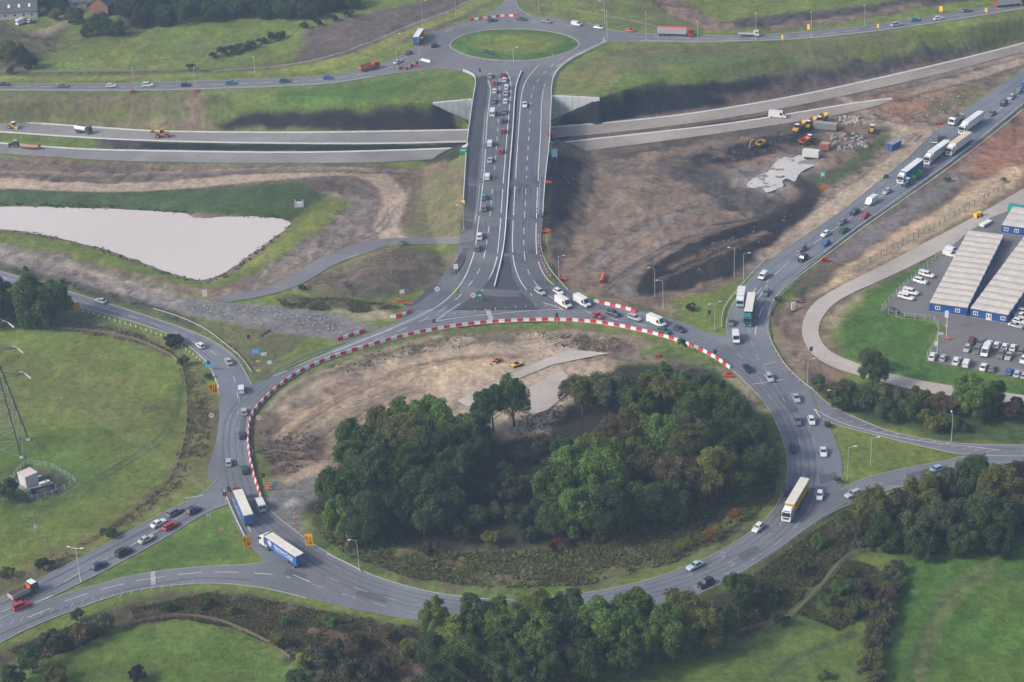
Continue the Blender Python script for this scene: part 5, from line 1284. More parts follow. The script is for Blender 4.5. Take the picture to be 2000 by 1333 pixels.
# car park
GP = "cars parked in rows in the car park"
def prow(rows, d, where):
    for i, (x, y, k, c) in enumerate(rows): vehicle(x, y, d[0], d[1], k, c, "parked %s %s, %s from left in %s" % (c, k, ordn(i + 1), where), GP)
prow([(1822, 696, 'suv', 'white'), (1842, 699, 'hatchback', 'silver'), (1868, 705, 'suv', 'white'), (1888, 709, 'small van', 'white'), (1921, 717, 'saloon', 'white'), (1938, 720, 'hatchback', 'grey'), (1971, 726, 'hatchback', 'blue'), (1987, 730, 'hatchback', 'paleblue'), (2001, 733, 'hatchback', 'silver')], (9, -18), "the front row by the grass")
prow([(1889, 681, 'hatchback', 'silver'), (1908, 684, 'estate', 'grey'), (1925, 685, 'van', 'white'), (1955, 692, 'suv', 'grey'), (1970, 696, 'saloon', 'silver'), (1999, 703, 'hatchback', 'white')], (-9, 18), "the middle row of the car park")
prow([(1898, 665, 'suv', 'maroon'), (1916, 668, 'saloon', 'grey'), (1931, 672, 'saloon', 'white'), (1947, 674, 'hatchback', 'white'), (1963, 677, 'hatchback', 'white'), (1979, 679, 'hatchback', 'white'), (1995, 684, 'estate', 'grey')], (9, -18), "the rear row of the car park")
prow([(1984, 636, 'saloon', 'silver'), (1990, 628, 'hatchback', 'white'), (1996, 618, 'saloon', 'white'), (2002, 610, 'estate', 'silver')], (30, 8), "the short row by the offices")
vehicle(1743, 607, 30, 7, 'saloon', 'black', "black saloon parked at the car park entrance corner")
GW = "white works pickups along the mesh fence"
for i, (x, y, k) in enumerate([(1770, 580, 'covered pickup'), (1779, 570, 'covered pickup'), (1798, 549, 'suv'), (1810, 536, 'covered pickup'), (1855, 496, 'small van'), (1859, 489, 'small van')]):
    vehicle(x, y, 30, 8, k, 'white', "white %s, %s from the near end along the mesh fence" % ('four-by-four' if k == 'suv' else k, ordn(i + 1)), GW)
# ------------------------------------------------------------------ lorries
def lorry(px, py, dx, dy, cab, side, roof, label, rear=None, L=13.6, text=None, group="articulated lorries", py_up=1.9):
    loc = G(px, py, py_up); loc.z += .14
    e = empty("lorry", loc, heading(px, py, dx, dy)); tag(e, label, "lorry", group)
    cp, sp = paint_of(cab), mat("curtain_" + side, PAINTS.get(side, (0.03, 0.10, 0.36)), 0.55, var=.10, vscale=.6)
    rp = mat("trailer_roof_" + roof, PAINTS[roof], 0.6, var=.12, vscale=.4)
    x0 = -L / 2 - 1.4; x1 = x0 + L; c0 = x1 + .75; c1 = c0 + 2.25
    # trailer
    b_ = MB().box(x0, x1, -1.25, 1.25, 1.12, 3.92); t_ = b_.obj("trailer_body", e, sp)
    for k in range(int(L / 1.7)):
        for s in (-1, 1): inst("curtain_strap", STRAP, t_, (x0 + .8 + k * 1.7, s * 1.256, 2.5), mat=sp)
    MB().box(x0 - .02, x1 + .02, -1.28, 1.28, 3.92, 4.02, taper=.05, tx=.05).obj("trailer_roof", e, rp)
    MB().box(x0 - .05, x0 - .005, -1.22, 1.22, 1.15, 3.88).obj("rear_door", e, mat("door_" + (rear or side), PAINTS.get(rear or side), 0.5))
    MB().box(x0 + .2, x1 + 1.2, -.45, .45, .72, 1.11).obj("chassis", e, BLACKP)
    for s in (-1, 1):
        MB().box(x0 + 4.6, x1 - 3.4, s * 1.2 - .03, s * 1.2 + .03, .55, 1.08).obj("side_guard", e, BLACKP if side != 'blue' else sp)
        MB().box(x0 - .07, x0 + .02, s * .95 - .22, s * .95 + .22, .82, 1.02).obj("tail_light", e, LAMPR)
        MB().box(c1 - .1, c1 + .03, s * .9 - .2, s * .9 + .2, .62, .86).obj("headlight", e, LAMPW)
        MB().tube((c0 - 1.1, s * .95, .8), (c0 - .2, s * .95, .8), .32, n=10).obj("fuel_tank", e, GALV)
        MB().box(c1 - .35, c1 - .12, s * 1.42 - .12, s * 1.42 + .12, 1.9, 2.6).obj("door_mirror", e, BLACKP)
        MB().add([(c1 - .25, s * 1.236, 1.95), (c1 - 1.2, s * 1.236, 1.95), (c1 - 1.2, s * 1.236, 2.7), (c1 - .42, s * 1.236, 2.7)], [(0, 1, 2, 3)]).obj("side_window", e, GLASS)
        for x in (x0 + 1.4, x0 + 2.7, x0 + 4.0, x1 - .9, c1 - 1.0): inst("wheel", WHEEL_B, e, (x, s * 1.05, .5))
    # cab
    m_ = MB(); m_.prism([(c0, .55), (c1 - .02, .55), (c1 + .04, 1.2), (c1, 1.75), (c1 - .22, 2.85), (c1 - .45, 3.05), (c0 + .1, 3.15), (c0, 3.05)], -1.22, 1.22); m_.obj("cab", e, cp)
    MB().add([(c1 + .03, -1.12, 1.72), (c1 + .03, 1.12, 1.72), (c1 - .19, 1.08, 2.86), (c1 - .19, -1.08, 2.86)], [(0, 1, 2, 3)]).obj("windscreen", e, GLASS)
    MB().box(c1 - .16, c1 + .06, -1.2, 1.2, .35, .6).obj("bumper", e, cp)
    MB().add([(c1 + .055, -.75, .95), (c1 + .055, .75, .95), (c1 + .045, .75, 1.5), (c1 + .045, -.75, 1.5)], [(0, 1, 2, 3)]).obj("grille", e, BLACKP)
    MB().prism([(c0 + .15, 3.16), (c1 - .75, 3.13), (c0 + .5, 3.72), (c0 + .15, 3.78)], -1.0, 1.0).obj("wind_deflector", e, cp)
    MB().box(c1 - .5, c1 - .3, -.9, .9, 3.06, 3.16).obj("sun_visor", e, BLACKP)
    if text:
        for s in (-1, 1):
            tm = text_mesh(text, 1.25, SIGNW, .02)
            inst("lettering", tm, e, (x0 + 5.4, s * 1.275, 2.75), (R(90), 0, 0 if s < 0 else R(180)))
            t2 = text_mesh("www. . . . . . . .", .4, SIGNW)
            rg = MB(); n_ = 20
            for i in range(n_):
                a0, a1 = 2 * math.pi * i / n_, 2 * math.pi * (i + 1) / n_
                rg.add([(math.cos(a0) * .8, 0, math.sin(a0) * .8), (math.cos(a1) * .8, 0, math.sin(a1) * .8), (math.cos(a1) * .5, 0, math.sin(a1) * .5), (math.cos(a0) * .5, 0, math.sin(a0) * .5)], [(0, 1, 2, 3)])
            rg.tube((0, -.002, 0), (0, .002, 0), .32, n=12)
            rg.obj("emblem", e, SIGNW, loc=(x0 + 11.6, s * 1.275, 2.75))
            ln = MB(); ln.box(x0 + 1.5, x0 + 9.4, -.003, .003, -.12, .0)
            ln.obj("small_print", e, SIGNW, loc=(0, s * 1.275, 1.95))
    return e
STRAP = MB().box(-.025, .025, -.006, .006, -1.3, 1.3).mesh("curtain_strap", SIGNW)
lorry(474, 990, -27, -62, 'red', 'blue', 'cream', "blue articulated lorry with a red cab and cream roof on the left curve", 'blue')
lorry(550, 1074, -82, -55, 'white', 'blue', 'cream', "blue articulated lorry with a white cab, emblem and lettering on its side", 'blue', text="Bernhaut Cargo")
lorry(1554, 978, -25, 42, 'white', 'yellow', 'cream', "white-cabbed articulated lorry with yellow sides and a cream roof", 'navy')
lorry(1464, 606, -9, 48, 'teal', 'green', 'cream', "articulated lorry with a bright green cab and cream roof", 'green')
lorry(1778, 336, -42, 32, 'white', 'blue', 'white', "blue-sided articulated lorry with a white cab in the dual carriageway queue", 'blue')
lorry(1830, 299, -42, 30, 'white', 'silver', 'white', "all-white articulated lorry behind the blue-sided lorry and tractor", 'white')
lorry(1873, 282, -42, 30, 'white', 'white', 'peach', "white articulated lorry with an orange-tinted roof in the right lane", 'white')
lorry(1897, 241, -42, 30, 'white', 'white', 'white', "white articulated lorry at the back of the group, beside the grey tipper", 'white')
lorry(819, 72, 12, -18, 'white', 'orange', 'white', "lorry with orange sides and a blue rear entering the far roundabout", 'blue', L=11)
lorry(1975, 4, 30, -3, 'red', 'silver', 'white', "red-cabbed lorry cut off by the top right corner", 'red', L=11)

def truck_base(name, px, py, dx, dy, label, cat, up=1.3, group=None):
    loc = G(px, py, up); loc.z += .12
    e = empty(name, loc, heading(px, py, dx, dy)); return tag(e, label, cat, group)
def cab_over(e, x0, x1, mt, zt=2.9, w=1.2, sub=True):
    MB().prism([(x0, .6), (x1, .6), (x1 + .05, 1.5), (x1 - .2, zt - .2), (x1 - .45, zt), (x0, zt)], -w, w).obj("cab", e, mt)
    MB().add([(x1 + .055, -w * .88, 1.55), (x1 + .055, w * .88, 1.55), (x1 - .16, w * .85, zt - .28), (x1 - .16, -w * .85, zt - .28)], [(0, 1, 2, 3)]).obj("windscreen", e, GLASS)
    for s in (-1, 1):
        MB().add([(x1 - .1, s * (w + .012), 1.6), (x0 + .3, s * (w + .012), 1.6), (x0 + .3, s * (w + .012), zt - .4), (x1 - .3, s * (w + .012), zt - .4)], [(0, 1, 2, 3)]).obj("side_window", e, GLASS)
        MB().box(x1 - .05, x1 + .07, s * w * .75 - .15, s * w * .75 + .15, .7, .92).obj("headlight", e, LAMPW)
def wheels(e, xs, y=1.02, r=.5, me_=None):
    for x in xs:
        for s in (-1, 1): inst("wheel", me_ or WHEEL_B, e, (x, s * y, r))
def tipper(px, py, dx, dy, cab, body, label, load=None, L=8.6, board=None, cabroof=None):
    e = truck_base("tipper_truck", px, py, dx, dy, label, "tipper truck", group="tipper trucks")
    xr, xf = -L / 2, L / 2
    cab_over(e, xf - 2.1, xf, cab)
    bm_ = MB(); t = .08
    bx0, bx1 = xr, xf - 2.35
    bm_.box(bx0, bx1, -1.22, 1.22, 1.05, 1.15)
    bm_.box(bx0, bx1, -1.24, -1.24 + t, 1.15, 2.35); bm_.box(bx0, bx1, 1.24 - t, 1.24, 1.15, 2.35)
    bm_.box(bx0, bx0 + t, -1.155, 1.155, 1.152, 2.30)
    bm_.obj("tipping_body", e, body)
    (MB().box(bx1 - t, bx1, -1.2, 1.2, 1.16, 2.75)).obj("headboard", e, board or body)
    if load: MB().box(bx0 + .12, bx1 - .12, -1.13, 1.13, 1.16, 1.9, taper=.25, tx=.3).obj("load", e, load)
    if cabroof: MB().box(xf - 2.05, xf - .5, -1.15, 1.15, 2.905, 2.98).obj("cab_roof", e, cabroof)
    MB().box(xr + .2, xf - .3, -.42, .42, .62, 1.04).obj("chassis", e, BLACKP)
    for s in (-1, 1): MB().box(xr - .02, xr + .06, s * .9 - .2, s * .9 + .2, .75, .95).obj("tail_light", e, LAMPR)
    wheels(e, (xr + 1.2, xr + 2.5, xf - 2.6, xf - 1.0))
    return e
SOIL = mat("loose_soil_load", (0.12, 0.09, 0.07), 0.95, var=.3, vscale=2, bump=.6)
tipper(46, 1156, 30, -15, paint_of('green'), mat("dusty_body", (0.40, 0.34, 0.30), .8, var=.15), "tipper truck with a green cab, orange headboard and dusty bed at the left edge", board=mat("orange_board", (0.62, 0.13, 0.03), .6), cabroof=SIGNW, L=7.6)
tipper(1868, 234, -30, 20, paint_of('white'), mat("grey_body", (0.35, 0.37, 0.36), .6, var=.1), "white-cabbed grey tipper truck on the dirt beside the lorry queue", load=SOIL)
tipper(721, 131, 26, -6, paint_of('red'), mat("orange_body", (0.50, 0.14, 0.04), .6, var=.1), "orange tipper truck on the far local road by the roundworks", load=SOIL)
# articulated red tipper
e = truck_base("bulk_tipper_lorry", 1318, 63, 30, 1, "long bulk tipper lorry with a red cab and orange sheet on the far road", "lorry", 1.7)
cab_over(e, 5.7, 7.9, paint_of('red'), 3.2)
MB().prism([(-7.2, 1.15), (5.0, 1.15), (5.2, 3.4), (-7.3, 3.4)], -1.22, 1.22).obj("trailer_body", e, mat("alloy_body", (0.48, 0.52, 0.56), .45, metal=.3))
for k in range(9): MB().box(-6.8 + k * 1.4, -6.7 + k * 1.4, -1.27, 1.27, 1.15, 3.35).obj("body_rib", e, GALV)
MB().box(-7.2, 5.1, -1.2, 1.2, 3.405, 3.6, taper=.25).obj("load_sheet", e, mat("orange_sheet", (0.62, 0.16, 0.10), .7))
MB().box(-7, 7, -.42, .42, .65, 1.14).obj("chassis", e, BLACKP); wheels(e, (-6, -4.7, -3.4, 4.6, 6.9))
# recovery truck
e = truck_base("recovery_truck", 1463, 67, 30, 1, "white flatbed recovery truck on the far road", "truck", 1.0)
cab_over(e, 2.3, 4.2, paint_of('white'), 2.6, 1.1)
MB().box(-4.6, 1.6, -1.15, 1.15, 1.0, 1.12).obj("flat_bed", e, paint_of('silver')); MB().box(1.7, 2.1, -1.1, 1.1, 1.0, 2.2).obj("winch_frame", e, paint_of('white'))
MB().box(2.6, 3.4, -.9, .9, 2.605, 2.75).obj("light_bar", e, SIGNY); MB().box(-4.4, 4, -.4, .4, .6, .99).obj("chassis", e, BLACKP); wheels(e, (-2.6, 3.2), .95, .45)
# white box lorry
e = truck_base("box_lorry", 1447, 581, -5, 30, "white box lorry beside the green articulated lorry", "lorry", 1.8)
cab_over(e, 2.4, 4.4, paint_of('paleblue'), 2.7); MB().box(-4.2, 2.2, -1.2, 1.2, 1.0, 3.6).obj("box_body", e, paint_of('white'))
MB().box(-4.22, 2.22, -1.22, 1.22, 3.603, 3.66, taper=.04, tx=.04).obj("box_roof", e, paint_of('white')); MB().box(2.3, 3.6, -1.1, 1.1, 2.705, 3.3, tx=.3).obj("wind_deflector", e, paint_of('white'))
MB().box(-4, 4.2, -.4, .4, .6, .99).obj("chassis", e, BLACKP); wheels(e, (-2.4, 3.4))
for s in (-1, 1): MB().box(-4.27, -4.2, s * .95 - .15, s * .95 + .15, .8, 1.0).obj("tail_light", e, LAMPR)
# farm tractor and trailer
def farm_tractor(px, py, dx, dy, col, label):
    e = truck_base("farm_tractor", px, py, dx, dy, label, "tractor", 1.2, "farm tractors")
    mt = paint_of(col)
    MB().prism([(.2, .9), (2.3, .8), (2.3, 1.45), (.2, 1.7)], -.42, .42).obj("bonnet", e, mt)
    MB().box(-1.2, .3, -.7, .7, .8, 1.5).obj("cab", e, mt)
    MB().box(-1.15, .25, -.66, .66, 1.502, 2.55, taper=.08, tx=.1).obj("cab_glass", e, GLASS)
    MB().box(-1.2, .3, -.72, .72, 2.555, 2.70, taper=.06, tx=.06).obj("cab_roof", e, paint_of('paleblue'))
    for s in (-1, 1):
        inst("wheel", WHEEL_T, e, (-.9, s * .95, .82)); inst("wheel", WHEEL_B, e, (1.8, s * .8, .52))
        MB().box(-1.7, -.1, s * .95 - .3, s * .95 + .3, 1.64, 1.72).obj("mudguard", e, mt)
    MB().tube((1.0, .2, 1.6), (1.0, .2, 2.6), .05).obj("exhaust", e, BLACKP)
    return e
farm_tractor(1772, 357, -40, 26, 'teal', "teal farm tractor towing a green trailer beside the blue-sided lorry")
e = truck_base("farm_trailer", 1788, 343, -40, 26, "open green farm trailer behind the teal tractor", "trailer", 1.3)
gt = mat("trailer_green", (0.02, 0.30, 0.12), .5); t_ = MB()
t_.box(-2.7, 2.7, -1.2, 1.2, .95, 1.05); 
for y0, y1 in ((-1.22, -1.14), (1.14, 1.22)): t_.box(-2.7, 2.7, y0, y1, 1.052, 2.5)
for a0, a1 in ((-2.72, -2.64), (2.64, 2.72)): t_.box(a0, a1, -1.138, 1.138, 1.054, 2.48)
t_.obj("trailer_body", e, gt); MB().box(2.7, 4.2, -.1, .1, .7, .85).obj("drawbar", e, BLACKP); wheels(e, (-.9, .3))
farm_tractor(28, 282, -30, 2, 'navy', "dark blue tractor with a front loader on the lower unfinished carriageway")
e = truck_base("flat_trailer", 58, 287, -30, -2, "red flat trailer loaded with pipes behind the dark blue tractor", "trailer", .9)
MB().box(-4.2, 4.0, -1.15, 1.15, .85, 1.0).obj("flat_bed", e, mat("dusty_red", (0.34, 0.12, 0.09), .7)); wheels(e, (-2.4, -1.2), 1.0, .5)
for k in range(7): MB().tube((-3.6, -.9 + k * .3, 1.15), (3.6, -.9 + k * .3, 1.15), .14, n=8).obj("pipe", e, mat("clay_pipe", (0.45, 0.25, 0.18), .7))
MB().box(-4.3, -4.2, -1.1, 1.1, .9, 2.0).obj("tailboard", e, CONEO)
# bowser
e = truck_base("water_bowser", 162, 254, 30, 4, "dark green tanker truck standing on the upper unfinished carriageway", "truck", 1.4)
cab_over(e, 1.9, 3.7, paint_of('green'), 2.8); MB().tube((-3.5, 0, 1.95), (1.6, 0, 1.95), .98, n=14).obj("tank", e, paint_of('white'))
MB().box(-3.6, 1.7, -1.1, 1.1, 1.0, 1.35).obj("tank_cradle", e, paint_of('green')); MB().box(-3.4, 3.4, -.4, .4, .6, .99).obj("chassis", e, BLACKP); wheels(e, (-2.4, -1.1, 2.8))
MB().box(-3.0, 1.2, -.3, .3, 2.93, 3.05).obj("walkway", e, BLACKP)

# ------------------------------------------------------------------ site plant
YEL = mat("plant_yellow", (0.58, 0.33, 0.03), .5, var=.12, vscale=1.5)
ORN = mat("plant_orange", (0.60, 0.20, 0.04), .5, var=.12, vscale=1.5)
def excavator(px, py, dx, dy, col, label, reach=1.0, sc=1.0):
    e = truck_base("excavator", px, py, dx, dy, label, "excavator", 1.2, "excavators"); e.scale = (sc,) * 3
    for s in (-1, 1):
        MB().prism([(-1.9, .1), (1.9, .1), (2.15, .5), (1.9, .85), (-1.9, .85), (-2.15, .5)], s * 1.15 - .28, s * 1.15 + .28).obj("track", e, BLACKP)
    MB().box(-1.6, 1.6, -.85, .85, .45, .95).obj("undercarriage", e, BLACKP)
    MB().box(-2.2, 1.2, -1.25, 1.25, 1.0, 2.0, taper=.06).obj("house", e, col)
    MB().box(.05, 1.5, .35, 1.25, 2.005, 3.0, taper=.08, tx=.12).obj("cab", e, GLASS); MB().box(.1, 1.4, .4, 1.2, 3.005, 3.1).obj("cab_roof", e, col)
    MB().box(-2.5, -1.6, -1.2, 1.2, 1.05, 1.9).obj("counterweight", e, BLACKP)
    r_ = reach
    MB().tube((1.2, -.2, 1.5), (3.4 * r_, -.2, 3.9), .26, .22, n=6).obj("boom", e, col); MB().tube((3.4 * r_, -.2, 3.9), (5.4 * r_, -.2, 3.2), .22, .2, n=6).obj("boom", e, col)
    MB().tube((5.4 * r_, -.2, 3.3), (5.9 * r_, -.2, .9), .2, .14, n=6).obj("dipper", e, col)
    MB().prism([(5.4 * r_, .1), (6.2 * r_, .3), (6.1 * r_, .95), (5.6 * r_, .95)], -.75, .35).obj("bucket", e, BLACKP)
    return e
def dumper(px, py, dx, dy, col, label, tip=False):
    e = truck_base("dump_truck", px, py, dx, dy, label, "dump truck", 1.3, "site dump trucks")
    MB().prism([(.9, 1.0), (3.6, .8), (3.7, 1.5), (2.9, 1.7), (.9, 1.75)], -1.1, 1.1).obj("bonnet", e, col)
    MB().box(1.0, 2.3, -.85, .85, 1.76, 2.95, taper=.1, tx=.12).obj("cab", e, GLASS); MB().box(1.05, 2.25, -.8, .8, 2.955, 3.08).obj("cab_roof", e, SIGNW)
    sk = MB(); sk.add([(-4.2, -1.35, 2.6), (-4.2, 1.35, 2.6), (.6, 1.35, 2.6), (.6, -1.35, 2.6), (-3.2, -1.0, 1.2), (-3.2, 1.0, 1.2), (.4, 1.0, 1.3), (.4, -1.0, 1.3)], [(4, 5, 6, 7), (0, 1, 5, 4), (1, 2, 6, 5), (2, 3, 7, 6), (3, 0, 4, 7)])
    sk.obj("skip", e, col if not tip else ORN); MB().box(-3.4, 2.8, -.5, .5, .8, 1.15).obj("chassis", e, BLACKP)
    for x in (-2.4, -.9, 2.4):
        for s in (-1, 1): inst("wheel", WHEEL_T, e, (x, s * 1.15, .8))
    return e
def loader(px, py, dx, dy, col, label, up=True):
    e = truck_base("wheel_loader", px, py, dx, dy, label, "loader", 1.2, "wheel loaders")
    MB().box(-3.0, .2, -.85, .85, .9, 1.9, taper=.08).obj("engine_cover", e, col); MB().box(-.9, .6, -.8, .8, 1.905, 3.1, taper=.1, tx=.12).obj("cab", e, GLASS)
    MB().box(-.9, .55, -.78, .78, 3.105, 3.22).obj("cab_roof", e, col); MB().box(.2, 1.9, -.6, .6, .7, 1.5).obj("front_frame", e, col)
    h_ = 2.3 if up else .6
    for s in (-1, 1):
        MB().tube((.8, s * .55, 1.5), (3.4, s * .55, h_), .16, n=6).obj("lift_arm", e, col)
        for x in (-2.0, 1.5): inst("wheel", WHEEL_T, e, (x, s * 1.0, .8))
    MB().prism([(3.2, h_ - .5), (4.3, h_ - .3), (4.4, h_ - .15), (3.9, h_ + .9), (3.2, h_ + .7)], -1.3, 1.3).obj("bucket", e, col)
    return e
def roller(px, py, dx, dy, label):
    e = truck_base("road_roller", px, py, dx, dy, label, "roller", 1.0, "road rollers")
    MB().tube((1.6, -1, .7), (1.6, 1, .7), .7, n=16).obj("drum", e, GALV); MB().box(.6, 2.4, -1.15, -1.05, .6, .9).obj("drum_frame", e, YEL); MB().box(.6, 2.4, 1.05, 1.15, .6, .9).obj("drum_frame", e, YEL)
    MB().box(-2.2, .5, -.85, .85, .7, 1.6, taper=.06).obj("engine_cover", e, YEL); MB().box(-.6, .5, -.7, .7, 1.605, 2.6, taper=.06).obj("cab", e, GLASS)
    MB().box(-.75, .65, -.85, .85, 2.605, 2.75).obj("canopy", e, SIGNW)
    for s in (-1, 1): inst("wheel", WHEEL_T, e, (-1.5, s * .85, .75))
    return e
roller(27, 247, 30, 3, "yellow road roller with a white canopy at the far left edge")
loader(316, 263, -30, 1, ORN, "orange wheel loader with its bucket raised on the upper unfinished carriageway")
excavator(1484, 281, -20, 8, YEL, "yellow excavator working alone on the dark soil", .9)
dumper(1561, 249, -20, 14, YEL, "yellow dump truck, nearest of the three parked in line")
dumper(1583, 242, -20, 14, YEL, "yellow dump truck, middle of the three parked in line")
dumper(1604, 234, -20, 14, YEL, "yellow dump truck, farthest of the three parked in line")
dumper(1576, 275, 20, -9, mat("faded_grey_paint", (0.12, 0.14, 0.15), .6), "grey dump truck with an orange skip in front of the yellow ones", True)
roller(1704, 253, 10, -16, "small road roller at the edge of the dark green bank")
excavator(970, 701, -16, 10, ORN, "small orange excavator on the pale earth inside the roundabout", .8, .55)
# parked grey trailer seen from behind
e = truck_base("site_trailer", 1826, 270, 3, -30, "grey sheeted trailer parked across the muddy crossing", "trailer", 1.2)
MB().box(-4, 3.4, -1.2, 1.2, 1.0, 2.6, taper=.12).obj("trailer_body", e, mat("grey_sheet", (0.16, 0.17, 0.18), .7, var=.15)); MB().box(-4, 4.2, -.4, .4, .6, .99).obj("chassis", e, BLACKP); wheels(e, (-2.8, -1.5))
MB().box(-4.06, -3.98, -1.1, 1.1, .7, 1.1).obj("rear_bar", e, SIGNW)
def container(px, py, dx, dy, L, W, H, mt, label, name="container", cat="container", roofm=None):
    e = truck_base(name, px, py, dx, dy, label, cat, H / 2, "site containers"); e.location.z -= .1
    MB().box(-L / 2, L / 2, -W / 2, W / 2, .1, H).obj("body", e, mt)
    n_ = int(L / .8)
    for k in range(n_):
        for s in (-1, 1): MB().box(-L / 2 + .2 + k * .8, -L / 2 + .55 + k * .8, s * (W / 2 + .02) - .018, s * (W / 2 + .02) + .018, .2, H - .12).obj("wall_panel", e, mt)
    MB().box(-L / 2 - .03, L / 2 + .03, -W / 2 - .05, W / 2 + .05, H + .002, H + .06).obj("roof", e, roofm or mt)
    for s in (-1, 1): MB().box(L / 2 + .004, L / 2 + .05, s * W / 4 - W / 4 + .04, s * W / 4 + W / 4 - .04, .2, H - .1).obj("door", e, mt)
    return e
BLUEC = mat("container_blue", (0.025, 0.10, 0.27), .55, var=.1); WHITEC = mat("container_white", (0.62, 0.63, 0.62), .55, var=.08)
container(1746, 284, -30, 16, 6.0, 2.5, 2.6, BLUEC, "blue container on the dark green bank by the mud crossing", roofm=mat("container_roof_grey", (0.22, 0.28, 0.36), .6))
container(1584, 300, 30, 3, 6.0, 2.5, 2.5, WHITEC, "white cabin beside the pale concrete pad")
container(1612, 286, 30, 3, 3.2, 2.4, 2.4, mat("container_red", (0.32, 0.10, 0.08), .6, var=.12), "red store box between the dump truck and the scrap heap", roofm=mat("pink_roof", (0.5, 0.25, 0.22), .7))
container(1612, 246, 30, 3, 9.0, 2.5, 2.4, mat("container_grey", (0.20, 0.22, 0.23), .6, var=.12), "long grey screening hopper beside the yellow dump trucks", roofm=mat("hopper_top", (0.30, 0.31, 0.31), .7))
# ------------------------------------------------------------------ trees
def leaf_mat(name, c0, c1, sc=0.5):
    mt = bpy.data.materials.new("leaves_" + name); mt.use_nodes = True
    n, l = mt.node_tree.nodes, mt.node_tree.links
    b = n["Principled BSDF"]; b.inputs["Roughness"].default_value = 0.75; b.inputs["Specular IOR Level"].default_value = 0.25
    g_ = n.new("ShaderNodeNewGeometry"); ns = n.new("ShaderNodeTexNoise"); ns.inputs["Scale"].default_value = sc; ns.inputs["Detail"].default_value = 5; ns.inputs["Roughness"].default_value = .7
    l.new(g_.outputs["Position"], ns.inputs["Vector"])
    rp = n.new("ShaderNodeMapRange"); rp.inputs["From Min"].default_value = .32; rp.inputs["From Max"].default_value = .68; l.new(ns.outputs["Fac"], rp.inputs["Value"])
    mx = n.new("ShaderNodeMix"); mx.data_type = 'RGBA'; mx.inputs[6].default_value = (*c0, 1); mx.inputs[7].default_value = (*c1, 1); l.new(rp.outputs[0], mx.inputs[0])
    oi = n.new("ShaderNodeObjectInfo"); r2 = n.new("ShaderNodeMapRange"); r2.inputs["To Min"].default_value = .72; r2.inputs["To Max"].default_value = 1.38; l.new(oi.outputs["Random"], r2.inputs["Value"])
    m2 = n.new("ShaderNodeMix"); m2.data_type = 'RGBA'; m2.blend_type = 'MULTIPLY'; m2.inputs[0].default_value = 1; l.new(mx.outputs[2], m2.inputs[6]); l.new(r2.outputs[0], m2.inputs[7])
    l.new(m2.outputs[2], b.inputs["Base Color"])
    tr = n.new("ShaderNodeBsdfTranslucent"); l.new(m2.outputs[2], tr.inputs["Color"])
    ms = n.new("ShaderNodeMixShader"); ms.inputs[0].default_value = .35; l.new(b.outputs[0], ms.inputs[1]); l.new(tr.outputs[0], ms.inputs[2]); l.new(ms.outputs[0], n["Material Output"].inputs["Surface"])
    return mt
LEAF = {
    'green': leaf_mat('green', (0.068, 0.133, 0.031), (0.145, 0.235, 0.049)), 'dark': leaf_mat('dark', (0.039, 0.079, 0.030), (0.086, 0.139, 0.042)),
    'olive': leaf_mat('olive', (0.102, 0.119, 0.033), (0.192, 0.191, 0.054)), 'brown': leaf_mat('brown', (0.086, 0.075, 0.044), (0.166, 0.128, 0.068)),
    'lime': leaf_mat('lime', (0.111, 0.171, 0.030), (0.230, 0.281, 0.055)), 'yellow': leaf_mat('yellow', (0.20, 0.18, 0.03), (0.34, 0.26, 0.04)),
    'red': leaf_mat('red', (0.085, 0.028, 0.026), (0.15, 0.05, 0.04)), 'orange': leaf_mat('orange', (0.24, 0.10, 0.02), (0.38, 0.18, 0.03)),
    'greygreen': leaf_mat('greygreen', (0.061, 0.080, 0.043), (0.147, 0.161, 0.084)), 'purple': leaf_mat('purple', (0.058, 0.044, 0.042), (0.096, 0.072, 0.063))}
ADJ = {'green': 'green', 'dark': 'dark green', 'olive': 'olive', 'brown': 'brown-tinged', 'lime': 'yellow-green', 'yellow': 'golden yellow', 'red': 'dark red', 'orange': 'orange', 'greygreen': 'grey-green', 'purple': 'purplish bare'}
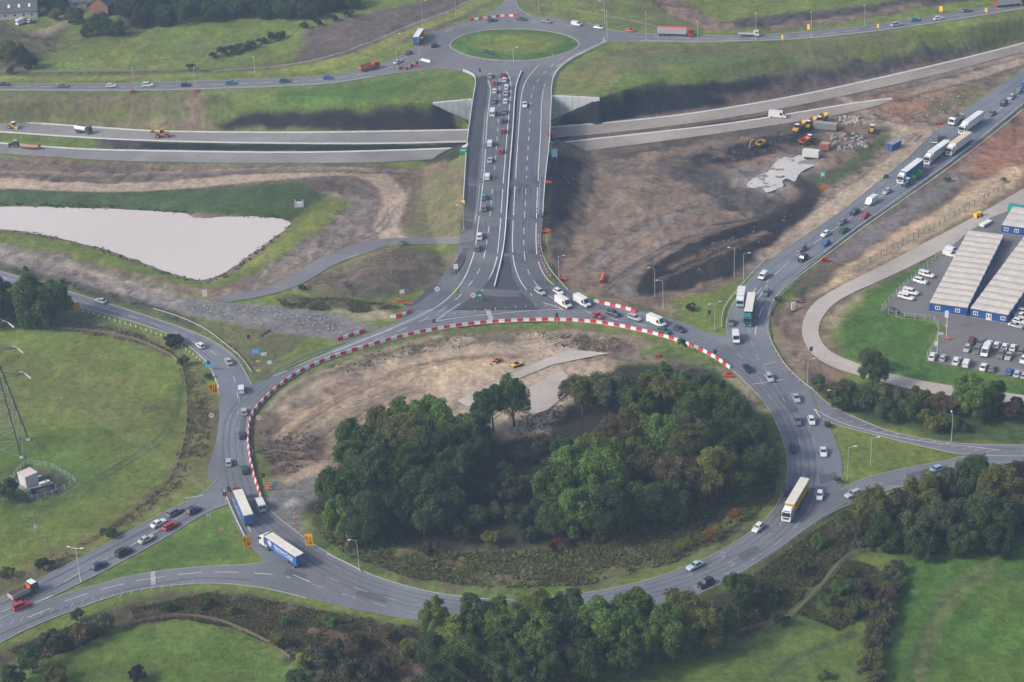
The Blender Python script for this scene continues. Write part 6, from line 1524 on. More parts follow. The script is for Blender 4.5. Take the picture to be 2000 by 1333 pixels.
def crown_mesh(seed, n_leaf, n_lobe, size, flat=1.0, spread=.74, name="crown", lr0=.13, lr1=.27):
    """unit crown centred at z=1.12: many uneven sprays of leaf-sized faces over a lumpy dome"""
    g = np.random.default_rng(seed)
    nb = max(6, n_lobe // 9)                                   # main boughs give the lumpy outline
    bd = g.normal(size=(nb, 3)); bd[:, 2] = np.abs(bd[:, 2]) * .9 - .25; bd /= np.linalg.norm(bd, axis=1)[:, None]
    bc = bd * g.uniform(.30, .55, nb)[:, None]; br_ = g.uniform(.34, .52, nb)
    kb = g.integers(0, nb, n_lobe)
    ld = g.normal(size=(n_lobe, 3)); ld += bd[kb] * .8; ld[:, 2] += .15; ld /= np.linalg.norm(ld, axis=1)[:, None]
    lc = bc[kb] + ld * (br_[kb] * g.uniform(.55, 1.08, n_lobe))[:, None]
    lc *= spread / .74
    lr = g.uniform(lr0, lr1, n_lobe)
    k = g.integers(0, n_lobe, n_leaf)
    d = g.normal(size=(n_leaf, 3)); d[:, 2] += .30; d += lc[k] * .8; d /= np.linalg.norm(d, axis=1)[:, None]
    p = lc[k] + d * (lr[k] * g.uniform(.45, 1.15, n_leaf))[:, None]
    keep = np.ones(n_leaf, bool)
    for j in range(n_lobe):
        keep &= ~((np.linalg.norm(p - lc[j], axis=1) < lr[j] * .42))
    p, d = p[keep], d[keep]; m_ = len(p)
    nn = d + g.normal(size=(m_, 3)) * .75; nn /= np.linalg.norm(nn, axis=1)[:, None]
    a = np.cross(nn, g.normal(size=(m_, 3))); a /= np.linalg.norm(a, axis=1)[:, None]; b_ = np.cross(nn, a)
    s = size * g.uniform(.5, 1.4, m_)[:, None]; el = g.uniform(.5, .9, m_)[:, None]
    p[:, 2] = p[:, 2] * flat + 1.12
    q = np.stack([p - a * s, p - b_ * s * el, p + a * s, p + b_ * s * el], 1).reshape(-1, 3)
    me_ = bpy.data.meshes.new(name); me_.vertices.add(len(q)); me_.vertices.foreach_set("co", q.ravel())
    me_.loops.add(len(q)); me_.loops.foreach_set("vertex_index", np.arange(len(q), dtype=np.int32))
    me_.polygons.add(m_); me_.polygons.foreach_set("loop_start", np.arange(m_) * 4); me_.update(calc_edges=True)
    me_.materials.append(LEAF['green']); return me_
def trunk_mesh(seed, stem=.06):
    g = random.Random(seed); mb = MB(); p0 = Vector((0, 0, -.1)); p1 = Vector((g.uniform(-.05, .05), g.uniform(-.05, .05), .6)); p2 = p1 + Vector((g.uniform(-.08, .08), g.uniform(-.08, .08), .6))
    mb.tube(p0, p1, stem, stem * .75, 7); mb.tube(p1, p2, stem * .75, stem * .35, 6)
    for i in range(6):
        a = i * 1.05 + g.uniform(-.3, .3); b_ = p1.lerp(p2, g.uniform(-.2, .7)); mb.tube(b_, b_ + Vector((math.cos(a) * .5, math.sin(a) * .5, g.uniform(.2, .5))), stem * .42, stem * .12, 5)
    return mb.mesh("trunk", BARK)
CROWNS = [crown_mesh(11 + i, 20000, nl, sz, fl) for i, (nl, sz, fl) in enumerate([(90, .038, 1.05), (120, .034, 1.15), (75, .040, .95), (105, .036, 1.0), (140, .033, 1.2), (85, .038, 1.0), (110, .035, 1.1), (95, .037, .9)])]
SHRUBS = [crown_mesh(51 + i, 5200, 40, .062, .85, .70, 'crown', .15, .30) for i in range(5)]
TRUNKS = [trunk_mesh(5 + i) for i in range(4)]
def grow(rows, where, group, shrub=False, hs=1.0, name=None, crowns=None, low=False, kk=1.0):
    """rows: (px, py of crown centre, crown radius px, kind)"""
    rows = sorted(rows, key=lambda r_: r_[0]); cnt = {}
    tot = {}
    for r_ in rows: tot[r_[3]] = tot.get(r_[3], 0) + 1
    for (x, y, rp, kd) in rows:
        z0 = 0.0
        s = scale_at(x, y); Rm = rp / s * (1.06 if shrub else 1.13) * kk
        cz = (1.12 * hs if not low else .62 * hs) * Rm
        loc = G(x, y, cz)
        base = name or ("shrub" if shrub else "broadleaf_tree")
        e = empty(base, loc - Vector((0, 0, (.50 * hs * Rm if low else 0))), rnd.uniform(0, 6.28))
        v = rnd.uniform(.92, 1.08); e.scale = (Rm * v, Rm * rnd.uniform(.92, 1.1), Rm * hs * rnd.uniform(.94, 1.08))
        cnt[kd] = cnt.get(kd, 0) + 1
        nth = "" if tot[kd] == 1 else (", %s such from left," % ordn(cnt[kd]))
        nn = "shrub" if shrub else "tree"
        tag(e, "%s %s%s %s" % (ADJ[kd], nn, nth, where), nn, group)
        inst("trunk", rnd.choice(TRUNKS), e)
        inst("crown", rnd.choice(crowns or (SHRUBS if shrub else CROWNS)), e, mat=LEAF[kd])
W_ = [(690, 854, 38, 'green'), (738, 835, 38, 'olive'), (795, 822, 42, 'green'), (845, 820, 40, 'green'), (884, 850, 38, 'lime'), (920, 845, 42, 'dark'), (918, 885, 36, 'dark'), (682, 902, 44, 'green'), (735, 882, 42, 'dark'), (790, 862, 44, 'olive'), (845, 880, 48, 'dark'),
      (885, 922, 40, 'dark'), (672, 962, 45, 'green'), (725, 945, 48, 'dark'), (785, 930, 48, 'green'), (838, 950, 48, 'dark'), (872, 975, 36, 'dark'), (668, 1012, 38, 'green'), (716, 1012, 42, 'dark'), (770, 1000, 46, 'dark'), (826, 1010, 38, 'dark'), (724, 890, 22, 'lime')]
grow(W_, "in the west roundabout wood", "trees in the roundabout wood")
grow([(962, 800, 32, 'dark'), (1002, 788, 32, 'green')], "standing apart with bare trunk between the two clumps", "trees in the roundabout wood", hs=1.25)
E_ = [(1136, 766, 40, 'olive'), (1182, 764, 42, 'greygreen'), (1226, 774, 38, 'dark'), (1290, 752, 36, 'green'), (1335, 760, 34, 'green'), (1375, 766, 36, 'dark'), (1410, 794, 38, 'green'), (1258, 790, 42, 'green'), (1310, 785, 44, 'olive'), (1362, 800, 44, 'green'), (1424, 825, 42, 'dark'),
      (1236, 835, 40, 'olive'), (1292, 850, 46, 'green'), (1350, 862, 46, 'olive'), (1412, 872, 44, 'dark'), (1462, 865, 40, 'dark'), (1480, 905, 36, 'dark'), (1200, 850, 34, 'brown'), (1245, 885, 26, 'lime'), (1392, 930, 48, 'olive'), (1442, 930, 42, 'dark'), (1330, 930, 50, 'brown'), (1272, 922, 48, 'olive'),
      (1168, 885, 46, 'lime'), (1122, 922, 48, 'green'), (1172, 950, 54, 'green'), (1090, 962, 46, 'green'), (1130, 1000, 48, 'green'), (1192, 1002, 48, 'dark'), (1252, 985, 46, 'dark'), (1082, 1010, 38, 'green'), (1312, 985, 40, 'dark'), (1262, 772, 32, 'olive')]
grow(E_, "in the east roundabout wood", "trees in the roundabout wood", kk=.95)
grow([(930, 1010, 34, 'dark'), (870, 1030, 30, 'dark'), (1000, 960, 34, 'greygreen'), (950, 960, 32, 'dark'), (1055, 1000, 30, 'dark'), (1070, 920, 30, 'dark'), (1100, 870, 30, 'dark'), (985, 930, 34, 'dark'), (1015, 890, 30, 'purple'), (1052, 868, 26, 'brown'), (1030, 950, 34, 'dark'), (965, 1000, 30, 'greygreen'), (1010, 1010, 32, 'dark'), (840, 1068, 22, 'greygreen'), (776, 1045, 22, 'dark'), (905, 1045, 28, 'dark'), (960, 1050, 26, 'olive'), (1040, 1045, 26, 'dark'), (700, 1060, 22, 'dark'),
      (1236, 1016, 28, 'greygreen'), (1098, 1060, 20, 'red'), (1078, 1072, 14, 'red'), (1168, 1050, 20, 'olive'), (640, 1010, 22, 'olive'), (620, 1000, 16, 'olive'), (740, 1060, 18, 'green'), (1300, 1010, 24, 'dark')], "in the undergrowth of the roundabout wood", "shrubs in the roundabout wood", True, low=True, kk=.85)
grow([(1312, 1078, 8, 'yellow'), (1328, 1066, 9, 'lime'), (1345, 1060, 8, 'yellow'), (1364, 1052, 9, 'lime'), (1385, 1042, 12, 'orange'), (1402, 1030, 10, 'yellow'), (1420, 1018, 10, 'lime'), (1436, 1005, 11, 'orange')], "in the autumn line above the south-east kerb", "autumn saplings", True, hs=1.3)
grow([(1331, 672, 11, 'green')], "by itself at the barriers on the upper right of the island", "lone shrubs", True, hs=1.4)
S_ = [(852, 1206, 34, 'lime'), (884, 1245, 44, 'lime'), (930, 1205, 44, 'dark'), (985, 1212, 48, 'green'), (1046, 1200, 44, 'lime'), (1062, 1255, 50, 'green'), (1110, 1195, 42, 'dark'), (1130, 1245, 48, 'dark'), (1192, 1222, 58, 'green'), (1242, 1195, 44, 'green'), (1252, 1250, 46, 'green'), (1322, 1192, 44, 'olive'),
      (1312, 1242, 48, 'green'), (1370, 1222, 48, 'olive'), (1420, 1218, 34, 'dark'), (1450, 1150, 38, 'dark'), (905, 1292, 44, 'green'), (980, 1285, 48, 'dark'), (1060, 1305, 44, 'dark'), (1150, 1292, 44, 'dark'), (1230, 1286, 40, 'dark'), (845, 1270, 34, 'dark'), (870, 1330, 40, 'dark'), (1000, 1335, 40, 'dark')]
grow(S_, "in the tree row along the bottom", "trees along the bottom bank", kk=.93)
B_ = [(1662, 1042, 34, 'greygreen'), (1702, 1000, 38, 'olive'), (1752, 992, 42, 'greygreen'), (1800, 962, 42, 'olive'), (1850, 950, 42, 'greygreen'), (1902, 940, 42, 'dark'), (1952, 958, 46, 'olive'), (2002, 935, 46, 'brown'), (1722, 1048, 40, 'dark'), (1782, 1040, 44, 'greygreen'), (1842, 1020, 48, 'greygreen'), (1902, 1012, 48, 'dark'),
      (1962, 1022, 48, 'dark'), (2015, 1000, 48, 'olive'), (1970, 972, 24, 'red'), (1948, 990, 18, 'orange'), (1800, 1065, 36, 'dark'), (1880, 1062, 36, 'dark'), (1950, 1062, 38, 'dark'), (1600, 1058, 18, 'green')]
grow(B_, "on the wooded bank at the lower right", "trees on the lower right bank", kk=.9, low=True)
grow([(1704, 722, 30, 'dark'), (1702, 705, 20, 'olive'), (1900, 772, 38, 'green'), (1945, 778, 28, 'green')], "standing above the right-hand hedge", "trees over the right-hand hedge")
grow([(1615, 765, 20, 'olive'), (1655, 760, 22, 'greygreen'), (1645, 790, 22, 'dark'), (1690, 785, 26, 'dark'), (1735, 780, 26, 'greygreen'), (1730, 808, 24, 'dark'), (1775, 805, 26, 'dark'), (1790, 780, 24, 'olive'), (1830, 792, 26, 'brown'), (1822, 820, 26, 'olive'), (1868, 800, 26, 'brown'), (1862, 828, 22, 'dark'), (1920, 815, 24, 'dark'), (1980, 802, 28, 'purple'), (1600, 745, 14, 'dark')],
     "in the hedge below the site road", "hedge shrubs on the right", True, low=True, kk=1.15)
grow([(74, 596, 56, 'green'), (0, 596, 46, 'dark'), (48, 572, 30, 'lime')], "at the left edge beside the approach road", "trees at the left edge", low=True)
grow([(337, 665, 19, 'purple'), (357, 708, 13, 'dark'), (405, 735, 9, 'green'), (210, 1040, 17, 'dark'), (85, 1104, 18, 'dark'), (14, 960, 30, 'greygreen'), (340, 660, 13, 'brown'), (14, 1118, 16, 'olive')], "on the margin of the pylon field", "shrubs round the pylon field", True, low=True)
grow([(100, 1255, 34, 'greygreen'), (60, 1295, 32, 'dark'), (205, 1218, 24, 'greygreen'), (160, 1240, 28, 'brown'), (648, 1222, 20, 'green'), (640, 1285, 38, 'greygreen'), (690, 1310, 38, 'greygreen'), (600, 1290, 28, 'lime'), (762, 1238, 20, 'brown'), (700, 1255, 24, 'brown'), (545, 1258, 20, 'olive'), (20, 1330, 32, 'dark'), (110, 1320, 26, 'olive'), (270, 1320, 20, 'purple'), (740, 1310, 30, 'purple'), (150, 1205, 16, 'dark'), (560, 1215, 14, 'dark'), (400, 1180, 16, 'dark'), (455, 1195, 14, 'olive'), (330, 1190, 14, 'dark'), (800, 1262, 26, 'olive'), (580, 1325, 26, 'dark')],
     "on the bank at the bottom left", "shrubs on the bottom left bank", True, low=True)
grow([(1748, 1108, 15, 'brown'), (1744, 1122, 15, 'greygreen'), (1737, 1152, 15, 'olive'), (1729, 1180, 16, 'greygreen'), (1722, 1208, 16, 'purple'), (1715, 1238, 17, 'greygreen'), (1710, 1268, 17, 'greygreen'), (1704, 1300, 18, 'olive'), (1740, 1138, 17, 'greygreen'), (1733, 1165, 16, 'purple'), (1725, 1193, 18, 'greygreen'), (1718, 1222, 17, 'olive'), (1713, 1252, 18, 'greygreen'), (1708, 1285, 19, 'olive'), (1700, 1318, 19, 'greygreen'), (1694, 1345, 20, 'olive')], "in the hedge down the lower right", "hedge shrubs at the lower right", True, low=True, kk=1.5, hs=.8)
grow([(1690, 1155, 22, 'purple'), (1668, 1195, 22, 'olive'), (1640, 1150, 18, 'green'), (1525, 1214, 18, 'dark'), (1615, 1175, 18, 'green'), (1660, 1120, 14, 'green'), (1470, 1200, 20, 'dark'), (1500, 1160, 22, 'dark'), (1560, 1110, 22, 'dark'), (1610, 1320, 14, 'greygreen')], "in the rough lower right paddock", "shrubs in the paddock", True, low=True)
grow([(148, 32, 17, 'olive'), (195, 50, 22, 'dark'), (225, 58, 18, 'dark'), (30, 108, 22, 'olive'), (52, 122, 18, 'dark'), (8, 98, 18, 'olive'), (262, 20, 22, 'dark'), (300, 12, 24, 'dark'), (345, 20, 22, 'dark'), (395, 12, 24, 'dark'), (440, 14, 22, 'dark'), (490, 8, 24, 'dark'), (540, 8, 22, 'dark'), (600, 22, 20, 'greygreen'), (575, 10, 22, 'dark'), (640, 6, 20, 'dark'), (690, 2, 18, 'dark'), (90, 6, 20, 'dark'), (120, 14, 16, 'dark'), (270, 45, 14, 'brown'), (320, 40, 14, 'dark')],
     "in the far wood at the top left", "trees at the top left", low=True)
grow([(280, 34, 20, 'dark'), (315, 30, 20, 'dark'), (365, 30, 20, 'dark'), (415, 26, 20, 'dark'), (462, 22, 20, 'dark'), (515, 20, 20, 'dark'), (555, 24, 18, 'dark'), (620, 14, 18, 'dark'), (245, 14, 20, 'dark'), (330, 2, 22, 'dark'), (420, 0, 22, 'dark'), (520, -4, 22, 'dark'), (600, -2, 20, 'dark'), (670, -4, 20, 'dark'), (110, 30, 12, 'olive'), (170, 62, 12, 'dark')],
     "in the front rank of the far wood", "trees at the top left", low=True)
grow([(416, 108, 9, 'dark'), (432, 103, 11, 'dark'), (450, 98, 12, 'dark'), (470, 93, 11, 'dark'), (490, 86, 11, 'dark'), (510, 79, 11, 'dark'), (530, 73, 11, 'dark'), (548, 68, 10, 'dark'), (372, 130, 7, 'dark'), (595, 50, 9, 'dark'), (620, 45, 9, 'dark'), (650, 36, 9, 'dark'), (680, 28, 9, 'dark'), (20, 140, 8, 'brown')],
     "in the hedges of the far left pasture", "hedge shrubs in the far pasture", True, low=True, kk=1.2, hs=.75)
grow([(50, 526, 6, 'green'), (122, 550, 7, 'dark'), (1350, 600, 11, 'red'), (1520, 585, 8, 'dark'), (590, 562, 8, 'dark'), (1960, 352, 7, 'green'), (1850, 350, 8, 'green'), (1730, 345, 6, 'dark'), (1636, 940, 9, 'olive'), (1618, 830, 9, 'olive')], "growing singly on the verges", "lone shrubs", True, low=True)

# ------------------------------------------------------------------ rough growth and stones (uncountable)
TUFT = {k: leaf_mat('tuft_' + k, a, b_, .3) for k, (a, b_) in dict(brown=((.105, .085, .052), (.16, .125, .075)), olive=((.10, .105, .046), (.16, .155, .068)), dry=((.155, .135, .080), (.21, .18, .105)), green=((.062, .098, .034), (.105, .145, .05)), field=((.17, .22, .055), (.25, .30, .085)), rust=((.13, .075, .046), (.19, .10, .06))).items()}
def tufts(name, px_polys, n_, size, mats_, label, seed, hgt=1.0, kind_blade=True):
    g = np.random.default_rng(seed); V, F, MI = [], [], []
    polys = [np.array([G(x, y)[:2] for x, y in p]) for p in px_polys]
    area = []
    for p in polys:
        x, y = p[:, 0], p[:, 1]; area.append(abs(np.dot(x, np.roll(y, 1)) - np.dot(y, np.roll(x, 1))) / 2)
    area = np.array(area); cnts = (n_ * area / area.sum()).astype(int)
    pts = []
    for p, c in zip(polys, cnts):
        x = g.uniform(p[:, 0].min(), p[:, 0].max(), c * 3); y = g.uniform(p[:, 1].min(), p[:, 1].max(), c * 3)
        ok = sdf(x, y, p) > 0; nz = fbm(x, y, 9, seed, 3) > g.uniform(.30, .60, len(x)); ok &= nz
        pts.append(np.column_stack([x, y])[ok][:c])
    pts = np.vstack(pts); z = terrain(pts[:, 0], pts[:, 1]); m_ = len(pts)
    base = np.column_stack([pts, z])
    K = 7; quads = []
    for k in range(K):
        a = g.uniform(0, 2 * np.pi, m_); s = size * g.uniform(.5, 1.4, m_); h_ = s * hgt * g.uniform(.6, 1.3, m_)
        dx, dy = np.cos(a) * s, np.sin(a) * s; off = g.normal(size=(m_, 2)) * (size * .5)
        c0 = base + np.column_stack([off[:, 0] - dx * .4, off[:, 1] - dy * .4, np.full(m_, -.12)]); c1 = base + np.column_stack([off[:, 0] + dx * .4, off[:, 1] + dy * .4, np.full(m_, -.12)])
        ln = g.normal(size=(m_, 2)) * (size * .9)
        c2 = base + np.column_stack([off[:, 0] + dx * .5 + ln[:, 0], off[:, 1] + dy * .5 + ln[:, 1], h_]); c3 = base + np.column_stack([off[:, 0] - dx * .3 + ln[:, 0], off[:, 1] - dy * .3 + ln[:, 1], h_ * .8])
        quads.append(np.stack([c0, c1, c2, c3], 1))
    q = np.concatenate(quads).reshape(-1, 3); nf = len(q) // 4
    me_ = bpy.data.meshes.new(name); me_.vertices.add(len(q)); me_.vertices.foreach_set("co", q.ravel())
    me_.loops.add(len(q)); me_.loops.foreach_set("vertex_index", np.arange(len(q), dtype=np.int32))
    me_.polygons.add(nf); me_.polygons.foreach_set("loop_start", np.arange(nf) * 4)
    me_.polygons.foreach_set("material_index", np.tile(g.integers(0, len(mats_), m_), K).astype(np.int32)); me_.update(calc_edges=True)
    for mt in mats_: me_.materials.append(mt)
    o = link(bpy.data.objects.new(name, me_)); tag(o, label, "undergrowth", kind="stuff"); return o
tufts("undergrowth", [[(605, 1030), (700, 1060), (900, 1080), (1100, 1075), (1300, 1010), (1470, 920), (1522, 915), (1510, 970), (1440, 1040), (1320, 1098), (1150, 1142), (960, 1150), (800, 1128), (680, 1085)]], 12000, .32, [TUFT['olive'], TUFT['field'], TUFT['green'], TUFT['dry'], TUFT['olive']], "rough brown undergrowth between the wood and the south kerb", 3, 1.1)
tufts("undergrowth", [[(20, 1270), (200, 1200), (430, 1155), (600, 1190), (820, 1230), (850, 1340), (640, 1340), (560, 1275), (460, 1225), (340, 1208), (230, 1225), (60, 1300)]], 17000, .34, [TUFT['brown'], TUFT['olive'], TUFT['rust'], TUFT['green'], TUFT['olive']], "bramble and bracken covering the bottom left bank", 4, 1.1)
tufts("undergrowth", [[(1440, 1150), (1560, 1060), (1650, 1000), (1690, 1000), (1650, 1080), (1520, 1210), (1450, 1230)], [(1560, 1200), (1660, 1095), (1710, 1110), (1720, 1180), (1640, 1230)]], 11000, .34, [TUFT['olive'], TUFT['green'], TUFT['green'], TUFT['brown']], "brambles on the bank at the lower right", 5, 1.0)
tufts("undergrowth", [[(130, 625), (260, 648), (340, 690), (395, 735), (412, 800), (405, 880), (350, 950), (240, 1035), (100, 1105), (60, 1120), (200, 1040), (330, 930), (366, 830), (366, 760), (340, 700), (270, 670), (150, 650)]], 4000, .32, [TUFT['olive'], TUFT['dry'], TUFT['olive']], "long dry grass on the margin of the pylon field", 6, .9)
tufts("undergrowth", [[(500, 885), (560, 930), (620, 900), (640, 860), (560, 830), (505, 840)], [(640, 715), (800, 668), (1000, 645), (1250, 662), (1200, 690), (1000, 668), (820, 690), (680, 730)], [(1250, 700), (1400, 715), (1480, 800), (1500, 870), (1440, 780), (1330, 720)], [(1020, 800), (1100, 790), (1100, 860), (1000, 880)]], 2000, .2, [TUFT['olive'], TUFT['dry'], TUFT['dry']], "weeds on the bare earth inside the roundabout", 7, .7)
tufts("undergrowth", [[(540, 585), (660, 582), (790, 600), (700, 612), (560, 602)], [(0, 520), (200, 565), (380, 625), (300, 606), (100, 556), (0, 525)]], 2200, .32, [TUFT['olive'], TUFT['green'], TUFT['brown']], "weedy strips beside the broken road", 8, .8)
tufts("pond_reeds", [[(0, 447), (60, 452), (200, 486), (330, 533), (395, 548), (440, 533), (545, 455), (566, 440), (572, 446), (548, 462), (440, 545), (395, 556), (330, 540), (200, 494), (60, 459), (0, 455)], [(0, 396), (200, 400), (370, 412), (550, 420), (550, 427), (400, 426), (300, 412), (0, 404)]], 1600, .32, [TUFT['green'], TUFT['green'], TUFT['olive']], "reeds and rough grass fringing the pond", 9, .9)
def stones(name, px_polys, n_, s0, s1, mts, label, seed, kind="stuff"):
    g = random.Random(seed); mb = MB()
    gg = np.random.default_rng(seed)
    for p in px_polys:
        w_ = np.array([G(x, y)[:2] for x, y in p]); c_n = n_ // len(px_polys)
        xs = gg.uniform(w_[:, 0].min(), w_[:, 0].max(), c_n * 5); ys = gg.uniform(w_[:, 1].min(), w_[:, 1].max(), c_n * 5)
        ok = (sdf(xs, ys, w_) > 0) & (fbm(xs, ys, 12, seed + 5, 3) > gg.uniform(.3, .65, len(xs)))
        xs, ys = xs[ok][:c_n], ys[ok][:c_n]; zs_ = terrain(xs, ys)
        for x, y, z in zip(xs, ys, zs_):
            s = s0 + (s1 - s0) * g.random() ** 2.5; a = g.uniform(0, 3.14); c_, s_ = math.cos(a), math.sin(a)
            vs = []
            for (ux, uy, uz) in ((-1, -.7, -.4), (1, -.8, -.4), (.9, .8, -.4), (-1, .7, -.4), (-.7, -.5, .5), (.6, -.6, .7), (.7, .5, .5), (-.6, .6, .6)):
                ux, uy = ux * g.uniform(.7, 1.1) * s, uy * g.uniform(.6, 1.1) * s; vs.append((x + ux * c_ - uy * s_, y + ux * s_ + uy * c_, z + uz * s * g.uniform(.4, .8)))
            mb.add(vs, [(3, 2, 1, 0), (4, 5, 6, 7), (0, 1, 5, 4), (1, 2, 6, 5), (2, 3, 7, 6), (3, 0, 4, 7)], g.randrange(len(mts)))
    return tag(mb.obj(name, None, *mts), label, "rubble", kind=kind)
RB1 = mat("broken_tarmac", (0.16, 0.16, 0.165), .9, var=.2); RB2 = mat("broken_concrete", (0.38, 0.36, 0.34), .9, var=.15); RB3 = mat("dry_clod", (0.22, 0.17, 0.14), .95, var=.2); RB4 = mat("dark_clod", (0.07, 0.06, 0.055), .95); RB5 = mat("damp_clod", (0.15, 0.12, 0.10), .95)
stones("rubble", [[(330, 585), (440, 596), (560, 603), (640, 620), (720, 642), (660, 658), (540, 645), (400, 615)]], 1500, .15, .42, [RB1, RB1, RB2, RB1], "chunks of broken tarmac on the old carriageway beside the pond", 1)
stones("rubble", [[(0, 488), (200, 540), (330, 577), (330, 590), (150, 548), (0, 505)]], 400, .12, .35, [RB2, RB3, RB1], "stones along the stripped verge below the pond", 2)
stones("rubble", [[(560, 400), (720, 350), (750, 400), (740, 450), (620, 500), (520, 560), (450, 575), (640, 430)], [(580, 560), (700, 500), (860, 490), (840, 550)]], 500, .12, .4, [RB3, RB3, RB5], "clods and stones on the bare ground round the pond", 3)
stones("rubble", [[(1100, 330), (1400, 330), (1450, 430), (1250, 540), (1100, 540)], [(1260, 560), (1400, 470), (1560, 400), (1500, 480), (1350, 550)], [(1340, 290), (1540, 250), (1560, 300), (1420, 320)]], 700, .12, .4, [RB3, RB3, RB5], "clods on the stripped earth right of the link road", 4)
stones("rubble", [[(1620, 575), (1760, 460), (1900, 370), (1990, 330), (1960, 375), (1800, 470), (1660, 548)], [(1650, 190), (1900, 170), (1860, 230), (1700, 240)]], 700, .15, .45, [RB3, RB2], "stones on the sandy strip by the site road", 5)
stones("rubble", [[(510, 830), (640, 720), (900, 660), (1200, 660), (1100, 720), (900, 790), (700, 830), (560, 920)]], 400, .1, .3, [RB3, RB3, RB2, RB5], "clods on the bare earth inside the roundabout", 6)
# ------------------------------------------------------------------ lamp posts
def lamp_post(px, py, label, h=10.0, arm=(1, 0), double=False, mt=GALV):
    p = G(px, py); e = empty("lamp_post", p); tag(e, label, "lamp post", "lamp posts")
    MB().tube((0, 0, -.2), (0, 0, 1.4), .14, .12, 8).obj("base", e, mt)
    MB().tube((0, 0, 1.4), (0, 0, h), .085, .055, 8).obj("pole", e, mt)
    for s in ((1, -1) if double else (1,)):
        a = Vector((arm[0] * s, arm[1] * s, 0)).normalized() * 1.5
        MB().tube((0, 0, h - .05), (a.x, a.y, h + .25), .05, .04, 6).obj("arm", e, mt)
        rz = math.atan2(a.y, a.x)
        o = MB().box(-.1, .75, -.16, .16, -.06, .10, taper=.05, tx=.08).obj("lamp_head", e, SIGNW); o.location = (a.x, a.y, h + .27); o.rotation_euler = (0, 0, rz)
    return e
for x, y, lb, h, arm in [
    (1279, 580, "lamp post beside the black soil, left of the two at the grass wedge", 10, (-1, 0)), (1295, 602, "lamp post at the foot of the grass wedge, right of the two", 9.5, (-1, 0)),
    (1434, 540, "tall lamp post left of the pair above the small white van", 10, (-1, 0)), (1452, 546, "tall lamp post right of the pair above the small white van", 9, (1, 0)),
    (702, 1115, "lamp post on the verge at the lower left of the wood", 9, (-1, 0)), (1655, 938, "lamp post at the left corner of the grass triangle", 10, (1, 0)),
    (1700, 910, "lamp post in the middle of the grass triangle", 8.5, (1, 0)), (1858, 862, "lamp post above the right-hand slip road hatching", 8, (0, 1)),
    (1630, 800, "short lamp post in front of the right-hand hedge", 6, (-1, 0)), (1577, 752, "lamp post at the bend below the site road", 8, (1, .3)),
    (776, 137, "tall lamp post at the far roundabout's left entry", 15, (1, 0)), (820, 131, "tall lamp post by the lying white barrier", 12, (1, 0)), (826, 56, "tall lamp post behind the orange-sided lorry", 12, (1, 0)),
    (891, 38, "tall lamp post at the upper left of the far roundabout", 12, (1, 0)), (1186, 75, "lamp post on the small green wedge right of the far roundabout", 12, (-1, 0)), (1181, 47, "lamp post behind the cars leaving the far roundabout", 10, (-1, 0)),
    (1262, 79, "lamp post between the red hatchback and the bulk tipper lorry", 11, (0, 1)), (1363, 82, "lamp post just right of the bulk tipper lorry", 8, (0, 1)), (1476, 80, "lamp post by the recovery truck", 11, (0, 1)),
    (1584, 74, "lamp post beside the left yellow signs on the far right road", 10, (0, 1)), (1688, 51, "lamp post midway along the far right road", 8, (0, 1)), (1053, 27, "lamp post beyond the far roundabout", 10, (1, 0)),
    (263, 178, "lamp post beside the second red bundle on the far local road", 9, (0, 1)), (383, 178, "lamp post beside the first red bundle on the far local road", 9, (0, 1)), (498, 142, "lamp post on the yellow-green verge left of the far roundabout", 7, (0, -1)),
    (1092, 545, "bare pole on the earth beside the link road's east kerb", 8, (1, 0)), (1003, 122, "lamp post at the near edge of the far roundabout island", 6, (1, 0)), (906, 450, "pole beside the footway on the link road", 9, (-1, 0))]:
    lamp_post(x, y, lb, h, arm)
lamp_post(158, 1137, "white double-armed lamp post at the tip of the lower left grass wedge", 10, (1, -.3), True, STEELW)
lamp_post(1396, 648, "double-armed lamp post on the right tip of the grass wedge", 9.5, (1, .4), True)
for x, y, h, lb in ((74, 1053, 7.5, "taller timber power pole at the foot of the pylon field"), (97, 1086, 6.5, "shorter timber power pole at the foot of the pylon field")):
    e = empty("power_pole", G(x, y)); tag(e, lb, "pole", "timber power poles")
    MB().tube((0, 0, -.2), (0, 0, h), .17, .12, 8).obj("pole", e, TIMBER); MB().box(-1.1, 1.1, -.07, .07, h - .5, h - .35).obj("cross_arm", e, TIMBER)
    for k in (-1, 0, 1): MB().tube((k * .95, 0, h - .34), (k * .95, 0, h - .05), .06, .04, 6).obj("insulator", e, SIGNW)
    if h > 7: MB().box(-.4, .4, -.25, .25, h * .45, h * .45 + .9).obj("transformer", e, GALV)

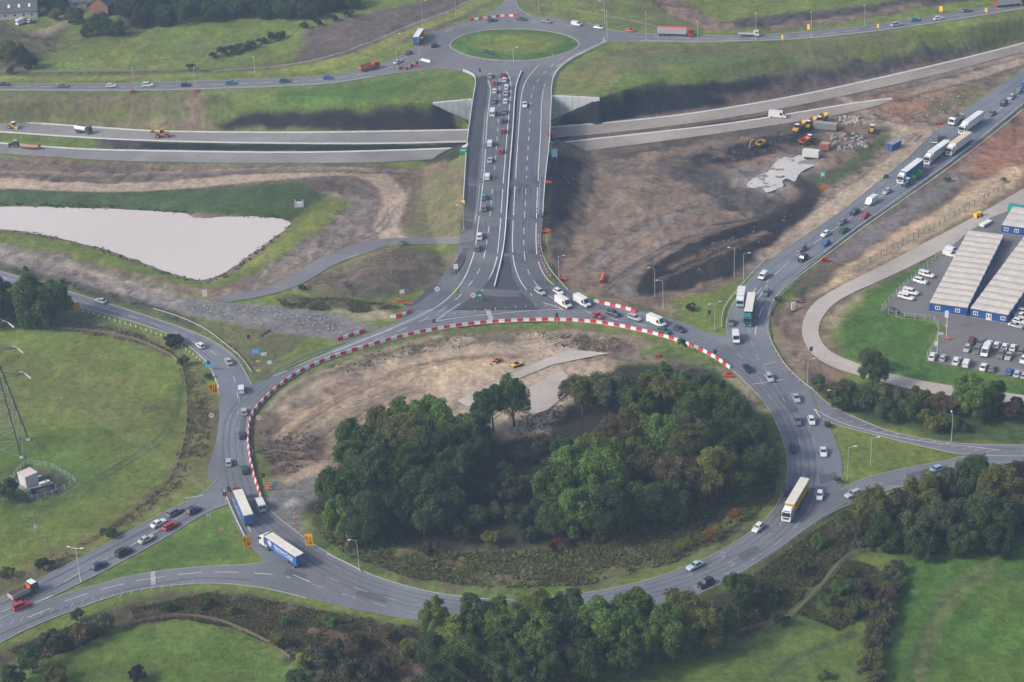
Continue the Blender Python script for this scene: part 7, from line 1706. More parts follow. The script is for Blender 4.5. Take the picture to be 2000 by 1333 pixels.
# ------------------------------------------------------------------ signs
def sign(px, py, wpx, hpx, mt, label, name="road_sign", face=(0, 12), deco=None, legs=2, zb=None, group="road signs", round_=False):
    """board seen at a pixel (centre), size in pixels; stands on the ground below it"""
    s = scale_at(px, py); W, H = wpx / s, hpx / s / .88
    zc = (zb if zb is not None else .9) + H / 2
    p = G(px, py, zc); e = empty(name, p, heading(px, py, *face) - math.pi / 2 if face else 0); tag(e, label, "sign", group)
    e.rotation_euler = (0, 0, heading(px, py, face[0], face[1]) + math.pi / 2)
    if round_:
        b_ = MB().tube((0, -.02, zc), (0, .02, zc), W / 2, n=20).obj("panel", e, mt)
    else: b_ = MB().box(-W / 2, W / 2, -.03, .03, zc - H / 2, zc + H / 2).obj("panel", e, mt)
    for k in ((-.35, .35) if legs == 2 else (0,)): MB().tube((k * W, .06, -.2), (k * W, .06, zc + H * .3), .045, n=6).obj("leg", e, GALV)
    MB().box(-W * .42, W * .42, .031, .07, zc - .06, zc + .06).obj("back_rail", e, GALV)
    if deco: deco(b_, W, H, zc)
    return e
def deco_div(b_, W, H, zc):
    RD = SIGNR; BK = BLACKP
    def bar(x0, z0, x1, z1, w, mt):
        d = Vector((x1 - x0, 0, z1 - z0)); q = Vector((-d.z, 0, d.x)).normalized() * w / 2; a, c = Vector((x0, -.036, zc + z0)), Vector((x1, -.036, zc + z1))
        MB().add([a + q, a - q, c - q, c + q], [(0, 1, 2, 3)]).obj("route_arrow", b_, mt)
    for k in (-.22, .05, .28): bar(k * W, -.38 * H, k * W, .05 * H, .07 * W, BK); bar(k * W, .05 * H, (k + .08) * W, .3 * H, .07 * W, BK)
    MB().box(-.42 * W, -.12 * W, -.04, -.034, zc + .08 * H, zc + .3 * H).obj("red_patch", b_, RD); MB().box(.1 * W, .42 * W, -.04, -.034, zc - .3 * H, zc - .12 * H).obj("red_patch", b_, RD)
def deco_text(t, mt=SIGNW, k=.5):
    def f(b_, W, H, zc):
        o = inst("lettering", text_mesh(t, H * k, mt), b_, (0, -.036, zc), (R(90), 0, 0))
    return f
def deco_ring(t):
    def f(b_, W, H, zc):
        mb = MB()
        for i in range(20):
            a0, a1 = 2 * math.pi * i / 20, 2 * math.pi * (i + 1) / 20; r0, r1 = W * .5, W * .43
            mb.add([(math.cos(a0) * r0, -.026, zc + math.sin(a0) * r0), (math.cos(a1) * r0, -.026, zc + math.sin(a1) * r0), (math.cos(a1) * r1, -.026, zc + math.sin(a1) * r1), (math.cos(a0) * r1, -.026, zc + math.sin(a0) * r1)], [(0, 1, 2, 3)])
        mb.obj("red_ring", b_, SIGNR); inst("lettering", text_mesh(t, W * .5, BLACKP), b_, (0, -.027, zc), (R(90), 0, 0))
    return f
def deco_lines(b_, W, H, zc):
    for k in range(3): MB().box(-.35 * W, .30 * W, -.036, -.032, zc + (.25 - k * .25) * H - .04 * H, zc + (.25 - k * .25) * H + .04 * H).obj("print_line", b_, SIGNW)
def deco_arrow(b_, W, H, zc):
    MB().box(-.3 * W, .15 * W, -.036, -.032, zc - .08 * H, zc + .08 * H).obj("arrow", b_, SIGNW)
    MB().add([(.12 * W, -.034, zc - .25 * H), (.35 * W, -.034, zc), (.12 * W, -.034, zc + .25 * H)], [(0, 1, 2)]).obj("arrow_tip", b_, SIGNW)
GD = "yellow diversion signs"
sign(416, 759, 17, 21, SIGNY, "yellow diversion sign on the verge at the left of the roundabout", deco=deco_div, group=GD, face=(3, 12))
sign(482, 1058, 15, 24, SIGNY, "yellow diversion sign on the grass in front of the lettered lorry", deco=deco_div, group=GD, face=(4, 12))
sign(603, 1055, 15, 24, SIGNY, "yellow diversion sign at the edge of the wood behind the lettered lorry", deco=deco_div, group=GD, face=(-4, 12))
for x, y, w_, h_, lb in ((1838, 18, 10, 12, "tall yellow sign at the top right of the far road"), (1579, 53, 7, 12, "yellow sign by the lamp post, upper of the left pair on the far right road"), (1528, 73, 6, 10, "yellow sign on the near verge, leftmost on the far right road"), (1715, 51, 6, 8, "small yellow sign midway on the far right road's near verge"), (1926, 20, 7, 9, "yellow sign on the near verge just before the top right lorry"), (905, 394, 9, 7, "yellow board on the parapet halfway up the link road")):
    sign(x, y, w_ * .75, h_ * .75, SIGNY, lb, face=(-12, 6), group=GD)
sign(150, 599, 11, 14, mat("sign_orange", (0.75, 0.28, 0.02), .5), "orange sign at the roadside beside the big left-hand tree", face=(8, 12))
sign(407, 713, 12, 10, mat("sign_bright_blue", (0.02, 0.36, 0.70), .5), "bright blue sign board on the left approach bend", face=(-8, 12), deco=deco_arrow)
sign(499, 687, 19, 10, mat("sign_bright_blue", (0.02, 0.36, 0.70), .5), "bright blue direction sign on the grass at the left junction", deco=deco_lines, face=(0, 12))
sign(515, 692, 11, 6, SIGNW, "small white sign next to the bright blue direction sign", face=(0, 12))
for x, y, lb in ((504, 706, "small yellow-faced sign below the bright blue direction sign"), (505, 724, "small yellow-faced sign on the junction tip at the left")): sign(x, y, 9, 4, mat("sign_pale_yellow", (0.70, 0.62, 0.18), .5), lb, face=(0, 12), legs=1)
sign(526, 708, 9, 6, SIGNW, "small white sign on the kerb of the left junction", face=(0, 12), legs=1)
for x, y, t, lb in ((413, 812, "40", "round speed sign on the left verge below the yellow diversion sign"), (505, 816, "40", "round speed sign inside the barriers at the left of the island"), (854, 565, "40", "round speed sign on the footway at the foot of the link road"), (924, 577, "40", "round speed sign beside the green sign at the link road mouth")):
    sign(x, y, 12, 12, SIGNW, lb, deco=deco_ring(t), legs=1, round_=True, zb=1.6, face=(0, 12))
sign(936, 577, 11, 14, SIGNG, "dark green direction sign on the splitter island at the link road mouth", deco=deco_arrow, face=(0, 12), zb=1.4)
sign(904, 294, 14, 10, mat("sign_teal_green", (0.0, 0.36, 0.26), .5), "green direction sign on the embankment beside the left bridge parapet", deco=deco_arrow, face=(0, 12), zb=1.6)
sign(1083, 299, 11, 14, mat("sign_back_blue", (0.10, 0.25, 0.40), .6), "blue-grey sign board beside the right bridge parapet", face=(-2, 12), zb=1.4)
sign(890, 521, 9, 9, SIGNW, "white warning sign on the footway above the brown mound", face=(0, 12), legs=2, zb=1.0)
sign(400, 573, 9, 13, SIGNW, "white notice board beside the start of the access road", face=(0, 12), zb=.3)
sign(785, 570, 9, 7, SIGNW, "white notice board in front of the brown mound", face=(2, 12), zb=.8)
sign(1607, 341, 9, 8, mat("sign_aqua", (0.05, 0.42, 0.42), .5), "aqua board on the dark bank near the concrete pad", face=(-4, 12), deco=deco_lines)
sign(407, 1006, 9, 6, mat("sign_paleblue", (0.35, 0.48, 0.66), .5), "pale blue sign on the lower left grass by the traffic lights", face=(0, 12)); sign(433, 1034, 8, 5, mat("sign_salmon", (0.62, 0.32, 0.24), .6), "salmon board lying on the lower left grass", face=(0, 12), zb=.1)
sign(537, 947, 8, 9, mat("sign_steelblue", (0.10, 0.26, 0.48), .5), "blue board behind the barriers at the left of the island", face=(0, 12))
sign(1849, 614, 7, 13, SIGNW, "white notice on a pole in front of the offices", face=(0, 12), legs=1, zb=4.0)
for i, (x, y) in enumerate(((950, 101), (957, 103), (964, 104))): sign(x, y, 6, 6, mat("sign_navy", (0.03, 0.05, 0.16), .5), "black and white chevron board, %s of three on the far roundabout island" % ("left", "middle", "right")[i], deco=deco_text("<", k=.9), face=(0, 12), group="chevron boards")
for i, (x, y) in enumerate(((512, 655), (519, 651), (526, 647))): sign(x, y, 7, 6, BLACKP, "chevron board, %s of three on the grass by the broken road" % ("left", "middle", "right")[i], deco=deco_text("<", k=.9), face=(0, 12), group="chevron boards")
# traffic lights
def traffic_light(px, py, label, h=3.4):
    e = empty("traffic_light", G(px, py)); tag(e, label, "traffic light", "traffic lights")
    MB().tube((0, 0, -.2), (0, 0, h), .07, n=6).obj("pole", e, GALV); hd = MB().box(-.28, .28, -.22, .12, h - .9, h + .2).obj("signal_head", e, BLACKP); MB().box(-.45, .45, .125, .15, h - 1.05, h + .35).obj("backing_board", e, BLACKP)
    for k, c in enumerate((SIGNR, SIGNY, SIGNG)): MB().tube((0, -.23, h - .02 - .3 * k), (0, -.26, h - .02 - .3 * k), .1, n=8).obj("lens", hd, c)
for x, y, lb in ((487, 676, "traffic light on the grass above the bright blue direction sign"), (441, 985, "traffic light at the lower left stop line, left of the pair"), (449, 975, "traffic light at the lower left stop line, right of the pair"), (1584, 700, "traffic light on the upper right bend by the crash barrier"), (1397, 706, "traffic light behind the last red and white barriers"), (409, 727, "traffic light beside the bright blue board on the left bend"),
                  (1386, 628, "traffic light at the right tip of the grass wedge"), (1165, 636, "traffic light behind the barriers below the red hatchback"), (938, 152, "traffic light at the far end of the left footway"), (1508, 632, "traffic light at the dual carriageway stop lines"), (849, 645, "traffic light at the point of the painted splitter lines"), (494, 892, "traffic light inside the barriers beside the green estate"), (516, 948, "traffic light inside the barriers above the white van"), (1088, 634, "traffic light behind the barriers below the pair of vans")):
    traffic_light(x, y, lb)

# ------------------------------------------------------------------ cones and delineators
CN = MB(); CN.box(-.19, .19, -.19, .19, 0, .05); CN.tube((0, 0, .05), (0, 0, .75), .15, .04, 8); CN_ME = CN.mesh("traffic_cone", CONEO)
CW = MB(); CW.tube((0, 0, .30), (0, 0, .52), .118, .082, 8); CW_ME = CW.mesh("reflective_sleeve", SIGNW)
def cones(px, step, where, z=None, sc=1.0, n=4, white=False):
    for i, p in enumerate(resample(wline(px, n, z), step)):
        o = inst("traffic_cone", CN_ME, None, p + Vector((0, 0, .12)), None, (sc,) * 3, SIGNW if white else CONEO); tag(o, "%s %s, %s from the left %s" % ("white" if white else "orange", "marker post" if white else "traffic cone", ordn(i + 1), where), "cone", "traffic cones")
        inst("reflective_sleeve", CW_ME, o)
cones([(152, 607), (200, 620), (260, 638), (310, 655), (345, 672), (385, 700), (410, 722)], 2.3, "along the left approach road", 0, 1.15, white=True)
cones([(870, 618), (905, 613), (960, 607), (1020, 602), (1080, 600), (1098, 602)], 3.2, "on the painted splitter", 0, 1.15)
cones([(573, 985), (576, 1005), (574, 1020), (578, 1035), (590, 1052)], 2.6, "beside the paved gap in the island", 0)
cones([(1052, 462), (1053, 490), (1062, 520), (1078, 545)], 2.2, "on the east kerb of the link road", None)
cones([(1515, 690), (1530, 712), (1550, 735), (1575, 758)], 2.4, "at the kerb of the upper right bend", 0)
cones([(902, 108), (930, 115), (960, 120), (985, 122)], 3.0, "on the near edge of the far island", ZN)
cones([(1050, 122), (1065, 116), (1080, 109)], 3.2, "on the right near edge of the far island", ZN)
cones([(785, 118), (800, 112), (815, 105), (830, 88)], 2.6, "by the far lorry's lane", ZN)
cones([(882, 460), (893, 457), (905, 453)], 1.5, "at the access road mouth", None)
cones([(1000, 1000), (1001, 1001)], 50, "x", 0) if False else None
# ------------------------------------------------------------------ loose site things
PIPEO = mat("orange_pipe", (0.62, 0.12, 0.05), .5)
e = empty("drain_pipe", G(1177, 548) + Vector((0, 0, .1)), heading(1177, 548, 5, -14)); tag(e, "large orange drain pipe lying alone on the bare earth", "pipe")
mb = MB(); mb.tube((-2.6, 0, .65), (2.6, 0, .65), .62, n=16, cap=False); mb.tube((-2.6, 0, .65), (2.6, 0, .65), .52, n=16, cap=False); mb.obj("pipe_wall", e, PIPEO)
MB().tube((2.2, 0, .65), (2.7, 0, .65), .74, n=16).obj("socket_end", e, PIPEO)
def netting(px, py, label, w_=3.0, seed=1, dx=1, dy=.1, mt=None):
    """tumbled lengths of orange plastic barrier"""
    g = random.Random(seed); e = empty("plastic_barriers", G(px, py), heading(px, py, dx * 10, dy * 10)); tag(e, label, "barriers", "heaps of orange barriers")
    for k in range(5):
        p = MB().box(-.9, .9, -.05, .05, 0, .9).obj("barrier_panel", e, mt or CONEO); p.location = (g.uniform(-w_, w_) / 2, g.uniform(-.8, .8), .05); p.rotation_euler = (g.uniform(.3, 1.4), 0, g.uniform(-.6, .6))
for i, (x, y, lb) in enumerate(((780, 588, "orange barriers dumped below the white notice board, upper heap"), (800, 593, "orange barriers dumped below the white notice board, lower heap"), (1066, 453, "orange barriers heaped at the top of the east kerb"), (1098, 546, "orange barriers heaped by the bare pole"), (1072, 358, "orange barriers lying beside the right parapet"), (1079, 263, "red barriers at the corner of the right wing wall"), (262, 180, "red bundle at the roadside, left of the two on the far local road"), (384, 178, "red bundle at the roadside, right of the two on the far local road"), (1608, 368, "orange barriers on the dark bank below the aqua board"), (1617, 510, "red barriers beside the crash barrier on the dual carriageway"), (817, 130, "red barriers scattered at the far roundabout's left entry"), (1290, 697, "red barriers behind the wood near the grey pallets"), (520, 950, "pink barriers behind the blue board in the island"), (1562, 588, "pink barriers beside the white kiosk"), (1425, 735, "red barriers where the long barrier curve ends"), (1855, 662, "pink barriers by the flagpoles"), (1838, 243, "red marker beside the grey tipper truck"))):
    netting(x, y, lb, 2.6, i + 3, mt=SIGNR if 'red' in lb else (mat("faded_pink_plastic", (0.55, 0.22, 0.20), .6) if 'pink' in lb else CONEO))
e = empty("skid_frame", G(1009, 714), .5); tag(e, "flat yellow machine lying beside the small orange excavator", "machine")
MB().box(-1.6, 1.6, -.9, .9, .25, .6, taper=.1).obj("body", e, SIGNY); MB().box(-.6, .6, -.5, .5, .605, 1.0).obj("engine", e, BLACKP)
for s in (-1, 1): MB().box(-1.5, 1.5, s * 1.05 - .15, s * 1.05 + .15, 0, .45).obj("track", e, BLACKP)
# scrap heap of pale rings and frames
RB6 = mat("weathered_concrete", (0.30, 0.30, 0.30), .9, var=.2)
g = random.Random(8); e = empty("scrap_heap", G(1660, 272)); tag(e, "heap of pale concrete rings and frames beside the dark bank", "heap")
for k in range(46):
    c = G(1625 + g.uniform(0, 70), 262 + g.uniform(0, 34)) - Vector(e.location); a = g.uniform(0, 6.28); t_ = g.uniform(.2, 1.3); ax = Vector((math.cos(a) * math.sin(t_), math.sin(a) * math.sin(t_), math.cos(t_)))
    mb = MB(); mb.tube(c, c + ax * .7, .75, n=10, cap=False); mb.tube(c, c + ax * .7, .6, n=10, cap=False); o = mb.obj("concrete_ring", e, RB6)
e = empty("scrap_heap", G(1655, 238)); tag(e, "heap of grey broken concrete behind the grey spoil mound", "heap")
for k in range(30):
    c = G(1640 + g.uniform(0, 40), 228 + g.uniform(0, 18)) - Vector(e.location); s = g.uniform(.3, .9)
    o = MB().box(-s, s, -s * .5, s * .5, -.2, .5, taper=.1).obj("broken_block", e, RB2); o.location = c + Vector((0, 0, g.uniform(0, .8))); o.rotation_euler = (g.uniform(-.5, .5), g.uniform(-.5, .5), g.uniform(0, 3))
# kiosk, flags, skip
e = empty("control_kiosk", G(1549, 605)); tag(e, "white roadside kiosk on the bare earth inside the right bend", "kiosk")
MB().box(-.6, .6, -.5, .5, 0, 2.4).obj("cabinet", e, SIGNW); MB().box(-.66, .66, -.56, .56, 2.402, 2.5).obj("lid", e, GALV); MB().box(-.45, .45, -.53, -.502, .2, 2.1).obj("door", e, GALV)
for x, y, lb in ((1830, 690, "flagpole with a pale flag at the car park corner, left of two"), (1848, 660, "flagpole with an amber beacon at the car park corner, right of two")):
    e = empty("flagpole", G(x, y)); tag(e, lb, "flagpole", "flagpoles"); MB().tube((0, 0, -.1), (0, 0, 7), .09, .05, 8).obj("pole", e, SIGNW)
    if 'flag at' in lb: MB().add([(0, 0, 7), (1.6, .2, 6.7), (1.5, .1, 5.8), (0, 0, 6.0)], [(0, 1, 2, 3)]).obj("flag", e, SIGNW); MB().add([(0, 0, 4.2), (-.9, .1, 3.6), (-.8, 0, 2.2), (0, 0, 2.6)], [(0, 1, 2, 3)]).obj("flag", e, SIGNW)
    else: MB().box(-.3, .3, -.3, .3, 3.8, 4.3, taper=.1).obj("beacon", e, SIGNY)
e = empty("outfall_cage", G(585, 405)); tag(e, "white metal cage over the outfall at the pond's right end", "cage")
for sx in (-1.6, 1.6): MB().tube((sx, 0, 0), (sx * .8, 0, 3.0), .12, n=6).obj("post", e, STEELW)
MB().box(-1.5, 1.5, -.1, .1, 1.9, 2.1).obj("cross_bar", e, STEELW); MB().prism([(-1.3, 0), (1.3, 0), (1.0, 1.4), (-1.0, 1.4)], -.2, 1.6).obj("headwall", e, CONCW)
e = empty("skip", G(1910, 424), .6); tag(e, "yellow machine parked on the grass at the back of the car park", "machine")
MB().box(-1.5, 1.5, -.8, .8, .4, 1.6, taper=.1).obj("body", e, SIGNY); wheels(e, (-1, 1), .85, .45)
e = empty("boat_trailer", G(1924, 441), .8); tag(e, "white pointed trailer load beside the yellow machine", "trailer")
MB().prism([(-2.4, .5), (2.0, .5), (3.0, 1.1), (-2.4, 1.3)], -.9, .9).obj("load", e, SIGNW); wheels(e, (-.5,), .95, .35, WHEEL)

# ------------------------------------------------------------------ site offices
OFFB = mat("office_blue", (0.015, 0.085, 0.30), .5, var=.08, vscale=.5); OFFR = mat("office_roof_felt", (0.56, 0.52, 0.47), .85, var=.14, vscale=.35); OFFR2 = mat("office_roof_edge", (0.17, 0.16, 0.155), .85)
def office(a, b_, d, label, mods, wins, door=None, H=2.9, back=0, side=True):
    A, B, D = P(*a, H), P(*b_, H), P(*d, H)
    u = (B - A); u.z = 0; W = u.length; u.normalize(); v = Vector((-u.y, u.x, 0)); L = (D - A).dot(v)
    e = empty("site_office", (A.x, A.y, 0.06), math.atan2(u.y, u.x)); tag(e, label, "office", "blue modular site offices")
    wl = MB().box(0, W, 0, L, 0, H - .12).obj("wall", e, OFFB)
    MB().box(-.1, W + .1, -.1, L + .1, -.06, .12).obj("skirting", e, GALV)
    n_ = mods; s = L / n_
    for k in range(n_):
        y0, y1 = k * s, (k + 1) * s
        mb = MB(); mb.add([(-.12, y0 + .16, H - .12), (W + .12, y0 + .16, H - .12), (W + .12, y1 - .16, H - .12), (-.12, y1 - .16, H - .12), (-.12, y0 + .16, H), (W + .12, y0 + .16, H), (W + .12, y1 - .16, H), (-.12, y1 - .16, H), (-.0, (y0 + y1) / 2, H + .30), (W, (y0 + y1) / 2, H + .30)],
               [(0, 1, 5, 4), (2, 3, 7, 6), (1, 2, 6, 9, 5), (3, 0, 4, 8, 7), (4, 5, 9, 8), (8, 9, 6, 7)])
        mb.obj("roof_panel", e, OFFR)
        for sx in (0, 1): MB().box((W - .0) * sx - .06, W * sx + .06, y0 - .08, y0 + .08, .12, H - .14).obj("corner_post", e, OFFB)
    for k in range(n_ + 1): MB().box(-.1, W + .1, k * s - .2, k * s + .2, H - .14, H - .06).obj("valley_gutter", e, OFFR2)
    for f in wins:
        w_ = MB().box(W * f - .75, W * f + .75, -.06, -.005, .9, 2.15).obj("window", e, SIGNW)
        for q in (-.3, .3): MB().box(W * f + q - .22, W * f + q + .22, -.075, -.062, 1.1, 1.95).obj("pane", w_, GLASS)
    if door is not None:
        dr = MB().box(W * door - .85, W * door + .85, -.07, -.005, .12, 2.2).obj("door", e, SIGNW)
        for q in (-.4, .4): MB().box(W * door + q - .18, W * door + q + .18, -.085, -.072, .7, 1.9).obj("pane", dr, GLASS)
    if side:
        for k in range(n_):
            w_ = MB().box(W + .005, W + .06, k * s + s * .3, k * s + s * .7, 1.0, 2.05).obj("window", e, SIGNW); MB().box(W + .062, W + .075, k * s + s * .34, k * s + s * .66, 1.1, 1.95).obj("pane", w_, GLASS)
    return e
office((1816, 592), (1889, 602), (1933, 455), "long blue site office with a ribbed pale roof, left of the pair", 14, (.22, .75), None)
office((1896, 603), (1968, 616), (2030, 440), "long blue site office with a white double door, right of the pair", 15, (.14, .88), .5)
office((1957, 440), (2030, 450), (1975, 403), "short blue site office at the right edge behind the pair", 3, (.12, .4), None, side=False)
container(1990, 410, 30, 6, 7, 2.5, 2.6, mat("container_teal", (0.03, 0.30, 0.27), .55, var=.1), "teal container behind the short site office at the right edge")

# ------------------------------------------------------------------ utility compound
c = G(57, 945)
e = empty("pump_house", c, .75); tag(e, "pale cube-shaped utility building in the pylon field", "building")
PW = mat("pale_render", (0.55, 0.56, 0.58), .8, var=.06)
MB().box(-1.9, 1.9, -1.9, 1.9, 0, 3.4).obj("wall", e, PW); MB().box(-2.02, 2.02, -2.02, 2.02, 3.402, 3.6).obj("roof", e, mat("pinkish_roof", (0.60, 0.52, 0.48), .8, var=.08)); MB().box(-.5, .5, -1.96, -1.905, .1, 2.2).obj("door", e, GALV)
e = empty("compound_slab", G(62, 948), .75); tag(e, "concrete base under the pale cube building", "slab"); MB().box(-3.2, 4.6, -3.4, 3.0, -.1, .09).obj("slab", e, RB2)
for x, y, s, lb in ((84, 951, (1.6, 1.0, 1.3), "larger white cabinet in the sunken utility enclosure"), (95, 947, (.8, .7, 1.2), "smaller white cabinet in the sunken utility enclosure")):
    e = empty("utility_cabinet", G(x, y), .5); tag(e, lb, "cabinet", "utility cabinets"); MB().box(-s[0] / 2, s[0] / 2, -s[1] / 2, s[1] / 2, 0, s[2]).obj("cabinet", e, WHITEC); MB().box(-s[0] / 2 - .05, s[0] / 2 + .05, -s[1] / 2 - .05, s[1] / 2 + .05, s[2] + .002, s[2] + .08).obj("lid", e, SIGNW)
rail_thing("compound_fence", [(22, 938), (50, 905), (105, 915), (150, 942), (110, 965), (65, 978), (22, 938)], "grey fence round the utility compound", "fence", GALV, 1.5, 2.0, ((1.4, .06, .04), (.8, .05, .04), (.2, .05, .04)), n=1, sep=True)
e = empty("equipment_pit", G(86, 962), .35); tag(e, "dark sunken utility enclosure beside the cube building", "enclosure")
for a in ((-3.4, 3.4, -2.0, -1.8), (-3.4, 3.4, 1.8, 2.0), (-3.4, -3.2, -1.79, 1.79), (3.2, 3.4, -1.79, 1.79)): MB().box(a[0], a[1], a[2], a[3], 0, .9).obj("wall", e, mat("dark_block", (0.10, 0.11, 0.12), .8))
MB().box(-3.19, 3.19, -1.79, 1.79, -.1, .1).obj("floor", e, BLACKP)

# ------------------------------------------------------------------ pylon and wires
b0 = G(48, 880); b1 = G(20, 850)
PY = mat("pylon_steel", (0.085, 0.095, 0.115), .6, metal=.2)
cx_ = b0 + Vector((-5.0, 1.0, 0)); pylon = empty("lattice_pylon", cx_); tag(pylon, "tall grey lattice pylon cut off by the left edge", "pylon")
half, HT, tw = 5.0, 50.0, .7
def corner(k, z):
    f = min(z / 30.0, 1.0); hw = half + (1.1 - half) * f if z < 30 else 1.1 + (tw - 1.1) * (z - 30) / (HT - 30)
    return Vector(((-1, 1, 1, -1)[k] * hw, (-1, -1, 1, 1)[k] * hw, z))
for k in range(4):
    mb = MB()
    for za, zb_ in ((0, 10), (10, 20), (20, 30), (30, 37), (37, HT)): mb.tube(corner(k, za), corner(k, zb_), .24, .2, 6)
    mb.obj("leg", pylon, PY); MB().box(-.5, .5, -.5, .5, -.3, .4).obj("footing", pylon, CONCW, loc=corner(k, 0))
zs = [0, 5, 10, 14.5, 19, 23.5, 27.5, 31.5, 35.5, 39.5, 44, 48]
for k in range(4):
    mb = MB()
    for za, zb_ in zip(zs, zs[1:]):
        a, b_ = corner(k, za), corner((k + 1) % 4, za); c_, d = corner(k, zb_), corner((k + 1) % 4, zb_); mb.tube(a, d, .06, n=4); mb.tube(b_, c_, .06, n=4); mb.tube(c_, d, .06, n=4)
    mb.obj("bracing", pylon, mat("pylon_lattice", (0.34, 0.36, 0.38), .6, metal=.2))
tips = []
for z, ln in ((23.5, 10.0), (31.5, 9.0), (39.5, 7.5)):
    for s in (1, -1):
        a = MB(); tip = Vector((s * ln * .85, -s * ln * .5 * 0 + ln * .05, z)); 
        for k in ((1, 2) if s > 0 else (0, 3)):
            a.tube(corner(k, z), tip, .09, n=5); a.tube(corner(k, z + 1.8), tip, .07, n=5)
        a.obj("cross_arm", pylon, PY); 
        if s > 0:
            for off in (-.25, .25):
                ins = MB(); p1 = tip + Vector((2.0, -2.2 + off, -.5)); 
                for q in range(10): t0, t1 = q / 10, (q + .55) / 10; ins.tube(tip.lerp(p1, t0), tip.lerp(p1, t1), .14, n=8)
                ins.obj("insulator_string", pylon, SIGNW)
                p2 = tip + Vector((-2.0, 2.2 + off, -.5)); ins = MB()
                for q in range(10): t0, t1 = q / 10, (q + .55) / 10; ins.tube(tip.lerp(p2, t0), tip.lerp(p2, t1), .14, n=8)
                ins.obj("insulator_string", pylon, SIGNW)
        if s > 0: tips.append(cx_ + tip + Vector((2.0, -2.2, -.5)))
WIRE = mat("bare_conductor", (0.30, 0.31, 0.32), .5, metal=.3)
ends = [P(1075, 1352, 24), P(965, 1352, 28), P(890, 1356, 31)]
for i, (a, b_) in enumerate(zip(tips, ends)):
    for s, nm in ((-.35, "left"), (.35, "right")):
        d = (b_ - a); q = Vector((-d.y, d.x, 0)).normalized() * s; full = b_ + d * .5
        pts = []
        for k in range(41):
            t = k / 40; p = a.lerp(full, t) + q; p.z -= 5.0 * 4 * t * (1 - t) * .35; pts.append(p)
        mb = MB()
        for u, v in zip(pts, pts[1:]): mb.tube(u - pts[0], v - pts[0], .015, n=4, cap=False)
        o = mb.obj("power_line", None, WIRE, loc=pts[0]); tag(o, "%s wire of the %s pair strung from the pylon towards the bottom trees" % (nm, ("lowest", "middle", "top")[i]), "wire", "overhead wires")

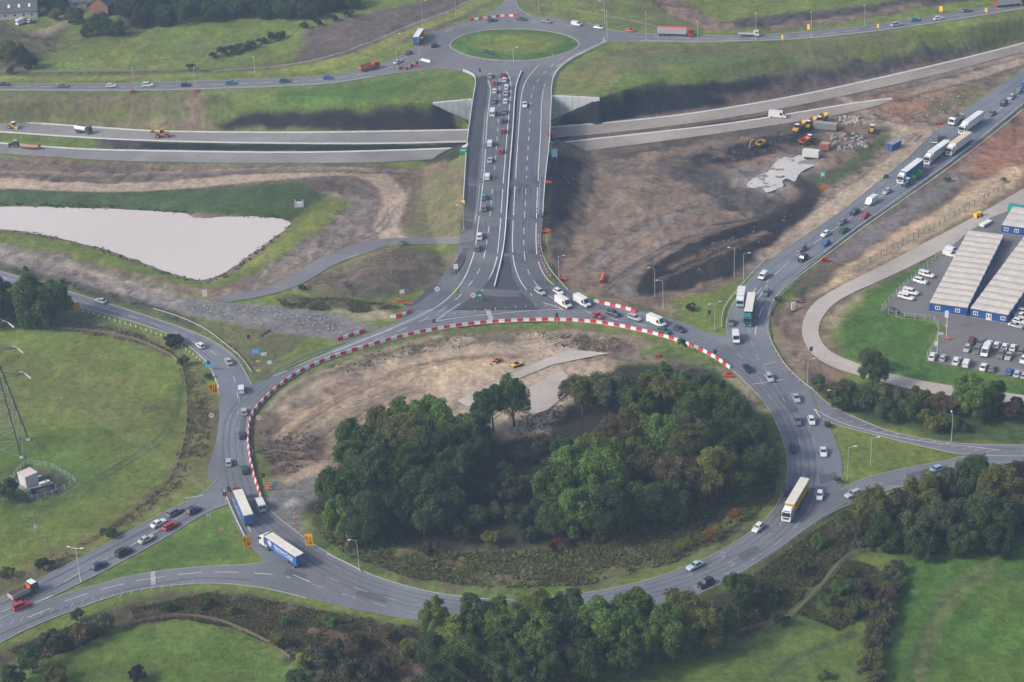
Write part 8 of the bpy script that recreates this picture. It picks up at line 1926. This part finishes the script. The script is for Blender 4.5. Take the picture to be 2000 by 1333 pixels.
# ------------------------------------------------------------------ far buildings
def house(px, py, dx, dy, L, W, He, Hr, wall, roof, label, wins=(), sky=0, gable=False, chim=True, name="farm_building"):
    p = G(px, py); e = empty(name, p, heading(px, py, dx, dy)); tag(e, label, "building", "far buildings")
    MB().box(-L / 2, L / 2, -W / 2, W / 2, -.3, He).obj("wall", e, wall)
    mb = MB(); mb.prism([(-W / 2, He), (W / 2, He), (0, He + Hr)], -L / 2 + .02, L / 2 - .02); mb.v = [(y, x, z) for x, y, z in mb.v]; mb.obj("gable", e, wall)
    for s in (-1, 1):
        r_ = MB().add([(-L / 2 - .3, s * (W / 2 + .4), He - .25), (L / 2 + .3, s * (W / 2 + .4), He - .25), (L / 2 + .3, 0, He + Hr + .06), (-L / 2 - .3, 0, He + Hr + .06), (-L / 2 - .3, s * (W / 2 + .4), He - .05), (L / 2 + .3, s * (W / 2 + .4), He - .05), (L / 2 + .3, 0, He + Hr + .26), (-L / 2 - .3, 0, He + Hr + .26)],
            [(3, 2, 1, 0), (4, 5, 6, 7), (0, 1, 5, 4), (1, 2, 6, 5), (2, 3, 7, 6), (3, 0, 4, 7)]).obj("roof", e, roof)
        if s < 0:
            for k in range(sky):
                x = -L / 2 + (k + .7) * L / (sky + .4); t0, t1 = .35, .62; f = lambda t: (-(W / 2 + .4) * (1 - t), He - .05 + (Hr + .31) * t)
                (y0, z0), (y1, z1) = f(t0), f(t1); MB().add([(x - .5, y0, z0 + .05), (x + .5, y0, z0 + .05), (x + .5, y1, z1 + .05), (x - .5, y1, z1 + .05)], [(0, 1, 2, 3)]).obj("skylight", r_, SIGNW)
    for f in wins:
        w_ = MB().box(L * f - .6, L * f + .6, -W / 2 - .05, -W / 2 - .005, 1.0, 2.2).obj("window", e, SIGNW); MB().box(L * f - .5, L * f + .5, -W / 2 - .065, -W / 2 - .052, 1.1, 2.1).obj("pane", w_, GLASS)
    if chim: MB().box(L / 2 - 1.6, L / 2 - .8, -.4, .4, He + Hr - .5, He + Hr + 1.2).obj("chimney", e, wall)
    return e
SLATE = mat("slate_roof", (0.11, 0.11, 0.125), .8, var=.12, vscale=.6); BRICKM = mat("red_brick_far", (0.26, 0.13, 0.095), .9, var=.15, vscale=.6); PALEW = mat("pale_stone_wall", (0.48, 0.47, 0.44), .85, var=.1, vscale=.5)
house(32, 32, 30, -2, 20, 8, 3.2, 4.2, PALEW, SLATE, "long pale barn with four skylights at the top left corner", (-.38, -.2, 0, .2, .38), 4, chim=False)
house(205, 24, 14, -10, 11, 9, 4.6, 4.0, BRICKM, SLATE, "red brick house with a slate gable at the top left", (-.2, .2), name="farm_house")
house(150, 12, 30, -2, 9, 6, 2.6, 2.2, PALEW, SLATE, "low pale outbuilding beside the brick house", (0,), chim=False)
for i, (x, y, k) in enumerate(((42, 42, 'van'), (60, 41, 'hatchback'))): vehicle(x, y, 10, -4, k, 'white', "white %s parked in the yard below the long pale barn" % k, "vehicles in the farmyard")
# ------------------------------------------------------------------ haze
hz = MB().box(-900, 900, -60, 1700, -9, 281).obj("haze", None)
hm = bpy.data.materials.new("haze_air"); hm.use_nodes = True
n, l = hm.node_tree.nodes, hm.node_tree.links
for k in list(n):
    if k.type == 'BSDF_PRINCIPLED': n.remove(k)
pv = n.new("ShaderNodeVolumePrincipled")
pv.inputs["Color"].default_value = (0.50, 0.70, 1.0, 1)
pv.inputs["Density"].default_value = 0.00024
pv.inputs["Anisotropy"].default_value = 0.2
l.new(pv.outputs[0], n["Material Output"].inputs["Volume"])
hz.data.materials.clear(); hz.data.materials.append(hm)
tag(hz, kind="stuff")
